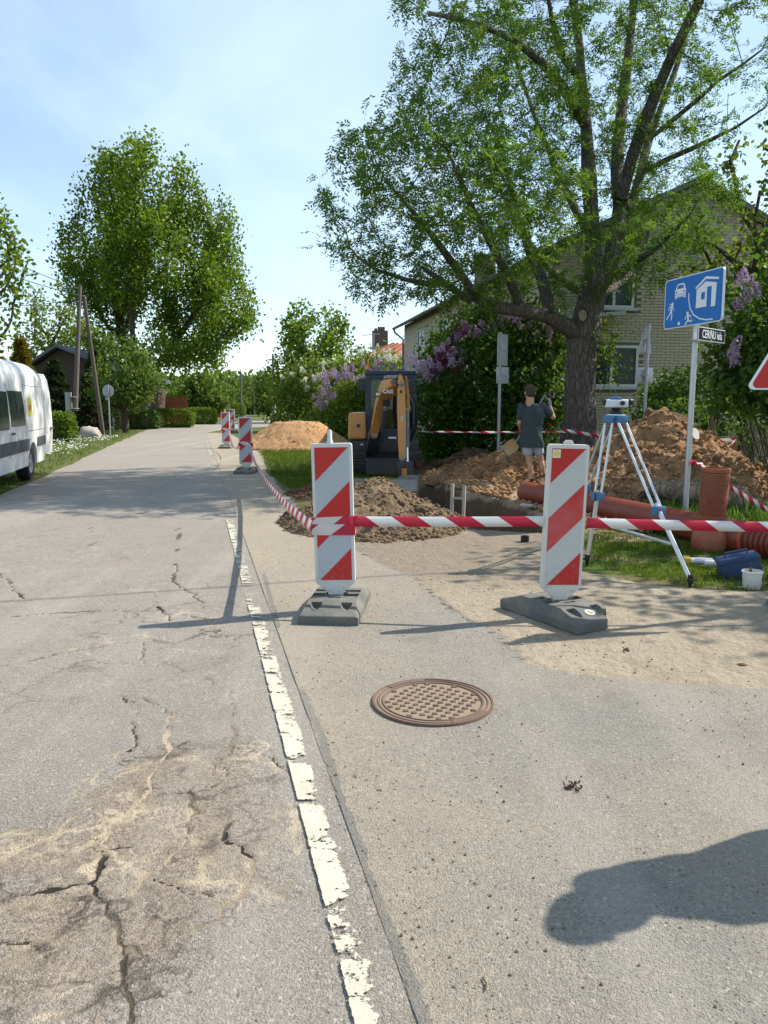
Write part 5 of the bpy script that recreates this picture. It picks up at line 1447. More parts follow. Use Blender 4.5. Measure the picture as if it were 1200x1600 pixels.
M_sand_stone = simple('pale_stones', (.42, .34, .24), .95, var=.5, scale=40)
gravel()
def shelf_crumbs():
    n = 2600; y = rng.uniform(8.7, 14.6, n); r = np.interp(y, [8.8, 9.3, 10.0, 11.0, 12.2, 13.4, 14.6], [1.86, 2.10, 2.22, 2.08, 1.72, 1.25, 0.95]); x = r + .02 + rng.random(n) ** 1.5 * 1.3
    s = .008 + .055 * rng.random(n) ** 4
    V, F = scatter_lumps(np.stack([x, y, .02 + .06 * np.exp(-((x - r - .55) / .5) ** 2) + s * .2], 1), s)
    tag(link('loose_earth', np_mesh('loose_earth', V, F, M_clay, True)), kind='stuff')
shelf_crumbs()
# boulder on the verge
p = Vector(G0(138, 34.5)); 
me = np_mesh('boulder', LUMPS2[2][0] * np.array([.42, .36, .36]), LUMPS2[2][1], simple('granite', (.44, .39, .35), .9, var=.4, scale=5, bump=.4), True)
tag(link('boulder', me, None, (p.x, p.y, .14)), 'pale rounded boulder on the daisy verge near the braced pole', 'boulder')
# things lying on the asphalt
n = 34; c = rng.normal(size=(n, 3)) * np.array([.018, .012, .006]) + np.array([0, 0, .012]); al = rdir(n); sd = unit(np.cross(al, rdir(n)))
V1, F1, v1 = quads(c, al, sd, rng.uniform(.012, .03, n), rng.uniform(.006, .014, n), rng.random(n)); q = G(895, 1239)
tag(link('dead_leaf', np_mesh('dead_leaf', V1, F1, simple('dead_leaf', (.07, .04, .025), .9), False), None, (q.x, q.y, .020)), 'crumpled dark dead leaf on the asphalt below the manhole cover', 'leaf')
q = G(757, 1552); o = MB().tube([(0, -.02, .012), (.004, 0, .014), (-.002, .025, .012)], .0022, 5).obj('twig', simple('twig', (.10, .06, .035), .9), loc=(q.x, q.y, .014)); tag(o, 'tiny dark twig on the asphalt near the bottom edge', 'twig')
q = G(978, 1020); o = link('earth_crumb', np_mesh('earth_crumb', LUMPS2[0][0] * .02, LUMPS2[0][1], M_dark, True), None, (q.x, q.y, .01)); tag(o, 'small dark crumb of earth on the sand by the right beacon', 'clod')
q = G(1160, 1042); o = link('earth_crumb', np_mesh('earth_crumb', LUMPS2[3][0] * np.array([.03, .02, .012]), LUMPS2[3][1], M_mixed, True), None, (q.x, q.y, .01)); tag(o, 'little lump of soil at the right edge of the sand', 'clod')
# ------------------------------------------------------------------ manhole cover
def manhole():
    p = G(676, 1103); r = .302
    M_rust = simple('rusty_cast_iron', (.19, .125, .095), .75, .25, var=.35, scale=14, bump=.5)
    M_gap = simple('dust_filled_iron', (.27, .205, .145), .9, .0, var=.25, scale=20, bump=.5)
    T = thing('manhole_cover', 'round rusty manhole cover with a stud pattern set in the dusty asphalt', 'manhole cover', (p.x, p.y, .021))
    rot = R(12)
    prof = [(r * .80, .0), (r * .80, .009), (r * .815, .012), (r * .835, .012), (r * .845, .006), (r * .885, .006), (r * .895, .011), (r * .915, .011), (r * .925, .006), (r * .955, .006), (r * .965, .012), (r * .995, .012), (r * 1.0, .0)]
    mb = MB(); mb.lathe(prof, 72, cap=False); mb.obj('rim', M_rust, T, True)
    mb = MB(); mb.lathe([(.0, .0045), (r * .80, .0045)], 48, cap=False); mb.obj('lid', M_gap, T)
    for rr in (.865, .94):
        mb = MB(); mb.lathe([(r * (rr - .021), .0062), (r * (rr - .018), .0072), (r * (rr + .010), .0072), (r * (rr + .014), .0062)], 72, cap=False); mb.obj('dust_groove', M_gap, T)
    st = MB(); k = r * .80; s = .0335
    for i in range(-9, 10):
        for j in range(-9, 10):
            x, y = i * s * .95 + (j % 2) * 0, j * s * .95
            if (i + j) % 2: continue
            if math.hypot(x, y) > k - .016: continue
            M = Matrix.Rotation(rot, 4, 'Z') @ Matrix.Translation((x + random.gauss(0, .0008), y + random.gauss(0, .0008), .0072 + random.gauss(0, .0007))) @ Matrix.Rotation(R(random.gauss(0, 3)), 4, 'Z')
            st.box((0, 0, 0), (.025 * random.uniform(.85, 1.05), .025 * random.uniform(.85, 1.05), .007), M, taper=.78)
    tag(st.obj('studs', M_rust, T), kind='stuff')
    # two raised name fields on the rim with worn casting marks
    for a0 in (118, -52):
        mb = MB(); n = 14
        for q in range(n):
            a = R(a0 - 22 + 44 * q / (n - 1)); a2 = R(a0 - 22 + 44 * (q + 1) / (n - 1))
            if q == n - 1: break
            vs = [(r * q1 * math.cos(x), r * q1 * math.sin(x), z) for z in (.006, .0125) for (q1, x) in ((.855, a), (.962, a), (.962, a2), (.855, a2))]
            mb.add(vs, [(4, 5, 6, 7), (0, 1, 5, 4), (2, 3, 7, 6), (1, 2, 6, 5), (3, 0, 4, 7)])
        mb.obj('name_field', M_rust, T)
        mb = MB()
        for q in range(9):
            a = R(a0 - 15 + 30 * q / 8); M = Matrix.Rotation(a, 4, 'Z') @ Matrix.Translation((r * .908, 0, .0132))
            mb.box((0, -.004, 0), (.017, .0025, .0016), M); mb.box((-.006 if q % 2 else .006, 0, 0), (.003, .008, .0016), M)
        mb.obj('cast_marks', M_gap, T)
manhole()

# ------------------------------------------------------------------ striped beacons
M_plate = simple('white_plastic', (.58, .59, .58), .5, var=.08, scale=3, mud=(.15, .75))
M_plated = simple('grubby_white_plastic', (.64, .635, .59), .5, var=.12, dirt=.22, scale=3, dirtcol=(.42, .36, .28), mud=(.15, .75))
M_sheet = simple('white_sheeting', (.42, .465, .50), .35, var=.08, dirt=.14, scale=4, dirtcol=(.30, .29, .27), mud=(.15, .75))
M_sheetd = simple('grubby_white_sheeting', (.53, .545, .53), .4, var=.10, dirt=.30, scale=3.2, dirtcol=(.42, .38, .31), mud=(.15, .75))
M_red = simple('red_sheeting', (.50, .022, .022), .38, var=.10, dirt=.12, scale=3, dirtcol=(.35, .10, .08), mud=(.15, .75))
M_redd = simple('faded_red_sheeting', (.52, .035, .035), .4, var=.08, dirt=.75, scale=2.6, dirtcol=(.50, .22, .20), mud=(.15, .75))
M_rubber = simple('grey_recycled_rubber', (.125, .13, .12), .8, 0, .3, var=.35, dirt=.6, scale=6, bump=.7, dirtcol=(.25, .23, .19))
def clip_band(w, h, t0, t1):
    """part of the rectangle [0,w]x[0,h] (y down) where t0 <= x + y <= t1"""
    poly = [(0, 0), (w, 0), (w, h), (0, h)]
    def cutp(poly, f):
        out = []
        for i in range(len(poly)):
            a, b = poly[i], poly[(i + 1) % len(poly)]; fa, fb = f(a), f(b)
            if fa >= 0: out.append(a)
            if fa * fb < 0:
                k = fa / (fa - fb); out.append((a[0] + (b[0] - a[0]) * k, a[1] + (b[1] - a[1]) * k))
        return out
    poly = cutp(poly, lambda p: p[0] + p[1] - t0)
    if len(poly) > 2: poly = cutp(poly, lambda p: t1 - p[0] - p[1])
    return poly
def foot_mesh(chipped=False):
    mb = MB(); w = .205; rings = []
    for y, z, ww in ((-.40, .060, w), (-.395, .066, w - .003), (-.19, .122, w - .028), (.19, .122, w - .028), (.385, .066, w - .003), (.39, .060, w)):
        rings.append([(-w, y, 0), (w, y, 0), (w, y, .055), (ww - .012, y, z), (-ww + .012, y, z), (-w, y, .055)])
    mb.loft(rings)
    o = mb.obj('foot', M_rubber)
    cs = []
    for sx in (-.105, .105):
        c = MB(); M = Matrix.Translation((sx, -.275, .115)) @ Matrix.Rotation(R(15), 4, 'X')
        c.loft([[(.035 * k * math.cos(a), y + .0 * math.sin(a), .045 * k * math.sin(a)) for a in [6.2832 * q / 12 for q in range(12)]] for y, k in ((-.085, .12), (-.06, .5), (-.02, 1.0), (.03, 1.25), (.055, 1.2))], M=M)
        cs.append(c)
        c = MB(); M = Matrix.Translation((sx, .275, .115)) @ Matrix.Rotation(R(-15), 4, 'X')
        c.loft([[(.035 * k * math.cos(a), -y, .045 * k * math.sin(a)) for a in [6.2832 * q / 12 for q in range(12)]] for y, k in ((.055, 1.2), (.03, 1.25), (-.02, 1.0), (-.06, .5), (-.085, .12))], M=M)
        cs.append(c)
        cs.append(MB().box((sx * 1.02, -.035, .115), (.115, .075, .09))); cs.append(MB().box((sx * 1.02, .085, .115), (.115, .055, .07)))
    cs.append(MB().box((0, .02, .13), (.16, .05, .1))); cs.append(MB().box((0, -.11, .123), (.09, .035, .02)))
    for k in (-.15, .15): cs.append(MB().box((k * 1.36, 0.02, .12), (.05, .10, .05)))
    if chipped:
        c = MB(); v, f = LUMPS2[3]; c.add([tuple(x) for x in v * np.array([.16, .12, .16]) + np.array([.20, -.38, .05])], [tuple(x) for x in f]); cs.append(c)
        c = MB(); v, f = LUMPS2[1]; c.add([tuple(x) for x in v * np.array([.05, .06, .10]) + np.array([.20, -.30, .04])], [tuple(x) for x in f]); cs.append(c)
    cut(o, cs)
    bm = bmesh.new(); bm.from_mesh(o.data); bmesh.ops.remove_doubles(bm, verts=bm.verts, dist=.0005); bm.to_mesh(o.data); bm.free()
    me = o.data; me.name = 'foot'
    bpy.data.objects.remove(o)
    return me
ME_foot = foot_mesh()
def beacon(label, px, py, yaw, foot_yaw, lean, dirty=False, lug=.02, foot_me=None, group='striped beacons along the roadworks', scale=1.0):
    p = G(px, py); T = thing('striped_beacon', label, 'traffic beacon', (p.x, p.y, .019), group=group)
    T.scale = (scale,) * 3
    link('foot', foot_me or ME_foot, T, rot=(0, 0, foot_yaw))
    B = Matrix.Rotation(yaw, 4, 'Z') @ Matrix.Rotation(lean, 4, 'Y')
    w, z0, z1, d = .143, .20, 1.20, .028
    r = .02; pts = []
    for cx, cz, a0 in ((w - r, z1 - r, 0), (-w + r, z1 - r, 90)):
        for k in range(5): a = R(a0 + 22.5 * k); pts.append((cx + r * math.cos(a), cz + r * math.sin(a)))
    pts += [(-w, z0 + .02), (-w + .012, z0), (-.055, .135), (-.04, .07), (.04, .07), (.055, .135), (w - .012, z0), (w, z0 + .02)]
    mp = M_plated if dirty else M_plate
    mb = MB(); mb.prism(pts, -d, d, B); plate = mb.obj('plate', mp, T, bevel=.006)
    iw, ih = .240, .944; x0, zt = -.120, z1 - .028
    mb = MB(); mb.prism([(x0, zt), (x0, zt - ih), (x0 + iw, zt - ih), (x0 + iw, zt)], -d - .002, -d, B); mb.obj('sheeting', M_sheetd if dirty else M_sheet, plate)
    for t0 in (-.01, .478, .956):
        poly = clip_band(iw, ih, t0, t0 + (.246 if t0 < 0 else .236))
        if len(poly) > 2:
            mb = MB(); mb.prism([(x0 + a, zt - b) for a, b in poly], -d - .0035, -d - .0005, B); mb.obj('red_stripe', M_redd if dirty and .3 < t0 < .6 else M_red, plate)
    if lug > .05:
        mb = MB(); mb.lathe([(.022, 0), (.022, .018), (.017, .024), (.016, lug - .012), (.012, lug)], 14, B @ Matrix.Translation((-.012, 0, z1 - .002)))
    else:
        mb = MB(); mb.box((-.0, 0, z1 + .008), (.06, .04, .02), B); mb.box((-.0, 0, z1 + .022), (.045, .032, .012), B)
    mb.obj('lug', mp, T, bevel=.003 if lug <= .05 else 0, smooth=True)
    return T, B, plate
b1, B1, _ = beacon('nearest beacon, clean, with the tape wrapped round its middle and a tall white peg', 526, 957, R(-2), R(-5), R(-1.2), lug=.095)
foot2 = foot_mesh(True)
b2, B2, pl2 = beacon('near right beacon, grubby, with a yellow sticker and a chipped foot', 872, 966, R(6), R(30), R(1.6), True, foot_me=foot2)
# sticker and round foot mark
M_yel = simple('yellow_print', (.72, .60, .10), .5, var=.05); M_stick = simple('sticker_white', (.72, .68, .50), .5, var=.05)
mb = MB(); mb.prism([(-.118, 1.165), (-.118, 1.108), (-.062, 1.108), (-.062, 1.165)], -.0335, -.031, B2); st_ = mb.obj('sticker', M_stick, pl2)
mb = MB(); M = B2 @ Matrix.Translation((-.09, -.0338, 1.137)) @ Matrix.Rotation(R(90), 4, 'X')
mb.lathe([(.014, 0), (.014, .002), (.020, .002), (.020, 0)], 20, M, cap=False); mb.box((0, 0, .001), (.036, .004, .002), M); mb.box((0, 0, .001), (.004, .036, .0022), M); mb.obj('sticker_print', M_yel, st_)
Mf = Matrix.Rotation(R(30), 4, 'Z') @ Matrix.Translation((.0, -.30, .0935)) @ Matrix.Rotation(R(15.3), 4, 'X')
ft = [c for c in b2.children if c.name.startswith('foot')][0]; 
mb = MB(); mb.lathe([(0, 0), (.034, 0), (.036, .003), (0, .003)], 24, Mf.copy() if False else Matrix.Translation((.0, -.30, .0935)) @ Matrix.Rotation(R(15.3), 4, 'X')); dm = mb.obj('round_mark', simple('mark_white', (.62, .62, .56), .6, var=.1), ft)
mb = MB(); Mx_ = Matrix.Translation((.0, -.30, .097)) @ Matrix.Rotation(R(15.3), 4, 'X')
for a in (0, 90): mb.box((0, 0, .0008), (.046, .005, .0016), Mx_ @ Matrix.Rotation(R(a + 20), 4, 'Z'))
for a in (45, 135, 225, 315): mb.box((.016, 0, .0008), (.010, .010, .0016), Mx_ @ Matrix.Rotation(R(a + 20), 4, 'Z'))
mb.obj('mark_print', simple('mark_yellow', (.45, .42, .20), .6), dm)
b3, B3, _ = beacon('third beacon along the road, beside the tree shade edge, tape tied low', 385, 740, R(2), R(0), R(0))
b4, B4, _ = beacon('fourth beacon, standing left of the orange sand heap in the sun', 354, 701, R(-4), R(0), R(-.5), lug=.095)
b5, B5, _ = beacon('smallest farthest beacon at the road bend', 363, 676, R(0), R(0), R(0))
for b in (b3, b4, b5):
    pass

# ------------------------------------------------------------------ barrier tape
def tape_mat():
    t = NT('barrier_tape')
    uv = t.n('UVMap').outputs[0]; s = t.n('SeparateXYZ', Vector=uv)
    ph = t.math('FRACT', t.math('ADD', t.math('DIVIDE', s.outputs[0], .37), t.math('MULTIPLY', s.outputs[1], .28)))
    m = t.ramp(ph, (.494, 0.0), (.506, 1.0))
    c = t.mix(m, (.62, .03, .075), (.80, .80, .79))
    d = t.n('BsdfPrincipled', Base_Color=c, Roughness=.35); tr = t.n('BsdfTranslucent', Color=c)
    return t.done(t.n('MixShader', Fac=.35, i1=d.outputs[0], i2=tr.outputs[0]).outputs[0])
M_tape = tape_mat()
def strip(pts, ups, w=.078):
    """ribbon; ups: half-width directions per point"""
    pts = [Vector(p) for p in pts]; n = len(pts)
    me = bpy.data.meshes.new('tape'); vs = []; L_ = [0]
    for i in range(1, n): L_.append(L_[-1] + (pts[i] - pts[i - 1]).length)
    th = .0006
    for p, u in zip(pts, ups):
        u = Vector(u).normalized() * w / 2; vs += [tuple(p - u), tuple(p + u)]
    fs = [(2 * i, 2 * i + 2, 2 * i + 3, 2 * i + 1) for i in range(n - 1)]
    me.from_pydata(vs, [], fs); uvl = me.uv_layers.new(name='UVMap')
    for poly in me.polygons:
        for li, vi in zip(poly.loop_indices, poly.vertices): uvl.data[li].uv = (L_[vi // 2], vi % 2)
    me.materials.append(M_tape); me.polygons.foreach_set('use_smooth', [True] * len(me.polygons)); me.update()
    return me
def tape(name, label, a, b, sag, ua, ub, n=40, wob=.0, w=.072, extra=None):
    a, b = Vector(a), Vector(b); ua, ub = Vector(ua), Vector(ub); pts = []; ups = []
    for i in range(n + 1):
        f = i / n; p = a.lerp(b, f); p.z -= sag * 4 * f * (1 - f)
        u = ua.lerp(ub, f).normalized()
        if wob: u = (u + Vector((0, math.sin(f * 23) * wob, math.sin(f * 11 + 1) * wob * .3))).normalized()
        pts.append(p - a); ups.append(u)
    o = link(name, strip(pts, ups, w), None, tuple(a)); o['label'] = label; o['category'] = 'barrier tape'
    m = o.modifiers.new('s', 'SOLIDIFY'); m.thickness = .0012; bake(o)
    return o
Z = (0, 0, 1)
pb1, pb2 = Vector(b1.location), Vector(b2.location)
def on_beacon(b, B, x, y, z): return Vector(b.location) + (B @ Vector((x, y, z)))
z1_ = P(600, 818, pb1.y).z
t1a = on_beacon(b1, B1, .144, -.034, z1_); t1b = on_beacon(b2, B2, -.150, -.030, P(840, 818, pb2.y).z)
tape('barrier_tape', 'taut red and white tape stretched between the two nearest beacons', t1a, t1b, .004, (0, .05, 1), (0, -.05, 1), wob=.04)
tb = on_beacon(b2, B2, .150, -.030, P(912, 820, pb2.y).z)
tape('barrier_tape', 'tape running right from the grubby beacon past the clay pipes to the picture edge', tb, tb + Vector((3.2, .05, -.04)), .015, (0, -.05, 1), (0, .1, 1), wob=.05)
# loops wrapped round the first beacon
wrap = [on_beacon(b1, B1, x, y, z) for x, y, z in ((.150, -.036, z1_), (.06, -.036, z1_ - .003), (-.05, -.036, z1_ - .006), (-.150, -.036, z1_ - .010), (-.152, .034, z1_ - .03), (.0, .036, z1_ - .04), (.152, .034, z1_ - .055), (.152, -.038, z1_ - .060), (.0, -.039, z1_ - .058), (-.152, -.038, z1_ - .055), (-.154, .036, z1_ - .05))]
o = link('barrier_tape', strip([p - wrap[0] for p in wrap], [Z] * len(wrap)), None, tuple(wrap[0])); tag(o, 'crumpled loops of tape wound round the nearest beacon', 'barrier tape')
# long sagging run along the road, twisted edge-on
a = on_beacon(b1, B1, -.153, .0, z1_ - .04); b = on_beacon(b3, B3, .10, -.034, .47)
tape('barrier_tape', 'twisted sagging tape from the nearest beacon away to the third beacon', a, b, .16, (.12, .05, .95), (.25, -.2, .7), n=60, wob=.35, w=.075)
a = on_beacon(b3, B3, -.144, .0, .62); b = on_beacon(b4, B4, .10, -.034, .66)
tape('barrier_tape', 'tape running from the third beacon to the fourth in the sun', a, b, .30, (.5, .2, .7), (.5, -.3, .7), n=40, wob=.5)
a = on_beacon(b4, B4, .0, -.034, .66); b = on_beacon(b5, B5, .0, -.034, .66)
tape('barrier_tape', 'tape between the two farthest beacons', a, b, .4, (.6, .2, .6), (.5, -.3, .7), n=30, wob=.5)
for b_, B_, lab in ((b3, B3, 'third'), (b4, B4, 'fourth'), (b5, B5, 'farthest')):
    pts = [on_beacon(b_, B_, x, y, z) for x, y, z in ((-.15, .034, .60), (-.152, -.036, .615), (-.05, -.037, .64), (.08, -.037, .625), (.152, -.036, .60), (.152, .034, .6))]
    tag(link('barrier_tape', strip([p - pts[0] for p in pts], [Z] * len(pts)), None, tuple(pts[0])), 'loop of tape tied round the %s beacon' % lab, 'barrier tape')
# tape behind the trench
YT = 16.2
tape('barrier_tape', 'thin far tape strung from the digger past the lilac to the ash trunk', P(648, 674, 17.2), P(890, 674, 16.45), .02, (0, .85, .5), (0, .5, .9), wob=.3, w=.05)
stake_p = Vector(G0(1152, 13.6))
tape('barrier_tape', 'tape stretched over the mound to the wooden stake', P(880, 672, 16.4), Vector((stake_p.x, stake_p.y - .03, P(1152, 687, 13.6).z)), .10, (0, .1, 1), (0, 0, 1), wob=.15)
post_xy = P(1072, 790, 10.2)
tape('barrier_tape', 'folded tape end dropping from the wooden stake toward the mound', Vector((stake_p.x, stake_p.y - .03, P(1152, 688, 13.6).z)), P(1100, 712, 12.0), .06, (.3, .2, .8), (.8, .1, .3), wob=.2)
kp = P(1078, 722, 10.15)
tape('barrier_tape', 'crumpled knot of tape tied round the blue sign post', kp, kp + Vector((.26, -.05, -.12)), -.03, (.2, .3, .9), (.6, .2, -.6), n=16, wob=.9)
tape('barrier_tape', 'tape slanting down from the sign post to the right edge behind the upright pipe', P(1128, 752, 9.9), P(1260, 830, 7.2), .02, (0, .2, 1), (0, .2, 1), wob=.1)
T = thing('wooden_stake', 'brown wooden stake with tape tied on near the right edge', 'stake', tuple(stake_p))
mb = MB(); mb.box((0, 0, .38), (.075, .06, .9)); mb.obj('post', simple('raw_stake_wood', (.30, .15, .085), .85, var=.3), T, bevel=.006)

# ------------------------------------------------------------------ pipes, log, ladder
M_clayp = simple('red_brown_plastic', (.205, .036, .018), .42, 0, .45, var=.18, dirt=.25, scale=4, dirtcol=(.22, .10, .06))
M_pipe_in = simple('pipe_inside', (.20, .06, .03), .7)
def corr(n, r0, r1, L_):
    prof = []
    for k in range(n):
        z = L_ * k / n; p = L_ / n
        prof += [(r0, z), (r1, z + p * .18), (r1, z + p * .52), (r0, z + p * .70)]
    prof.append((r0, L_)); return prof
def pipe_m(a, b):
    a, b = Vector(a), Vector(b); q = (b - a).to_track_quat('Z', 'Y').to_matrix().to_4x4(); return Matrix.Translation(a) @ q
A_ = G(822, 786); A_.z = .165; B_ = G(1118, 853); B_.z = .16
L_ = (B_ - A_).length
T = thing('drain_pipe', 'smooth red-brown sewer pipe lying from the clay bank toward the upright pipe', 'pipe', tuple(A_))
M0 = pipe_m((0, 0, 0), B_ - A_)
mb = MB(); mb.lathe([(.13, .02), (.13, L_), (.158, L_), (.158, .25), (.163, .24), (.163, .0), (.145, .0), (.13, .02)], 28, M0, cap=False); mb.obj('barrel', M_clayp, T, True)
mb = MB(); mb.lathe([(.1595, L_ * .28), (.1635, L_ * .285), (.1635, L_ * .295), (.1595, L_ * .30)], 28, M0, cap=False); mb.obj('ring', simple('orange_ring', (.5, .12, .05), .5), T, True)
C_ = G(1128, 857); C_.z = .15; D_ = C_ + (B_ - A_).normalized() * 2.4 + Vector((.25, .05, 0))
T = thing('drain_pipe', 'ribbed red-brown pipe lying at the right edge beyond the upright pipe', 'pipe', tuple(C_))
M0 = pipe_m((0, 0, 0), D_ - C_); LL = (D_ - C_).length
mb = MB(); mb.lathe([(.13, LL - .1), (.13, 0), (.165, 0), (.165, .30), (.160, .31)] + [(r, .31 + z) for r, z in corr(36, .140, .160, LL - .31)], 28, M0, cap=False); mb.obj('barrel', M_clayp, T, True)
mb = MB(); mb.lathe([(.166, .30), (.172, .305), (.172, .33), (.162, .335)], 28, M0, cap=False); mb.obj('collar', simple('bright_collar', (.55, .07, .035), .45), T, True)
U_ = G(1107, 860); hU = P(1110, 731, U_.y).z
T = thing('upright_pipe', 'ribbed clay-coloured pipe standing upright on its bell end in the grass', 'pipe', (U_.x, U_.y, 0), rot=(R(1), R(1.5), 0))
M_terra = simple('terracotta_plastic', (.33, .092, .045), .5, 0, .4, var=.2, dirt=.3, scale=5, dirtcol=(.45, .28, .17))
sc_ = hU / 1.0
mb = MB(); mb.lathe([(.150, 0), (.172, .03), (.178, .12), (.172, .17), (.150, .22), (.140, .26), (.140, .33), (.146, .34), (.146, .37)], 30, cap=False); mb.obj('bell', M_terra, T, True)
mb = MB(); mb.lathe([(r, .37 + z) for r, z in corr(22, .120, .137, hU - .42)] + [(.137, hU - .04), (.142, hU - .02), (.142, hU), (.118, hU), (.118, hU - .5)], 30, cap=False); mb.obj('barrel', M_terra, T, True)
# weathered log lying at the foot of the mound
a, b = P(1012, 778, 11.6), P(1125, 765, 11.0); a.z = .17; b.z = .20; T = thing('log', 'weathered grey-brown log lying at the foot of the mound behind the sign post', 'log', tuple(a))
d = (b - a) * 1.35; pts = [d * f + Vector((0, .03 * math.sin(f * 5), .035 * math.sin(f * 4 + 1))) for f in np.linspace(0, 1, 14)]
mb = MB(); mb.tube([tuple(p) for p in pts], [.10 + .075 * min(1, f * 3) + .008 * math.sin(f * 17) for f in np.linspace(0, 1, 14)], 14); mb.obj('trunk', bark_mat('log_bark', (.22, .16, .11), (.32, .25, .18), 4), T, True)
mb = MB()
for k in range(7): mb.tube([(-.02, random.uniform(-.06, .06), random.uniform(-.08, .05)), (-.12 - random.random() * .1, random.uniform(-.12, .12), -.12 - random.random() * .05)], [.02, .006], 5)
mb.obj('roots', M_barkd, T)
# ladder standing in the trench
p = P(712, 790, 10.6); T = thing('ladder', 'top of a pale wooden ladder sticking out of the trench', 'ladder', (p.x, p.y, -1.15), rot=(R(-12), 0, R(-12)))
M_lad = simple('pale_ladder', (.42, .38, .31), .8, var=.25)
for s in (-1, 1):
    mb = MB(); mb.box((s * .085, 0, .76 + (0.03 if s < 0 else 0)), (.042, .07, 1.52)); mb.obj('rail', M_lad, T, bevel=.004)
for k in range(5): MB().box((0, 0, .18 + k * .29), (.13, .04, .035)).obj('rung', M_lad, T)
# flat offcut by the pipe
q = G(843, 796); o = MB().box((0, 0, .02), (.55, .10, .03)).obj('plank', simple('pale_board', (.45, .44, .42), .7), loc=(q.x, q.y, .03), rot=(0, 0, R(-25)), bevel=.004); tag(o, 'pale board offcut on the trench edge by the pipe mouth', 'plank')

# ------------------------------------------------------------------ tripod and level
def tripod():
    f1, f2, f3 = G(917, 885), G(1078, 919), Vector((1.93, 8.15, 0))
    f1.z = f2.z = f3.z = .01
    hd = P(962, 648, 7.15); T = thing('tripod', 'aluminium surveying tripod with blue head astride the grass edge', 'tripod', (hd.x, hd.y, 0))
    M_al = simple('aluminium', (.62, .63, .65), .35, .6, var=.1); M_blue = simple('blue_casting', (.06, .17, .32), .45, var=.15); M_blk = simple('black_plastic', (.02, .02, .022), .5); M_cream = simple('cream_tube', (.55, .51, .42), .5, var=.1)
    o = Vector((hd.x, hd.y, 0)); Hd = Vector((0, 0, hd.z))
    mb = MB(); mb.lathe([(.0, -.05), (.075, -.05), (.085, -.03), (.085, -.012), (.0, -.012)], 6, Matrix.Translation(Hd)); mb.obj('head_casting', M_blue, T, bevel=.006)
    mb = MB(); mb.lathe([(.03, -.013), (.088, -.010), (.088, .006), (.03, .006)], 24, Matrix.Translation(Hd)); mb.obj('head_plate', M_al, T, True)
    mb = MB(); mb.lathe([(.018, -.12), (.024, -.115), (.024, -.05), (.012, -.05)], 12, Matrix.Translation(Hd + Vector((.0, -.01, 0)))); mb.obj('centre_screw', simple('red_knob', (.5, .03, .03), .5), T, True)
    for k, (ft, split) in enumerate(((f1, .52), (f2, .57), (f3, .52))):
        ft = ft - o; d2 = Vector((ft.x, ft.y, 0)).normalized(); top = Hd + d2 * .085 + Vector((0, 0, -.05)); ax = (ft - top); side = Vector((-d2.y, d2.x, 0))
        leg = MB()
        up = top + ax * .0
        mid = top + ax * split
        for s in (-1, 1): leg.tube([tuple(top + side * s * .042), tuple(mid + side * s * .036)], .0125, 8)
        L1_ = leg.obj('leg', M_al if k < 2 else M_al, T, True)
        mb = MB(); mb.tube([tuple(top + ax * (split - .04)), tuple(ft + Vector((0, 0, .06)))], [.021, .018], 8); mb.obj('lower_tube', M_cream if k == 0 else M_al, L1_, True)
        mb = MB(); Mx = Matrix.Translation(mid) @ Matrix(((side.x, 0, ax.normalized().x, 0), (side.y, 0, ax.normalized().y, 0), (side.z, 1, ax.normalized().z, 0), (0, 0, 0, 1)))
        fr_ = frame(mid, side, (0, 0, 1)); mb.box((0, 0, 0), (.12, .055, .075), fr_); mb.obj('clamp', M_blue, L1_, bevel=.008)
        mb = MB(); mb.box((.0, -.035, -.01), (.02, .03, .075), frame(mid + d2 * -.02, side)); mb.obj('clamp_lever', simple('lever_red', (.55, .05, .05), .5) if k == 1 else M_blk, L1_, bevel=.004)
        mb = MB(); mb.tube([tuple(ft + Vector((0, 0, .10))), tuple(ft + Vector((0, 0, .06))), tuple(ft + Vector((0, 0, -.02)))], [.024, .024, .006], 8); mb.box(tuple(ft + d2 * .03 + Vector((0, 0, .065))), (.05, .035, .012)); mb.obj('foot_spike', M_blk, L1_)
        mb = MB(); mb.box((0, 0, 0), (.11, .06, .07), frame(top + Vector((0, 0, .01)), side)); mb.obj('hinge', M_blue, L1_, bevel=.01)
    # carrying strap hanging from the left leg
    p = P(925, 790, 7.1) - o; mb = MB(); mb.tube([tuple(p), tuple(p + Vector((.0, -.01, -.15))), tuple(p + Vector((-.01, .0, -.33)))], .006, 5); mb.obj('strap', M_blk, T)
    Lv = thing('optical_level', 'grey and blue optical level standing on the tripod head', 'survey level', (hd.x, hd.y, hd.z + .006))
    M_g = simple('level_grey', (.60, .62, .64), .4, var=.08)
    mb = MB(); mb.lathe([(.055, 0), (.06, .01), (.05, .028), (.03, .03), (.045, .05), (.05, .058), (.0, .058)], 20); mb.obj('base', M_blk, Lv, True)
    mb = MB(); mb.box((0, 0, .098), (.21, .10, .075), None, ty=.75); mb.obj('body', M_g, Lv, bevel=.018, seg=3)
    mb = MB(); mb.tube([(.09, 0, .112), (.125, 0, .112), (.13, 0, .112), (.15, 0, .112)], [.036, .036, .03, .026], 16); mb.obj('eyepiece', M_blk, Lv, True)
    mb = MB(); mb.box((-.005, -.0, .146), (.11, .07, .022), None, taper=.8); mb.box((-.0, 0, .160), (.045, .02, .012)); mb.obj('top_sight', M_blue, Lv, bevel=.006)
    mb = MB(); mb.tube([(.04, -.05, .1), (.04, -.075, .1)], .02, 14); mb.obj('focus_knob', M_blk, Lv, True)
    mb = MB(); mb.tube([(-.10, 0, .112), (-.118, 0, .112)], .035, 16); mb.obj('objective', M_blk, Lv, True)
tripod()
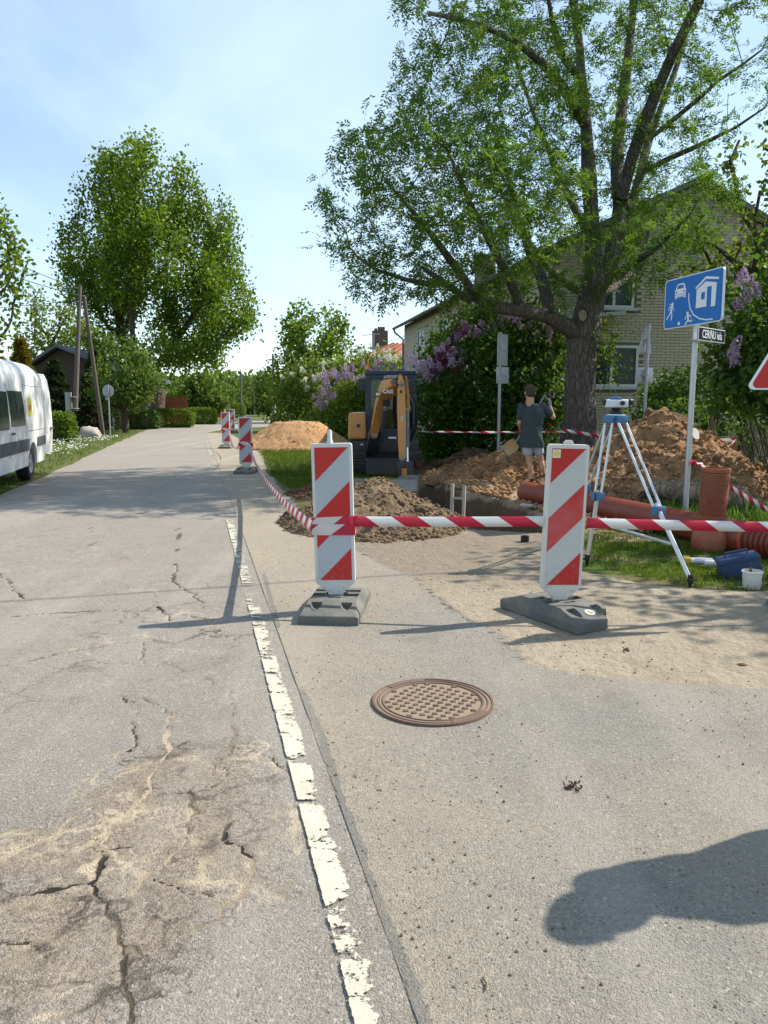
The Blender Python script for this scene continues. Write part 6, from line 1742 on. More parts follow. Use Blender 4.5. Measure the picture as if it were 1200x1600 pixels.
# staff lying across behind the tripod leg
a, b = G(1000, 838), G(1052, 857); a.z = .30; 
a = P(952, 822, 7.9); b = P(1052, 851, 7.4); T = thing('survey_staff', 'thin pale staff leaning low behind the right tripod leg', 'staff', tuple(a)); a0 = Vector(a); d = Vector(b) - a0
mb = MB(); mb.tube([tuple(-d * .4 + Vector((0, 0, -.0))), tuple(d)], .016, 8); mb.obj('rod', simple('pale_rod', (.55, .55, .53), .5), T, True)

# ------------------------------------------------------------------ tools on the grass
q = G(1163, 905); T = thing('tool_box', 'tilted dark blue plastic tool box on the grass behind the white bucket', 'tool box', (q.x, q.y + .06, .0), rot=(R(0), R(-14), R(-12)))
M_bl = simple('blue_plastic', (.015, .05, .13), .45, var=.3, dirt=.15, scale=7)
mb = MB(); mb.box((0, 0, .09), (.34, .20, .15), None, taper=.94); mb.obj('case', M_bl, T, bevel=.014)
mb = MB(); mb.box((0, 0, .182), (.35, .21, .04), None, taper=.92); lid = mb.obj('lid', M_bl, T, bevel=.01)
mb = MB(); mb.tube([(-.09, 0, .20), (-.09, 0, .235), (.09, 0, .235), (.09, 0, .20)], .011, 8); mb.obj('handle', M_bl, lid, True)
q = G(1174, 921); T = thing('bucket', 'small white plastic bucket with a brown stick in it beside the tool box', 'bucket', (q.x, q.y, .005))
mb = MB(); mb.lathe([(.0, .0), (.060, .0), (.066, .01), (.076, .135), (.082, .137), (.082, .15), (.074, .15), (.073, .135), (.060, .018), (.0, .016)], 24, cap=False); mb.obj('shell', simple('bucket_plastic', (.66, .66, .63), .5, dirt=.15, scale=12), T, True)
mb = MB(); mb.lathe([(.0, .085), (.069, .085)], 20, cap=False); mb.obj('contents', M_mixed, T)
o = MB().box((0, 0, 0), (.02, .012, .12)).obj('stick', simple('brown_stick', (.20, .08, .04), .8), loc=(q.x - .02, q.y - .01, .125), rot=(R(12), R(-10), 0), bevel=.002); tag(o, 'brown stick poking out of the white bucket', 'stick')
def can(label, px, py, yaw, cap, body):
    q = G(px, py); T = thing('spray_can', label, 'spray can', (q.x, q.y, .05), rot=(0, R(90), yaw))
    mb = MB(); mb.lathe([(.0, -.09), (.032, -.09), (.034, -.085), (.034, .06), (.026, .075), (.0, .075)], 18); mb.obj('body', simple('can_body_' + cap, body, .3, .3, var=.1), T, True)
    mb = MB(); mb.lathe([(.0, .06), (.030, .062), (.030, .10), (.024, .108), (.0, .108)], 18); mb.obj('cap', simple('can_cap_' + cap, (.75, .75, .76) if cap == 'white' else (.72, .12, .12), .4), T, True)
can('pale blue-white spray can lying in the grass beside the tool handle', 1096, 885, R(170), 'white', (.52, .55, .62))
can('spray can with a pinkish red cap lying in the grass left of the tool box', 1116, 889, R(-12), 'red', (.62, .62, .64))
q = G(1082, 884); T = thing('hammer', 'yellow-headed mallet with a pale handle lying in the grass by the tripod foot', 'hammer', (q.x, q.y, .05), rotz=R(-16))
mb = MB(); mb.tube([(-.03, 0, .0), (.34, 0, .0)], .014, 8); mb.obj('handle', simple('pale_handle', (.55, .40, .22), .7), T, True)
mb = MB(); mb.box((-.05, .02, 0), (.06, .15, .06)); mb.obj('head', simple('yellow_head', (.62, .42, .05), .5), T, bevel=.008)
q = G(893, 850); T = thing('juice_bottle', 'half-hidden bottle of orange drink with a red cap behind the grubby beacon', 'bottle', (q.x, q.y, 0))
mb = MB(); mb.lathe([(.0, 0), (.045, 0), (.05, .01), (.05, .13)], 18, cap=False); mb.obj('juice', simple('orange_juice', (.70, .36, .02), .2, 0, .5, var=.05), T, True)
t = NT('clear_plastic'); gl = t.n('BsdfGlass', Color=(.95, .97, .97, 1), Roughness=.05, IOR=1.2); M_clear = t.done(t.n('MixShader', Fac=.45, i1=gl.outputs[0], i2=t.n('BsdfDiffuse', Color=(.7, .75, .75, 1)).outputs[0]).outputs[0])
mb = MB(); mb.lathe([(.05, .131), (.05, .19), (.035, .225), (.016, .25), (.016, .27)], 18, cap=False); mb.obj('shell', M_clear, T, True)
mb = MB(); mb.lathe([(.018, .265), (.018, .29), (.0, .29)], 12); mb.obj('cap', simple('bottle_cap', (.6, .05, .04), .4), T, True)
q = G(820, 848); o = MB().lathe([(.0, 0), (.045, 0), (.045, .07), (.036, .07), (.036, .06), (.0, .06)], 18).obj('cap', M_pipe_in, None, True, loc=(q.x, q.y, .006)); o.data.materials[0] = simple('black_rubber', (.012, .012, .012), .6); o.name = 'pipe_cap'; tag(o, 'small black pipe cap on the asphalt at the trench end', 'cap')

# ------------------------------------------------------------------ signs
M_blue_s = simple('blue_sign_sheet', (.012, .155, .50), .45, var=.05, scale=2); M_whs = simple('white_sign_sheet', (.78, .80, .82), .35, var=.04); M_back = simple('sign_back', (.40, .41, .44), .5, .4, var=.1, scale=3)
def zone_sign():
    Yp = 10.28; b = Vector((P(1071, 792, Yp).x, Yp, 0)); T = thing('zone_sign', 'blue residential zone sign with house, car and playing children on a steel post', 'road sign', tuple(b))
    top = P(1088, 500, Yp) - b
    mb = MB(); mb.tube([(0, 0, 0), tuple(top + Vector((0, 0, .0)))], .038, 14); mb.obj('post', M_zinc, T, True)
    cr = [P(1041, 439.3, 1), P(1134, 415.8, 1), P(1128, 501, 1), P(1037.7, 515.8, 1)]
    # plate stands nearly along the sight line: corner depths
    Yl, Yr = 10.75, 9.62
    tl, tr, br, bl = P(1041, 439.3, Yl), P(1134, 415.8, Yr), P(1128.5, 501, Yr), P(1038.3, 515.8, Yl)
    o = (tl + tr + br + bl) / 4; xd = ((tr - tl) + (br - bl)); zd = ((tl - bl) + (tr - br)); w = xd.length / 2; h = zd.length / 2
    xd.normalize(); zd.normalize(); yd = zd.cross(xd).normalized(); zd = xd.cross(yd)
    M = Matrix(((xd.x, yd.x, zd.x, o.x - b.x), (xd.y, yd.y, zd.y, o.y - b.y), (xd.z, yd.z, zd.z, o.z - b.z), (0, 0, 0, 1)))
    def rr(w_, h_, r):
        pts = []
        for cx, cz, a0 in ((w_ / 2 - r, h_ / 2 - r, 0), (-w_ / 2 + r, h_ / 2 - r, 90), (-w_ / 2 + r, -h_ / 2 + r, 180), (w_ / 2 - r, -h_ / 2 + r, 270)):
            for k in range(5): a = R(a0 + 22.5 * k); pts.append((cx + r * math.cos(a), cz + r * math.sin(a)))
        return pts
    mb = MB(); mb.prism(rr(w, h, .05), -.012, .014, M); mb.obj('plate', M_whs, T)
    mb = MB(); mb.prism(rr(w - .03, h - .024, .04), -.0145, -.0115, M); blue = mb.obj('blue_face', M_blue_s, T)
    back = MB(); back.prism(rr(w - .02, h - .02, .04), .0135, .017, M); back.obj('back', M_back, T)
    k = -.0165
    def S(u, v): return ((u - .5) * w, (.5 - v) * h)        # fractions of the face, v down
    def pol(pts, name, mat=M_whs, y=k, par=blue):
        mb = MB(); mb.prism([S(*p) for p in pts], y, -.0140, M); return mb.obj(name, mat, par)
    # house: roof line, front with door opening and window
    mb = MB()
    for q in ([(.553, .275), (.722, .105), (.925, .175), (.925, .215), (.722, .155), (.560, .315)],): mb.prism([S(*p) for p in q], k, -.014, M)
    mb.prism([S(*p) for p in ((.575, .325), (.722, .20), (.745, .21), (.745, .68), (.570, .68))], k, -.014, M)
    mb.prism([S(*p) for p in ((.7455, .21), (.895, .265), (.895, .31), (.7455, .31))], k, -.014, M)
    mb.prism([S(*p) for p in ((.82, .3105), (.895, .3105), (.885, .70), (.82, .70))], k, -.014, M)
    mb.obj('house_symbol', M_whs, blue)
    pol([(.655, .40), (.715, .39), (.715, .53), (.655, .535)], 'house_window', M_blue_s, k - .0015)
    # car
    mb = MB()
    for q in (((.205, .23), (.225, .145), (.25, .125), (.335, .125), (.36, .145), (.375, .23), (.385, .25), (.385, .335), (.195, .335), (.195, .25)), ((.192, .345), (.387, .345), (.387, .375), (.192, .375)), ((.198, .385), (.382, .385), (.382, .42), (.357, .42), (.357, .395), (.223, .395), (.223, .42), (.198, .42))):
        mb.prism([S(*p) for p in q], k, -.014, M)
    mb.obj('car_symbol', M_whs, blue)
    pol([(.228, .225), (.243, .155), (.335, .155), (.352, .225)], 'car_windscreen', M_blue_s, k - .0015)
    for u0 in (.222, .352): pol([(u0 - .012, .275), (u0 + .012, .275), (u0 + .012, .305), (u0 - .012, .305)], 'car_lamp', M_blue_s, k - .0015)
    # kerb curve
    mb = MB(); c = []
    ctrl = [(.44, .35), (.445, .50), (.475, .66), (.54, .80), (.64, .89), (.76, .935), (.86, .94)]
    for i in range(len(ctrl) - 1):
        a_, b_ = Vector(S(*ctrl[i])), Vector(S(*ctrl[i + 1])); n_ = Vector((-(b_ - a_).y, (b_ - a_).x)).normalized() * .008
        mb.prism([tuple(a_ + n_), tuple(a_ - n_), tuple(b_ - n_), tuple(b_ + n_)], k + .0001 * i, -.014, M)
    mb.obj('kerb_curve', M_whs, blue)
    # running children and ball
    def limb(mb, pts, r):
        for i in range(len(pts) - 1):
            a_, b_ = Vector(S(*pts[i])), Vector(S(*pts[i + 1])); n_ = Vector((-(b_ - a_).y, (b_ - a_).x)).normalized() * r * h
            mb.prism([tuple(a_ + n_), tuple(a_ - n_), tuple(b_ - n_ * .8), tuple(b_ + n_ * .8)], k - .0001 * len(mb.f) * .01, -.014, M)
    def disc(mb, u, v, r):
        c_ = S(u, v); mb.prism([(c_[0] + r * math.cos(6.283 * q / 12), c_[1] + r * math.sin(6.283 * q / 12)) for q in range(12)], k, -.014, M)
    mb = MB(); disc(mb, .155, .505, .022); limb(mb, [(.15, .535), (.135, .62), (.125, .66)], .030); limb(mb, [(.13, .65), (.085, .74), (.055, .80)], .016); limb(mb, [(.135, .65), (.15, .72), (.14, .83)], .016); limb(mb, [(.14, .55), (.095, .57), (.085, .62)], .012); limb(mb, [(.155, .55), (.175, .60), (.178, .65)], .012); limb(mb, [(.135, .50), (.115, .50), (.10, .53)], .010)
    mb.obj('girl_symbol', M_whs, blue)
    mb = MB(); disc(mb, .435, .745, .022); limb(mb, [(.44, .77), (.445, .85), (.45, .88)], .028); limb(mb, [(.45, .875), (.415, .93), (.395, .985)], .016); limb(mb, [(.45, .88), (.485, .92), (.52, .89)], .016); limb(mb, [(.435, .785), (.405, .82), (.39, .865)], .012); limb(mb, [(.45, .785), (.485, .80), (.495, .85)], .012)
    mb.obj('boy_symbol', M_whs, blue)
    mb = MB(); disc(mb, .285, .92, .024); mb.obj('ball_symbol', M_whs, blue)
    mb = MB()
    for z in (.35, -.15): mb.box((0, .0, 0), (.10, .09, .03), Matrix.Translation(top + Vector((0, 0, z - .12))))
    mb.tube([tuple(top), (top.x, top.y, (o - b).z + .25)], .036, 12); mb.obj('bracket', M_zinc, T)
    # street name plate
    a_, c_, d_, e_ = P(1090.5, 511, 10.0), P(1132, 515.5, 10.55), P(1131.5, 536, 10.55), P(1090.5, 532, 10.0)
    o2 = (a_ + c_ + d_ + e_) / 4; x2 = ((c_ - a_) + (d_ - e_)); w2 = x2.length / 2; h2 = ((a_ - e_) + (c_ - d_)).length / 2
    x2.z = 0; x2.normalize(); z2 = Vector((0, 0, 1)); y2 = z2.cross(x2)
    M2 = Matrix(((x2.x, y2.x, 0, o2.x), (x2.y, y2.y, 0, o2.y), (0, 0, 1, o2.z), (0, 0, 0, 1)))
    T2 = thing('street_name_plate', 'small dark street name plate reading CERIŅU iela under the blue sign', 'street sign', tuple(o2))
    T2.matrix_world = M2
    mb = MB(); mb.prism([(-w2 / 2, -h2 / 2), (w2 / 2, -h2 / 2), (w2 / 2, h2 / 2), (-w2 / 2, h2 / 2)], -.008, .010); pl = mb.obj('plate', M_whs, T2)
    mb = MB(); e = .010; mb.prism([(-w2 / 2 + e, -h2 / 2 + e), (w2 / 2 - e, -h2 / 2 + e), (w2 / 2 - e, h2 / 2 - e), (-w2 / 2 + e, h2 / 2 - e)], -.0105, -.0075); nm = mb.obj('dark_face', simple('navy_sheet', (.008, .014, .028), .6, 0, .08), T2)
    text_obj('lettering', 'CERI\u0145U iela', .15, M_whs, nm, Matrix.Translation((0, -.0115, -.004)) @ Matrix.Rotation(R(90), 4, 'X') @ Matrix.Scale(h2 / .172, 4) , .0008, .78, .0008)
    mb = MB(); mb.box((-w2 / 2 - .03, .01, 0), (.09, .012, h2 * .9)); mb.obj('bracket', M_zinc, T2)
zone_sign()
def warn():
    Y = 5.4; bl = P(1164, 609, Y); s = .9; T = thing('warning_sign', 'red-edged triangular sign cut off by the right edge of the picture', 'road sign', (bl.x + s / 2, Y, 0))
    def tri(s_, r):
        R_ = s_ / math.sqrt(3) ; pts = []
        for a0 in (210, 330, 90):
            c = ((R_ - 2 * r) * math.cos(R(a0)), (R_ - 2 * r) * math.sin(R(a0)))
            for k in range(7): a = R(a0 - 60 + 20 * k); pts.append((c[0] + r * math.cos(a), c[1] + r * math.sin(a)))
        return pts
    cz = bl.z + s * .2887; M = Matrix.Translation((0, 0, cz)) @ Matrix.Rotation(R(2), 4, 'Z')
    mb = MB(); mb.prism(tri(s, .03), -.008, .012, M); mb.obj('plate', M_whs, T)
    mb = MB(); mb.prism(tri(s - .04, .03), -.0105, -.0075, M); rd = mb.obj('red_border', M_red, T)
    mb = MB(); mb.prism(tri(s - .34, .02), -.013, -.010, M); mb.obj('field', simple('yellow_field', (.72, .52, .05), .4), rd)
    mb = MB(); mb.tube([(0, .04, 0), (0, .04, cz + .3)], .03, 12); mb.obj('post', M_zinc, T, True)
    mb = MB(); mb.box((.06, .04, .05), (.34, .34, .1), None, taper=.8); mb.obj('base', M_rubber, T, bevel=.01)
warn()
def back_sign(label, px, ytop, Y, plates, postpx=8, name='road_sign'):
    b = Vector(G0(px, Y)); T = thing(name, label, 'road sign', tuple(b)); top = P(px, ytop, Y).z
    mb = MB(); mb.tube([(0, 0, 0), (0, 0, top)], .033, 12); mb.obj('post', M_zincd, T, True)
    for kind, x0, x1, y0, y1, yaw in plates:
        p0, p1 = P(x0, y0, Y - .06), P(x1, y1, Y - .06); cx = (p0.x + p1.x) / 2 - b.x; cz = (p0.z + p1.z) / 2; w = abs(p1.x - p0.x) / max(.2, math.cos(yaw)); h = abs(p0.z - p1.z)
        M = Matrix.Translation((cx, .05, cz)) @ Matrix.Rotation(yaw, 4, 'Z')
        mb = MB()
        if kind == 'rect': pts = [(-w / 2, -h / 2), (w / 2, -h / 2), (w / 2, h / 2), (-w / 2, h / 2)]
        elif kind == 'tri': pts = [(-w / 2, -h / 2), (w / 2, -h / 2), (.03, h / 2), (-.03, h / 2)]
        else: pts = [(w / 2 * math.cos(6.283 * k / 28), h / 2 * math.sin(6.283 * k / 28)) for k in range(28)]
        mb.prism(pts, -.006, .008, M); pl = mb.obj('sign_plate', M_back, T, bevel=.004)
        mb = MB(); mb.box((-cx * .0, -.03, 0), (min(w * .8, .2), .03, .03), M); mb.obj('clamp', M_zincd, pl)
back_sign('grey back of a double rectangular road sign on a pole before the lilac', 780, 519, 16.4, [('rect', 778, 795, 521, 571, R(38)), ('rect', 776, 797, 573, 599, R(38))])
back_sign('grey back of a triangular sign with a small plate below, before the brick gable', 1008, 507, 15.6, [('tri', 998, 1024, 509, 551, R(30)), ('rect', 995, 1025, 574, 597, R(25))])
back_sign('grey back of a round road sign on the left verge by the linden', 170, 601, 35.5, [('disc', 158, 177, 601, 621, R(0)), ('rect', 163, 168, 619, 625, R(0))])
back_sign('tiny low marker plate beside the round sign', 176, 652, 40, [('rect', 174, 179, 653, 659, R(0))])
# red tulips by the trunk
for px, py, lab in ((859, 664, 'taller red tulip blooming right of the man'), (853, 675, 'lower red tulip beside the tape at the man\'s elbow')):
    p = P(px, py, 15.9); T = thing('tulip', lab, 'flower', (p.x, 15.9, 0))
    mb = MB(); mb.tube([(0, 0, 0), (.01, 0, p.z)], .008, 5); mb.obj('stem', M_hedge, T)
    mb = MB(); mb.lathe([(.006, -.03), (.026, -.018), (.03, .012), (.022, .035), (.012, .03)], 8, Matrix.Translation((.01, 0, p.z))); mb.obj('bloom', M_fred, T, True)
# ------------------------------------------------------------------ mini excavator
def excavator():
    Y0 = 17.0; o = Vector(G0(606, Y0)); T = thing('mini_excavator', 'orange and black mini excavator with its bucket reaching into the trench', 'excavator', tuple(o))
    E = lambda px, py, Y: P(px, py, Y) - o
    M_or = simple('orange_paint', (.58, .26, .065), .42, 0, .4, var=.12, dirt=.25, scale=3, dirtcol=(.30, .17, .08)); M_ord = simple('worn_orange', (.46, .20, .055), .5, var=.2, dirt=.4, scale=5, dirtcol=(.16, .085, .04))
    M_bk = simple('black_paint', (.036, .038, .042), .5, var=.3, dirt=.25, scale=5, dirtcol=(.10, .08, .06)); M_nv = simple('blue_black_frame', (.045, .060, .090), .38, var=.2)
    M_rub = simple('track_rubber', (.03, .03, .031), .85, var=.3, dirt=.4, scale=6, dirtcol=(.10, .08, .06)); M_steel = simple('worn_steel', (.26, .25, .24), .45, .7, var=.3, dirt=.4, dirtcol=(.16, .12, .08))
    M_chr = simple('chrome_rod', (.75, .76, .78), .15, .9); M_cyl = simple('cylinder_blue_grey', (.09, .12, .17), .4, .2); M_hose = simple('hose', (.015, .015, .016), .6)
    t_ = NT('cab_glass'); gl = t_.n('BsdfGlossy', Color=(.8, .9, .88, 1), Roughness=.03); tr_ = t_.n('BsdfTransparent', Color=(.62, .70, .66, 1)); M_cg = t_.done(t_.n('MixShader', Fac=.03, i1=tr_.outputs[0], i2=gl.outputs[0]).outputs[0])
    X = lambda px, Y=16.4: (P(px, 700, Y) - o).x
    # tracks: rubber loops with lugs
    for cx in (X(562, 16.2), X(649, 16.2)):
        y0, y1, zr = -.85, 1.15, .23; prof = []
        for k in range(13): a = R(90 + 15 * k); prof.append((y0 + zr * math.cos(a), zr + .01 + zr * math.sin(a)))
        for k in range(13): a = R(-90 + 15 * k); prof.append((y1 + zr * math.cos(a), zr + .01 + zr * math.sin(a)))
        Mx = Matrix.Translation((cx, 0, 0)) @ Matrix.Rotation(R(90), 4, 'Z')
        mb = MB(); mb.prism([(p[0], p[1]) for p in prof], -.14, .14, Mx); trk = mb.obj('track', M_rub, T, bevel=.01)
        per = []; n = len(prof)
        mb = MB(); L_ = 0
        for i in range(n):
            a, b = Vector(prof[i]), Vector(prof[(i + 1) % n]); d = b - a; m = max(1, int(d.length / .085))
            for q in range(m):
                c = a + d * ((q + .5) / m); nn = Vector((d.y, -d.x)).normalized(); c = c - nn * -.014
                fr = Mx @ Matrix.Translation((c.x, 0, c.y)) @ Matrix.Rotation(-math.atan2(d.y, d.x), 4, 'Y')
                mb.box((0, 0, 0), (.035, .27, .03), fr)
        tag(mb.obj('lugs', M_rub, trk), kind='stuff')
        for yy in (-.62, -.2, .2, .6, .95):
            mb = MB(); mb.lathe([(.0, -.145), (.10, -.145), (.10, .145), (.0, .145)], 16, Matrix.Translation((cx, yy, .2)) @ Matrix.Rotation(R(90), 4, 'Y')); mb.obj('roller', M_bk, trk, True)
    xl, xr_ = X(562, 16.2), X(649, 16.2); xm = (xl + xr_) / 2
    mb = MB(); mb.box((xm, .15, .36), (xr_ - xl - .26, .9, .22)); mb.obj('undercarriage', M_bk, T, bevel=.02)
    mb = MB(); mb.prism([(0, .05), (.06, .02), (.10, .12), (.08, .30), (.05, .38), (0, .34)], xl + .13, xr_ - .13, Matrix.Translation((0, -1.12, 0)) @ Matrix.Rotation(R(90), 4, 'Z') @ Matrix.Scale(-1, 4, (0, 1, 0))); mb.obj('dozer_blade', M_bk, T)
    mb = MB()
    for sx in (-.3, .3): mb.box((xm + sx, -.75, .28), (.08, .7, .09))
    mb.obj('blade_arms', M_bk, T)
    mb = MB(); mb.lathe([(.42, .46), (.42, .56), (.0, .56)], 24, Matrix.Translation((xm, .15, 0))); mb.obj('slew_ring', M_bk, T, True)
    # upper frame and hood
    a, b = E(545, 708, 16.45), E(655, 688, 16.45)
    mb = MB(); mb.box(((a.x + b.x) / 2, .35, (a.z + b.z) / 2), (b.x - a.x - .02, 1.75, b.z - a.z)); mb.obj('upper_frame', M_bk, T, bevel=.04)
    a, b = E(543.5, 687, 16.3), E(572, 645, 16.3)
    mb = MB(); mb.box(((a.x + b.x) / 2, .12, (a.z + b.z) / 2), (b.x - a.x, 1.6, b.z - a.z), None, tx=.93, ty=.96); hood = mb.obj('hood', M_or, T, bevel=.07, seg=4)
    p = E(560, 665, 16.28); mb = MB(); mb.lathe([(.0, 0), (.038, 0), (.034, .02), (.0, .022)], 16, Matrix.Translation((p.x, p.y + .02, p.z)) @ Matrix.Rotation(R(90), 4, 'X')); mb.obj('filler_cap', M_bk, hood, True)
    p = E(546, 668, 16.4); MB().box((p.x, p.y - .02, p.z), (.03, .02, .12)).obj('side_label', M_whs, hood)
    a, b = E(543.5, 708, 16.32), E(574, 688, 16.32)
    mb = MB(); mb.box(((a.x + b.x) / 2, .1, (a.z + b.z) / 2), (b.x - a.x, 1.55, b.z - a.z), None, taper=.99); ll = mb.obj('counterweight', M_bk, T, bevel=.05)
    p = E(565.5, 694.5, 16.3); mb = MB(); mb.ball((p.x, p.y + .0, p.z), (.035, .02, .016), 10); mb.obj('marker_lamp', M_white, ll, True)
    mb = MB(); mb.box((b.x - .9, 1.15, .95), (.3, .3, .8)); 
    # rear hood across the back
    a, b = E(545, 690, 16.45), E(655, 648, 16.45)
    mb = MB(); mb.box(((a.x + b.x) / 2, 1.05, .93), (b.x - a.x - .06, .5, .55)); mb.obj('rear_hood', M_or, T, bevel=.06)
    # cab
    yf, yb = -.35, .78
    cl, cr = E(571, 640, Y0 + yf).x, E(651, 640, Y0 + yf).x; zt = E(600, 585, Y0 + yf).z; zb = E(600, 700, Y0 + yf).z
    mb = MB()
    for x0, y0_, w_ in ((cl + .055, yf, .11), (cr - .045, yf, .08), (cl + .05, yb, .10), (cr - .05, yb, .10)):
        mb.box((x0, y0_, (zt + zb) / 2), (w_, .08, zt - zb))
    mb.box(((cl + cr) / 2, yf, zt - .05), (cr - cl - .04, .081, .10)); mb.box(((cl + cr) / 2, yb, zt - .05), (cr - cl - .04, .081, .10))
    for x0 in (cl + .045, cr - .045):
        mb.box((x0, (yf + yb) / 2, zt - .05), (.081, yb - yf, .101)); mb.box((x0, (yf + yb) / 2, zb + .28), (.06, yb - yf, .55))
    mb.box((cl + .052, .15, (zt + zb) / 2), (.06, .06, zt - zb - .02))
    cabf = mb.obj('cab_frame', M_nv, T, bevel=.02)
    mb = MB(); mb.box(((cl + cr) / 2, (yf + yb) / 2, zt + .035), (cr - cl + .05, yb - yf + .18, .09), None, tx=.94, ty=.93); mb.obj('cab_roof', M_nv, T, bevel=.035, seg=3)
    mb = MB(); mb.box(((cl + cr) / 2, yf + .02, (zt + zb) / 2 + .14), (cr - cl - .16, .008, zt - zb - .42)); mb.obj('windscreen', M_cg, cabf)
    mb = MB(); mb.box(((cl + cr) / 2, yb - .01, (zt + zb) / 2 + .42), (cr - cl - .16, .008, zt - zb - .95)); mb.obj('rear_window', M_cg, cabf)
    for x0 in (cl + .04, cr - .04): MB().box((x0, (yf + yb) / 2, zt - .55), (.008, yb - yf - .1, .85)).obj('side_window', M_cg, cabf)
    mb = MB(); mb.box(((cl + cr) / 2 + .0, yf + .06, zb + .20), (cr - cl - .14, .10, .44)); fp = mb.obj('front_panel', M_bk, T, bevel=.02)
    for px, py, w_, h_ in ((613, 684, .17, .045), (608, 692.5, .075, .09)):
        p = E(px, py, Y0 + yf - .005); MB().box((p.x, p.y - .002, p.z), (w_, .006, h_)).obj('panel_label', M_whs if w_ > .1 else simple('grey_label', (.5, .5, .5), .5), fp)
    cxm = (cl + cr) / 2
    mb = MB(); mb.box((cxm, yb + .01, zb + .42), (cr - cl - .12, .05, .75)); mb.obj('cab_dark_sheet', M_bk, T)  # black sheet added so the cab interior looks dark, as in shade
    mb = MB(); mb.box((cxm, .35, zb + .42), (.5, .45, .14)); mb.box((cxm, .58, zb + .80), (.46, .14, .65), None, tx=.85, ty=.8); mb.obj('seat', simple('red_seat', (.22, .03, .03), .8), T, bevel=.05)
    mb = MB(); mb.box((cxm + .22, .46, zb + .98), (.20, .04, .42)); mb.obj('hi_vis_vest', simple('lime_vest', (.35, .62, .03), .6), T, bevel=.01)
    mb = MB()
    for sx in (-.22, .2): mb.tube([(cxm + sx, -.05, zb + .3), (cxm + sx * 1.05, -.1, zb + .75)], .016, 7); mb.ball((cxm + sx * 1.05, -.1, zb + .78), .035, 8)
    mb.box((cxm, -.16, zb + .5), (.5, .10, .12)); mb.obj('control_levers', M_bk, T, True)
    # warning beacon, mirrors
    p = E(575, 582, 16.75); q = E(575.5, 569, 16.75); T2 = MB(); T2.tube([tuple(p), (p.x, p.y, p.z + .07)], .012, 7); T2.obj('beacon_stalk', M_bk, T)
    mb = MB(); mb.lathe([(.045, 0), (.045, .02), (.04, .025), (.037, .09), (.02, .11), (.0, .112)], 16, Matrix.Translation((p.x, p.y, p.z + .065))); mb.obj('warning_lamp', simple('amber_lens', (.75, .26, .02), .25), T, True)
    for x0, x1, y0_, y1_ in ((559, 570, 592, 612), (639.5, 650.5, 595, 614)):
        a, b = E(x0, y1_, 16.4), E(x1, y0_, 16.4)
        mb = MB(); mb.box(((a.x + b.x) / 2, a.y, (a.z + b.z) / 2), (b.x - a.x, .05, b.z - a.z)); mir = mb.obj('mirror', M_bk, T, bevel=.02, seg=3)
        mb = MB(); mb.tube([((a.x + b.x) / 2, a.y + .03, b.z - .05), (cl if x0 < 600 else cr, a.y + .2, b.z + .02)], .010, 6); mb.obj('mirror_arm', M_bk, mir, True)
    # boom: plates folded into a box, rising towards the viewer
    def beam(name, pts, mat, par=T, bevel=.012):
        rings = []
        P_ = [Vector(p[0]) for p in pts]
        for i, (p, w_, h_) in enumerate(pts):
            p = Vector(p); t = (P_[min(i + 1, len(P_) - 1)] - P_[max(i - 1, 0)]).normalized(); x = Vector((1, 0, 0)); x = (x - t * x.dot(t)).normalized(); n = t.cross(x)
            rings.append([tuple(p + x * (sx * w_ / 2) + n * (sn * h_ / 2)) for sx, sn in ((-1, -1), (1, -1), (1, 1), (-1, 1))])
        mb = MB(); mb.loft(rings); return mb.obj(name, mat, par, bevel=bevel)
    beam('swing_bracket', [(E(583, 700, 16.2), .26, .2), (E(584, 684, 15.9), .24, .26), (E(586, 672, 15.75), .18, .2)], M_bk)
    boom = beam('boom', [(E(584, 682, 15.75), .12, .14), (E(587, 665, 15.6), .17, .20), (E(595, 629, 15.2), .19, .26), (E(599, 616, 15.0), .20, .28), (E(607, 606, 14.75), .30, .24), (E(614, 601, 14.5), .27, .18), (E(619, 598, 14.3), .18, .14)], M_or)
    mb = MB(); p = E(590.5, 616, 14.92); mb.box(tuple(p), (.11, .08, .10)); wl = mb.obj('work_lamp', M_bk, boom, bevel=.01)
    MB().box((p.x, p.y - .045, p.z), (.075, .012, .055)).obj('lamp_lens', M_white, wl, bevel=.004)
    # logo lettering on the nose of the boom
    p = E(606.5, 612, 14.5); text_obj('lettering', 'CASE', .10, M_whs, boom, Matrix.Translation((p.x, p.y - .06, p.z)) @ Matrix.Rotation(R(78), 4, 'X'), .002, .82, .004)
    p = E(602, 630, 14.7); MB().box((p.x + .02, p.y + .08, p.z), (.14, .1, .12)).obj('boom_shade_block', M_hose, boom)  # solid black block drawing the shade inside the boom
    mb = MB(); mb.tube([tuple(E(597, 690, 15.9)), tuple(E(601, 640, 15.0))], .045, 10); mb.obj('boom_cylinder', M_cyl, T, True)
    mb = MB(); mb.tube([tuple(E(601, 640, 15.0)), tuple(E(605, 622, 14.8))], .024, 10); mb.obj('boom_rod', M_chr, T, True)
    # yoke horns at the boom tip
    for x0, x1, y0_ in ((600, 604, 588), (624, 628, 585)):
        pass
    arm = beam('dipper_arm', [(E(625, 587, 14.2), .05, .10), (E(626, 600, 14.1), .12, .20), (E(627, 640, 13.95), .15, .22), (E(628, 690, 13.85), .14, .17), (E(629, 718, 13.8), .12, .13)], M_or)
    beam('cylinder_bracket', [(E(634, 588, 14.25), .03, .10), (E(637, 612, 14.2), .045, .16), (E(639, 642, 14.1), .04, .10)], M_ord)
    beam('boom_horn', [(E(601, 588, 14.6), .02, .08), (E(601, 600, 14.7), .05, .14), (E(599, 612, 14.8), .05, .16)], M_or)
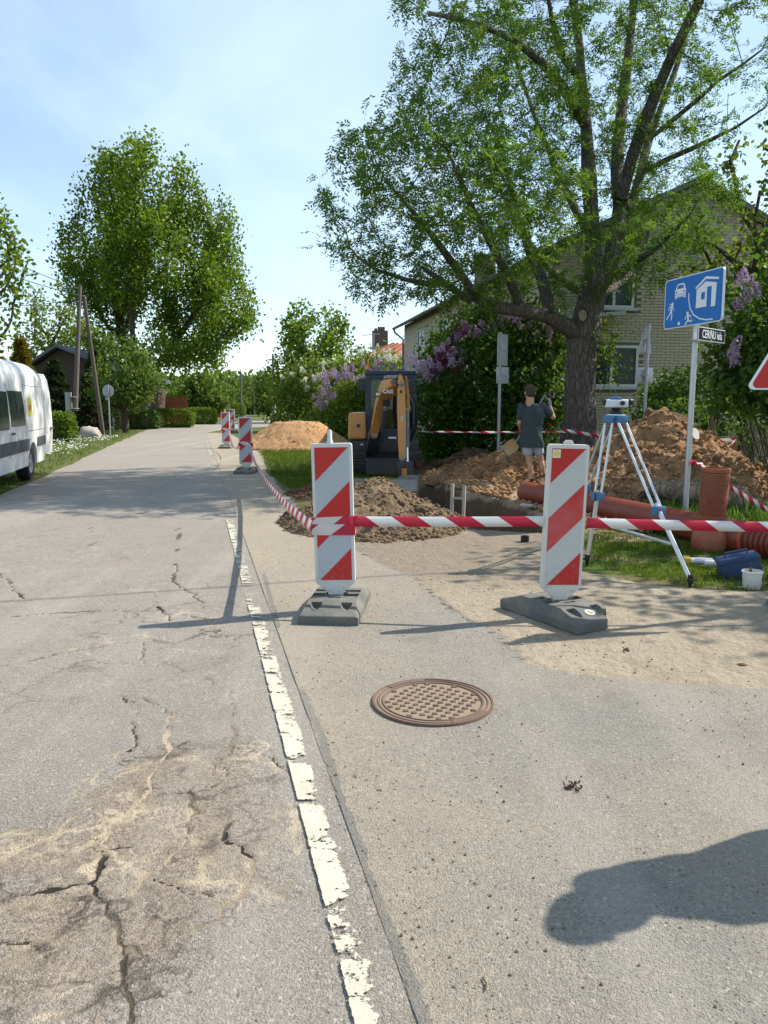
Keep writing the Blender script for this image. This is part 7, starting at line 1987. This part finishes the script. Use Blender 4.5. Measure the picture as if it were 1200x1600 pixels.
    mb = MB(); mb.tube([tuple(E(604, 590, 14.5)), tuple(E(622, 590, 14.25))], .045, 12); mb.obj('arm_cylinder', M_steel, T, True)
    mb = MB(); mb.tube([tuple(E(635.5, 640, 13.95)), tuple(E(636.5, 699, 13.8))], .045, 12); mb.obj('bucket_cylinder', M_cyl, T, True)
    mb = MB(); mb.tube([tuple(E(636.5, 699, 13.8)), tuple(E(637, 722, 13.75))], .024, 10); mb.obj('bucket_rod', M_chr, T, True)
    for pts in ([(606, 606, 14.6), (612, 596, 14.3), (620, 592, 14.15), (622, 612, 14.0), (621, 650, 13.9)], [(608, 602, 14.5), (616, 593, 14.2), (622, 600, 14.0), (620, 640, 13.9), (623, 670, 13.85)], [(646, 620, 15.5), (653, 640, 15.3), (650, 670, 15.4), (641, 690, 15.9)], [(640, 612, 14.8), (650, 630, 14.9), (649, 660, 15.2), (640, 690, 15.8)], [(601, 604, 14.7), (611, 598, 14.3), (619, 595, 14.1)], [(590, 690, 16.0), (594, 676, 15.7), (603, 668, 15.5), (601, 650, 15.3)]):
        P_ = [E(*q) for q in pts]; mb = MB(); mb.tube([tuple(q) for q in P_], .017, 6); mb.obj('hose', M_hose if pts[0][0] > 605 or pts[0][0] < 600 else M_steel, T, True)
    for px, py, Y, r_ in ((619, 598, 14.2, .05), (628, 600, 13.98, .045), (637, 641, 13.9, .04), (629, 717, 13.72, .05), (586, 680, 15.62, .06), (602, 611, 14.62, .03)):
        p = E(px, py, Y); mb = MB(); mb.lathe([(.0, -.012), (r_, -.012), (r_, .006), (r_ * .5, .012), (.0, .012)], 14, Matrix.Translation(p) @ Matrix.Rotation(R(90), 4, 'X')); mb.obj('pin', M_steel, T, True)
    for k, (px, py, w_, h_) in enumerate(((628, 655, .05, .10), (626.5, 612, .04, .06))):
        p = E(px, py, 13.82); MB().box(tuple(p), (w_, .012, h_)).obj('arm_decal', M_bk if k else simple('pale_decal', (.5, .45, .36), .6), arm)
    # linkage and bucket
    mb = MB(); mb.box(tuple(E(633, 727, 13.75)), (.28, .16, .14)); mb.box(tuple(E(629, 737, 13.72)), (.14, .12, .14)); mb.box(tuple(E(640, 737, 13.72)), (.10, .12, .18)); mb.obj('linkage', M_bk, T, bevel=.02)
    mb = MB(); mb.box(tuple(E(632, 738, 13.66)), (.09, .06, .14)); mb.obj('tilt_plate', M_ord, T, bevel=.01)
    c = E(640, 764, 13.62); prof = []
    for k in range(9): a = R(20 + 25 * k); prof.append((.26 * math.cos(a), .24 * math.sin(a)))
    Mb = Matrix.Translation(c) @ Matrix.Rotation(R(-14), 4, 'Z') @ Matrix.Rotation(R(90), 4, 'Z') @ Matrix.Rotation(R(-35), 4, 'Y')
    mb = MB()
    inner = [(p[0] * .9, p[1] * .9) for p in prof]
    for i in range(len(prof) - 1): mb.prism([prof[i], prof[i + 1], inner[i + 1], inner[i]], -.17, .17, Mb)
    for s in (-.18, .165): mb.prism(prof, s, s + .015, Mb)
    bk = mb.obj('bucket', M_steel, T)
    for k in range(4): 
        mb = MB(); mb.prism([(prof[0][0] - .02, prof[0][1] - .1), (prof[0][0] + .02, prof[0][1] - .1), (prof[0][0] + .015, prof[0][1] + .02), (prof[0][0] - .015, prof[0][1] + .02)], -.15 + k * .09, -.10 + k * .09, Mb); mb.obj('tooth', M_steel, bk)
excavator()

# ------------------------------------------------------------------ white van on the verge
def van():
    a_ = Vector((.235, -.972, 0)).normalized(); n_ = Vector((.972, .235, 0)).normalized()      # towards its front; out to the road side
    org = G(69, 722); org = Vector((P(69, 715, 16.35).x, 16.35, 0))
    T = thing('parked_van', 'white high-roofed van parked on the left verge with a rear door swung open', 'van', tuple(org))
    M = Matrix(((a_.x, n_.x, 0, 0), (a_.y, n_.y, 0, 0), (0, 0, 1, 0), (0, 0, 0, 1))) @ Matrix.Rotation(R(-4.0), 4, 'X')  # leans off the verge
    M_w = simple('van_white', (.76, .77, .76), .32, 0, .4, var=.03, dirt=.06, scale=1.6, dirtcol=(.42, .37, .30)); M_gr = simple('grey_trim', (.09, .10, .11), .6); M_tyre = simple('tyre', (.022, .022, .024), .85); M_rim = simple('wheel_steel', (.35, .36, .38), .4, .6)
    W = 1.95
    def side(z):
        k = max(0.0, z - .9) / 1.4; c = min(1.0, max(0.0, (z - 1.95) / .35))
        return -.17 * k ** 1.5 - .40 * (1 - math.sqrt(max(0.0, 1 - c * c)))
    zs = [.32, .5, .7, .9, 1.05, 1.2, 1.35, 1.5, 1.65, 1.8, 1.95, 2.05, 2.13, 2.20, 2.27, 2.33, 2.38, 2.42, 2.45, 2.475, 2.49, 2.4985]
    zs = [z if z <= .9 else .9 + (z - .9) * 1.4 / 1.6 for z in zs]
    def ring(x, sc=1.0, top=2.3, ins=0.0):
        r = [(x, side(z) - ins, .32 + (z - .32) * (top - .32) / 1.98) for z in zs]; r2 = [(x, -W - (side(z) - ins), .32 + (z - .32) * (top - .32) / 1.98) for z in reversed(zs)]
        return r + r2
    mb = MB(); mb.loft([ring(0, 1, 2.24, .04), ring(.06), ring(3.9), ring(4.5, 1, 2.15, .02), ring(4.95, 1, 1.35, .06), ring(5.65, 1, 1.08, .12), ring(5.75, 1, .8, .18)], M=M); body = mb.obj('body', M_w, T, bevel=.0, smooth=True)
    cs = []
    for x in (.95 + .35, 4.75):
        c = MB(); c.lathe([(.40, -.5), (.40, .3)], 28, M @ Matrix.Translation((x, 0, .36)) @ Matrix.Rotation(R(90), 4, 'X')); cs.append(c)
        c = MB(); c.lathe([(.40, -.5), (.40, .3)], 28, M @ Matrix.Translation((x, -W, .36)) @ Matrix.Rotation(R(90), 4, 'X')); cs.append(c)
    o_ = T.location.copy(); 
    body.parent = None; cut(body, cs); body.parent = T
    for x in (1.30, 4.75):
        for y in (-.14, -W + .14):
            Mw = M @ Matrix.Translation((x, y, .345)) @ Matrix.Rotation(R(90), 4, 'X')
            mb = MB(); mb.lathe([(.20, -.11), (.30, -.115), (.335, -.085), (.345, -.04), (.345, .04), (.335, .085), (.30, .115), (.20, .11)], 32, Mw, cap=False); wh = mb.obj('wheel', M_tyre, T, True)
            mb = MB(); mb.lathe([(.0, -.10), (.06, -.10), (.07, -.07), (.12, -.06), (.16, -.085), (.20, -.095), (.205, -.11), (.205, .11), (.16, .085), (.07, .07), (.0, .10)], 32, Mw, cap=False); mb.obj('rim', M_rim, wh, True)
    # side glass, panels following the tumblehome
    def panel(name, x0, x1, z0, z1, mat, d=.008, sl=0.0, y=0, nz=6, par=None):
        mb = MB(); vs = []; fs = []
        for k in range(nz + 1):
            z = z0 + (z1 - z0) * k / nz
            for x in (x0 + sl * (z - z0), x1 + sl * (z - z0)): vs += [(x, side(z) + d, z), (x, side(z) - .01, z)]
        for k in range(nz):
            b = 4 * k; fs += [(b, b + 4, b + 6, b + 2), (b, b + 1, b + 5, b + 4), (b + 2, b + 6, b + 7, b + 3), (b + 1, b + 3, b + 7, b + 5)]
        fs += [(0, 2, 3, 1), (4 * nz, 4 * nz + 1, 4 * nz + 3, 4 * nz + 2)]
        mb.add(vs, fs, M); return mb.obj(name, mat, par or T)
    panel('side_window', 1.98, 3.1, 1.10, 1.72, M_glass, .008, .10)
    panel('side_window', 3.25, 4.25, 1.06, 1.70, M_glass)
    seam = simple('seam_grey', (.16, .165, .17), .6)
    for x in (1.85, 3.18, 4.35): panel('door_seam', x, x + .014, .55, 1.85, seam, .003)
    panel('panel_seam', .35, 1.75, 1.83, 1.842, seam, .003, 0, 0, 1); panel('panel_seam', .30, 1.75, .98, .992, seam, .003, 0, 0, 1)
    panel('rub_strip', .12, .90, .66, .84, M_gr, .02, 0, 0, 1); panel('rub_strip', 1.72, 4.3, .62, .84, M_gr, .02, 0, 0, 1)
    stk = panel('sticker', 1.30, 1.66, 1.26, 1.60, simple('yellow_green_sticker', (.62, .60, .06), .5, var=.05), .006, -.05)
    panel('sticker_print', 1.37, 1.60, 1.37, 1.47, simple('orange_print', (.62, .16, .06), .5), .0085, -.05, par=stk)
    mb = MB(); mb.box((3.05, .02, .98), (.16, .03, .035), M); mb.obj('door_handle', M_gr, T, bevel=.006)
    mb = MB(); mb.box((-.03, -W / 2, .42), (.12, W - .06, .2), M); mb.obj('rear_bumper', M_gr, T, bevel=.03)
    mb = MB(); mb.prism([(4.30, 1.38), (5.0, 1.33), (4.60, 2.0), (4.30, 2.1)], -W + .25, -.25, M); mb.obj('windscreen', M_glass, T)
    for y in (-.3, -W + .3): mb = MB(); mb.box((5.66, y, .85), (.12, .3, .2), M); mb.obj('headlight', M_whs, T, bevel=.03)
    # open rear door, hinged at the near rear corner and swung out backwards
    Dd = M @ Matrix.Translation((-.02, -.02, 0)) @ Matrix.Rotation(R(176), 4, 'Z')
    mb = MB(); rings = []
    zz = [.45, .9, 1.15, 1.45, 1.75, 2.0, 2.12]
    for x, ins in ((.0, .0), (.03, .01), (.56, .012), (.60, .03)):
        r = [(x * (1 if z < 1.95 else .9), -side(z) * 1.0 + .05 - ins, z) for z in zz] + [(x * (1 if z < 1.95 else .9), -side(z) * 1.0 - .03 + ins, z) for z in reversed(zz)]
        rings.append(r)
    mb.loft(rings, M=Dd); door = mb.obj('rear_door', M_w, T, smooth=True)
    mb = MB(); mb.box((.30, .035, .56), (.42, .03, .12), Dd); mb.obj('door_step', simple('plate_recess', (.5, .5, .5), .5), door, bevel=.01)
    mb = MB(); mb.box((.42, -.0, .98), (.16, .14, .03), Dd); mb.obj('door_handle', M_gr, door)
van()

# ------------------------------------------------------------------ people
def capsule(mb, a, b, ra, rb, n=14, sx=1.0, sy=1.0, side=None):
    a, b = Vector(a), Vector(b); t = (b - a).normalized(); u = Vector(side) if side else t.orthogonal(); u = (u - t * u.dot(t)).normalized(); w = t.cross(u)
    rings = []
    for f in (-1, -.92, -.7, -.38, 0):
        r = ra * math.sqrt(max(0, 1 - f * f)); rings.append((a + t * f * ra, max(r, ra * .05)))
    L_ = (b - a).length
    for f in (.25, .5, .75): rings.append((a.lerp(b, f), ra + (rb - ra) * f))
    for f in (0, .38, .7, .92, 1):
        r = rb * math.sqrt(max(0, 1 - f * f)); rings.append((b + t * f * rb, max(r, rb * .05)))
    mb.loft([[tuple(c + u * math.cos(6.2832 * k / n) * r * sx + w * math.sin(6.2832 * k / n) * r * sy) for k in range(n)] for c, r in rings])
def fuse(mb, name, mat, parent, voxel, smooth=4):
    o = mb.obj(name, mat)
    m = o.modifiers.new('r', 'REMESH'); m.mode = 'VOXEL'; m.voxel_size = voxel; m.use_smooth_shade = True
    s = o.modifiers.new('s', 'SMOOTH'); s.iterations = smooth; s.factor = .5
    bake(o); o.parent = parent
    o.data.polygons.foreach_set('use_smooth', [True] * len(o.data.polygons))
    return o
def hand(mb, wrist, dirn, palm, s=1.0, curl=1.0, thumb=1):
    d = Vector(dirn).normalized(); n = Vector(palm); n = (n - d * n.dot(d)).normalized(); u = d.cross(n)
    w = Vector(wrist); capsule(mb, w - d * .02, w + d * .035, .026, .030, 12, 1.25, .75, u); capsule(mb, w + d * .03, w + d * .075, .034, .034, 12, 1.25, .55, u)
    for k, ln in enumerate((.070, .080, .074, .058)):
        b = w + d * .095 + u * (k - 1.5) * .020; c1 = R(35) * curl; c2 = R(80) * curl; c3 = R(120) * curl
        p1 = b + (d * math.cos(c1) + n * math.sin(c1)) * ln * .45; p2 = p1 + (d * math.cos(c2) + n * math.sin(c2)) * ln * .33; p3 = p2 + (d * math.cos(c3) + n * math.sin(c3)) * ln * .25
        for a_, b_, r in ((b, p1, .0095), (p1, p2, .009), (p2, p3, .0082)): capsule(mb, a_, b_, r * s, r * .95 * s, 8)
    b = w + d * .03 + u * thumb * .035; p1 = b + (d * .6 + u * thumb * .6 + n * .5).normalized() * .038; p2 = p1 + (d * .7 + n * .7).normalized() * .03
    capsule(mb, b, p1, .012, .011, 8); capsule(mb, p1, p2, .011, .009, 8)
def person(label, o, J, fwd, shirt, lower, skin, hairc, long_legs=False, gloves=None):
    """J: joints relative to o; fwd: facing direction"""
    T = thing('person', label, 'person', tuple(o)); V = {k: Vector(v) for k, v in J.items()}; f = Vector(fwd).normalized(); sd = Vector((-f.y, f.x, 0))   # sd: the person's left
    hip = (V['hl'] + V['hr']) / 2; sh = (V['sl'] + V['sr']) / 2
    mb = MB(); h = V['head']
    hf = Vector(J.get('face', fwd)).normalized(); hs = Vector((-hf.y, hf.x, 0)); up = Vector((0, 0, 1))
    Mh = Matrix(((hs.x, -hf.x, 0, h.x), (hs.y, -hf.y, 0, h.y), (0, 0, 1, h.z), (0, 0, 0, 1))) @ Matrix.Diagonal((1.18, 1.12, 1.08, 1))
    mb.ball((0, .012, .02), (.077, .097, .100), 18, Mh); mb.ball((0, -.022, -.055), (.058, .070, .068), 14, Mh); mb.ball((0, -.098, -.02), (.014, .020, .024), 8, Mh)
    for s in (-1, 1): mb.ball((s * .078, .012, -.012), (.012, .024, .034), 8, Mh)
    mb.ball((0, -.082, -.062), (.024, .012, .010), 8, Mh)
    capsule(mb, V['neck'] + Vector((0, 0, -.05)), h + Vector((0, 0, -.05)) - hf * .02,   .074, .066)
    capsule(mb, sh + Vector((0, 0, -.10)), hip + Vector((0, 0, .12)), .125, .115, 16, 1.25, .85, sd)
    for a, b in (('sl', 'el'), ('sr', 'er')): capsule(mb, V[a], V[b], .056, .042)
    for a, b in (('el', 'wl'), ('er', 'wr')): capsule(mb, V[a], V[b], .044, .029)
    for a, b in (('hl', 'kl'), ('hr', 'kr')): capsule(mb, V[a], V[b], .085, .056)
    for a, b in (('kl', 'al'), ('kr', 'ar')):
        capsule(mb, V[a], V[b], .052, .036); c = V[a].lerp(V[b], .30) - f * .022; mb.ball(tuple(c), (.050, .055, .115), 12)
    body = fuse(mb, 'body', skin, T, .011, 5)
    # eyes
    for s in (-1, 1):
        m2 = MB(); m2.ball((s * .030, -.088, .008), (.011, .008, .008), 8, Mh); m2.obj('eye', simple('eye_dark', (.05, .04, .03), .3), body, True)
    m2 = MB(); m2.ball((0, .020, .032), (.083, .100, .098), 18, Mh); m2.ball((0, .045, -.015), (.074, .070, .075), 14, Mh); m2.ball((0, -.02, .065), (.076, .078, .065), 14, Mh)
    fuse(m2, 'hair', hairc, T, .012, 3)
    # shirt with sleeves, loose at the hem
    mb = MB(); z0 = hip.z - .10; rings = []
    n = 22
    prof = [(z0, .222, .168), (z0 + .12, .212, .160), (hip.z + .18, .188, .138), (sh.z - .22, .205, .140), (sh.z - .10, .215, .138), (sh.z - .02, .200, .118), (sh.z + .04, .130, .095), (sh.z + .075, .078, .078)]
    for z, rx, ry in prof:
        k = (z - hip.z) / (sh.z - hip.z); c = hip.lerp(sh, max(-.2, min(1, k)))
        rings.append([tuple(Vector((c.x, c.y, z)) + sd * math.cos(6.2832 * q / n) * rx * (1 + .03 * math.sin(q * 2.4 + z * 17)) + f * math.sin(6.2832 * q / n) * ry * (1 + .04 * math.sin(q * 3.1 + z * 23))) for q in range(n)])
    mb.loft(rings)
    for a, b in (('sl', 'el'), ('sr', 'er')): capsule(mb, V[a] - (V[b] - V[a]).normalized() * .02, V[a].lerp(V[b], .62), .078, .074)
    so = fuse(mb, 'shirt', shirt, T, .013, 3)
    co = np.zeros(len(so.data.vertices) * 3, np.float32); so.data.vertices.foreach_get('co', co); co = co.reshape(-1, 3)
    w = fbm(co[:, 0] * 9 + co[:, 2] * 5, co[:, 1] * 6, co[:, 2] * 3.2, seed=3, octaves=3)[:, None] * .024
    c3 = co - np.array(hip)[None, :] * np.array([1, 1, 0]); c3[:, 2] = 0; co += (unit(c3) * w).astype(np.float32); so.data.vertices.foreach_set('co', co.ravel()); so.data.update()
    mb = MB()
    if long_legs:
        for a, b, c in (('hl', 'kl', 'al'), ('hr', 'kr', 'ar')): capsule(mb, V[a], V[b], .105, .078); capsule(mb, V[b], V[c] + Vector((0, 0, .02)), .076, .062)
    else:
        for a, b in (('hl', 'kl'), ('hr', 'kr')): capsule(mb, V[a] + Vector((0, 0, .03)), V[a].lerp(V[b], .52), .100, .096)
    capsule(mb, V['hl'] + Vector((0, 0, .05)), V['hr'] + Vector((0, 0, .03)), .09, .09)
    fuse(mb, 'trousers' if long_legs else 'shorts', lower, T, .013, 3)
    for s, k in (('l', 'al'), ('r', 'ar')):
        a = V[k]; mb = MB(); capsule(mb, a + Vector((0, 0, -.035)) - f * .03, a + Vector((0, 0, -.045)) + f * .15, .046, .038, 14, 1.0, 1.0, (0, 0, 1)); mb.tube([tuple(a + Vector((0, 0, -.03))), tuple(a + Vector((0, 0, .05)))], [.05, .047], 14)
        fuse(mb, 'shoe', simple('dark_shoe', (.035, .03, .028), .8), T, .010, 3)
    for s, a, b, pn, th in (('l', 'el', 'wl', J.get('pl', (0, 1, 0)), 1), ('r', 'er', 'wr', J.get('pr', (0, 1, 0)), -1)):
        d = V[b] - V[a]; d = Vector(J.get('d' + s, d)); mb = MB(); hand(mb, V[b], d, pn, 1.0, .85, th); mb.obj('glove' if gloves else 'hand', gloves[s] if gloves else skin, T if gloves else body, True)
    return T
M_skin = simple('skin', (.50, .285, .195), .55, 0, .3, var=.08, scale=8); M_hair = simple('brown_hair', (.075, .05, .034), .85, var=.4, scale=30, bump=.6)
M_tee = simple('grey_green_cotton', (.052, .072, .078), .95, 0, .1, var=.15, scale=5); M_shorts = simple('pale_blue_cotton', (.36, .40, .48), .95, 0, .1, var=.1, scale=6)
YM = 13.75; om = Vector(G0(829, YM)); Q = lambda px, py, dy=0: tuple(P(px, py, YM + dy) - om)
zg = P(830, 757, YM).z
om.z = 0
J = dict(head=Q(828, 613, .03), neck=Q(828, 629), sl=Q(814.5, 638), sr=Q(848, 636, .03), el=Q(811.5, 660, .02), er=Q(864.5, 652, .08), wl=Q(814, 674, .20), wr=Q(859.5, 634, .20), hl=Q(822, 690), hr=Q(838, 690, .02), kl=Q(827, 721, .02), kr=Q(845, 720, .10), al=Q(832.5, 752, -.02), ar=Q(852, 752, .06), face=(-.12, 1, 0), pl=(.8, .2, .3), pr=(-.5, .5, .2), dl=(.1, .35, -1), dr=(-.10, .05, 1))
person('man in a dark grey T-shirt and pale shorts seen from behind, holding a shovel', om, J, (.10, 1, 0), M_tee, M_shorts, M_skin, M_hair, gloves={'l': simple('dark_glove', (.05, .045, .04), .9), 'r': simple('grey_glove', (.28, .29, .32), .9)})
# his shovel
s0 = P(824, 660, YM + .20); s1 = P(806, 692, YM + .14); T = thing('shovel', "tan-bladed shovel held low in the man's left hand", 'shovel', tuple(s1))
d = s0 - s1
mb = MB(); mb.tube([tuple(d * -.1), tuple(d * 1.0), tuple(d * 2.3 + Vector((.08, .12, .02)))], [.018, .016, .016], 10); mb.obj('shaft', simple('grey_shaft', (.30, .30, .30), .5, .3), T, True)
bl = frame((0, 0, 0), Vector((.82, .05, .57)), (0, 0, 1)); ax = (P(790, 704, YM + .06) - P(806, 692, YM + .14)).normalized(); sdv = Vector((.62, .0, -.78)); sdv = (sdv - ax * sdv.dot(ax)).normalized(); nn = ax.cross(sdv)
rows = []
for t_, w_, b_ in ((0, .07, .02), (.03, .105, .012), (.10, .115, .0), (.22, .112, -.006), (.27, .095, -.012)):
    row = []
    for k in range(-3, 4): row.append(ax * t_ + sdv * (w_ * k / 3) + nn * (b_ + .018 * (k / 3) ** 2))
    rows.append(row)
mb = MB(); vs = [tuple(p) for r in rows for p in r] + [tuple(p + nn * .004) for r in rows for p in r]; m_ = len(rows) * 7; fs = []
for i in range(len(rows) - 1):
    for k in range(6): a = i * 7 + k; fs += [(a, a + 1, a + 8, a + 7), (m_ + a, m_ + a + 7, m_ + a + 8, m_ + a + 1)]
mb.add(vs, fs); mb.obj('blade', simple('clay_smeared_blade', (.46, .31, .15), .7, .1, var=.25, scale=9), T, True)

# bystander just outside the frame: only the shadow falls into the picture
ob = Vector((2.19, 2.62, 0)); fw = Vector((-.32, -.95, 0)).normalized(); sdv = Vector((-fw.y, fw.x, 0))
def L3(s, f_, z): return tuple(sdv * s + fw * f_ + Vector((0, 0, z)))
J = dict(head=L3(-.02, .02, 1.62), neck=L3(0, 0, 1.46), sl=L3(.185, 0, 1.40), sr=L3(-.185, 0, 1.40), el=L3(.225, .03, 1.12), er=L3(-.225, .03, 1.12), wl=L3(.20, .16, .92), wr=L3(-.20, .16, .92), hl=L3(.09, 0, .90), hr=L3(-.09, 0, .90), kl=L3(.10, .02, .48), kr=L3(-.10, .02, .48), al=L3(.10, 0, .085), ar=L3(-.10, 0, .085), pl=tuple(-sdv), pr=tuple(sdv))
person('bystander beyond the right edge whose shadow falls across the near asphalt', ob, J, tuple(fw), simple('dark_jacket', (.06, .06, .07), .9), simple('jeans', (.06, .08, .13), .9), M_skin, M_hair, True)
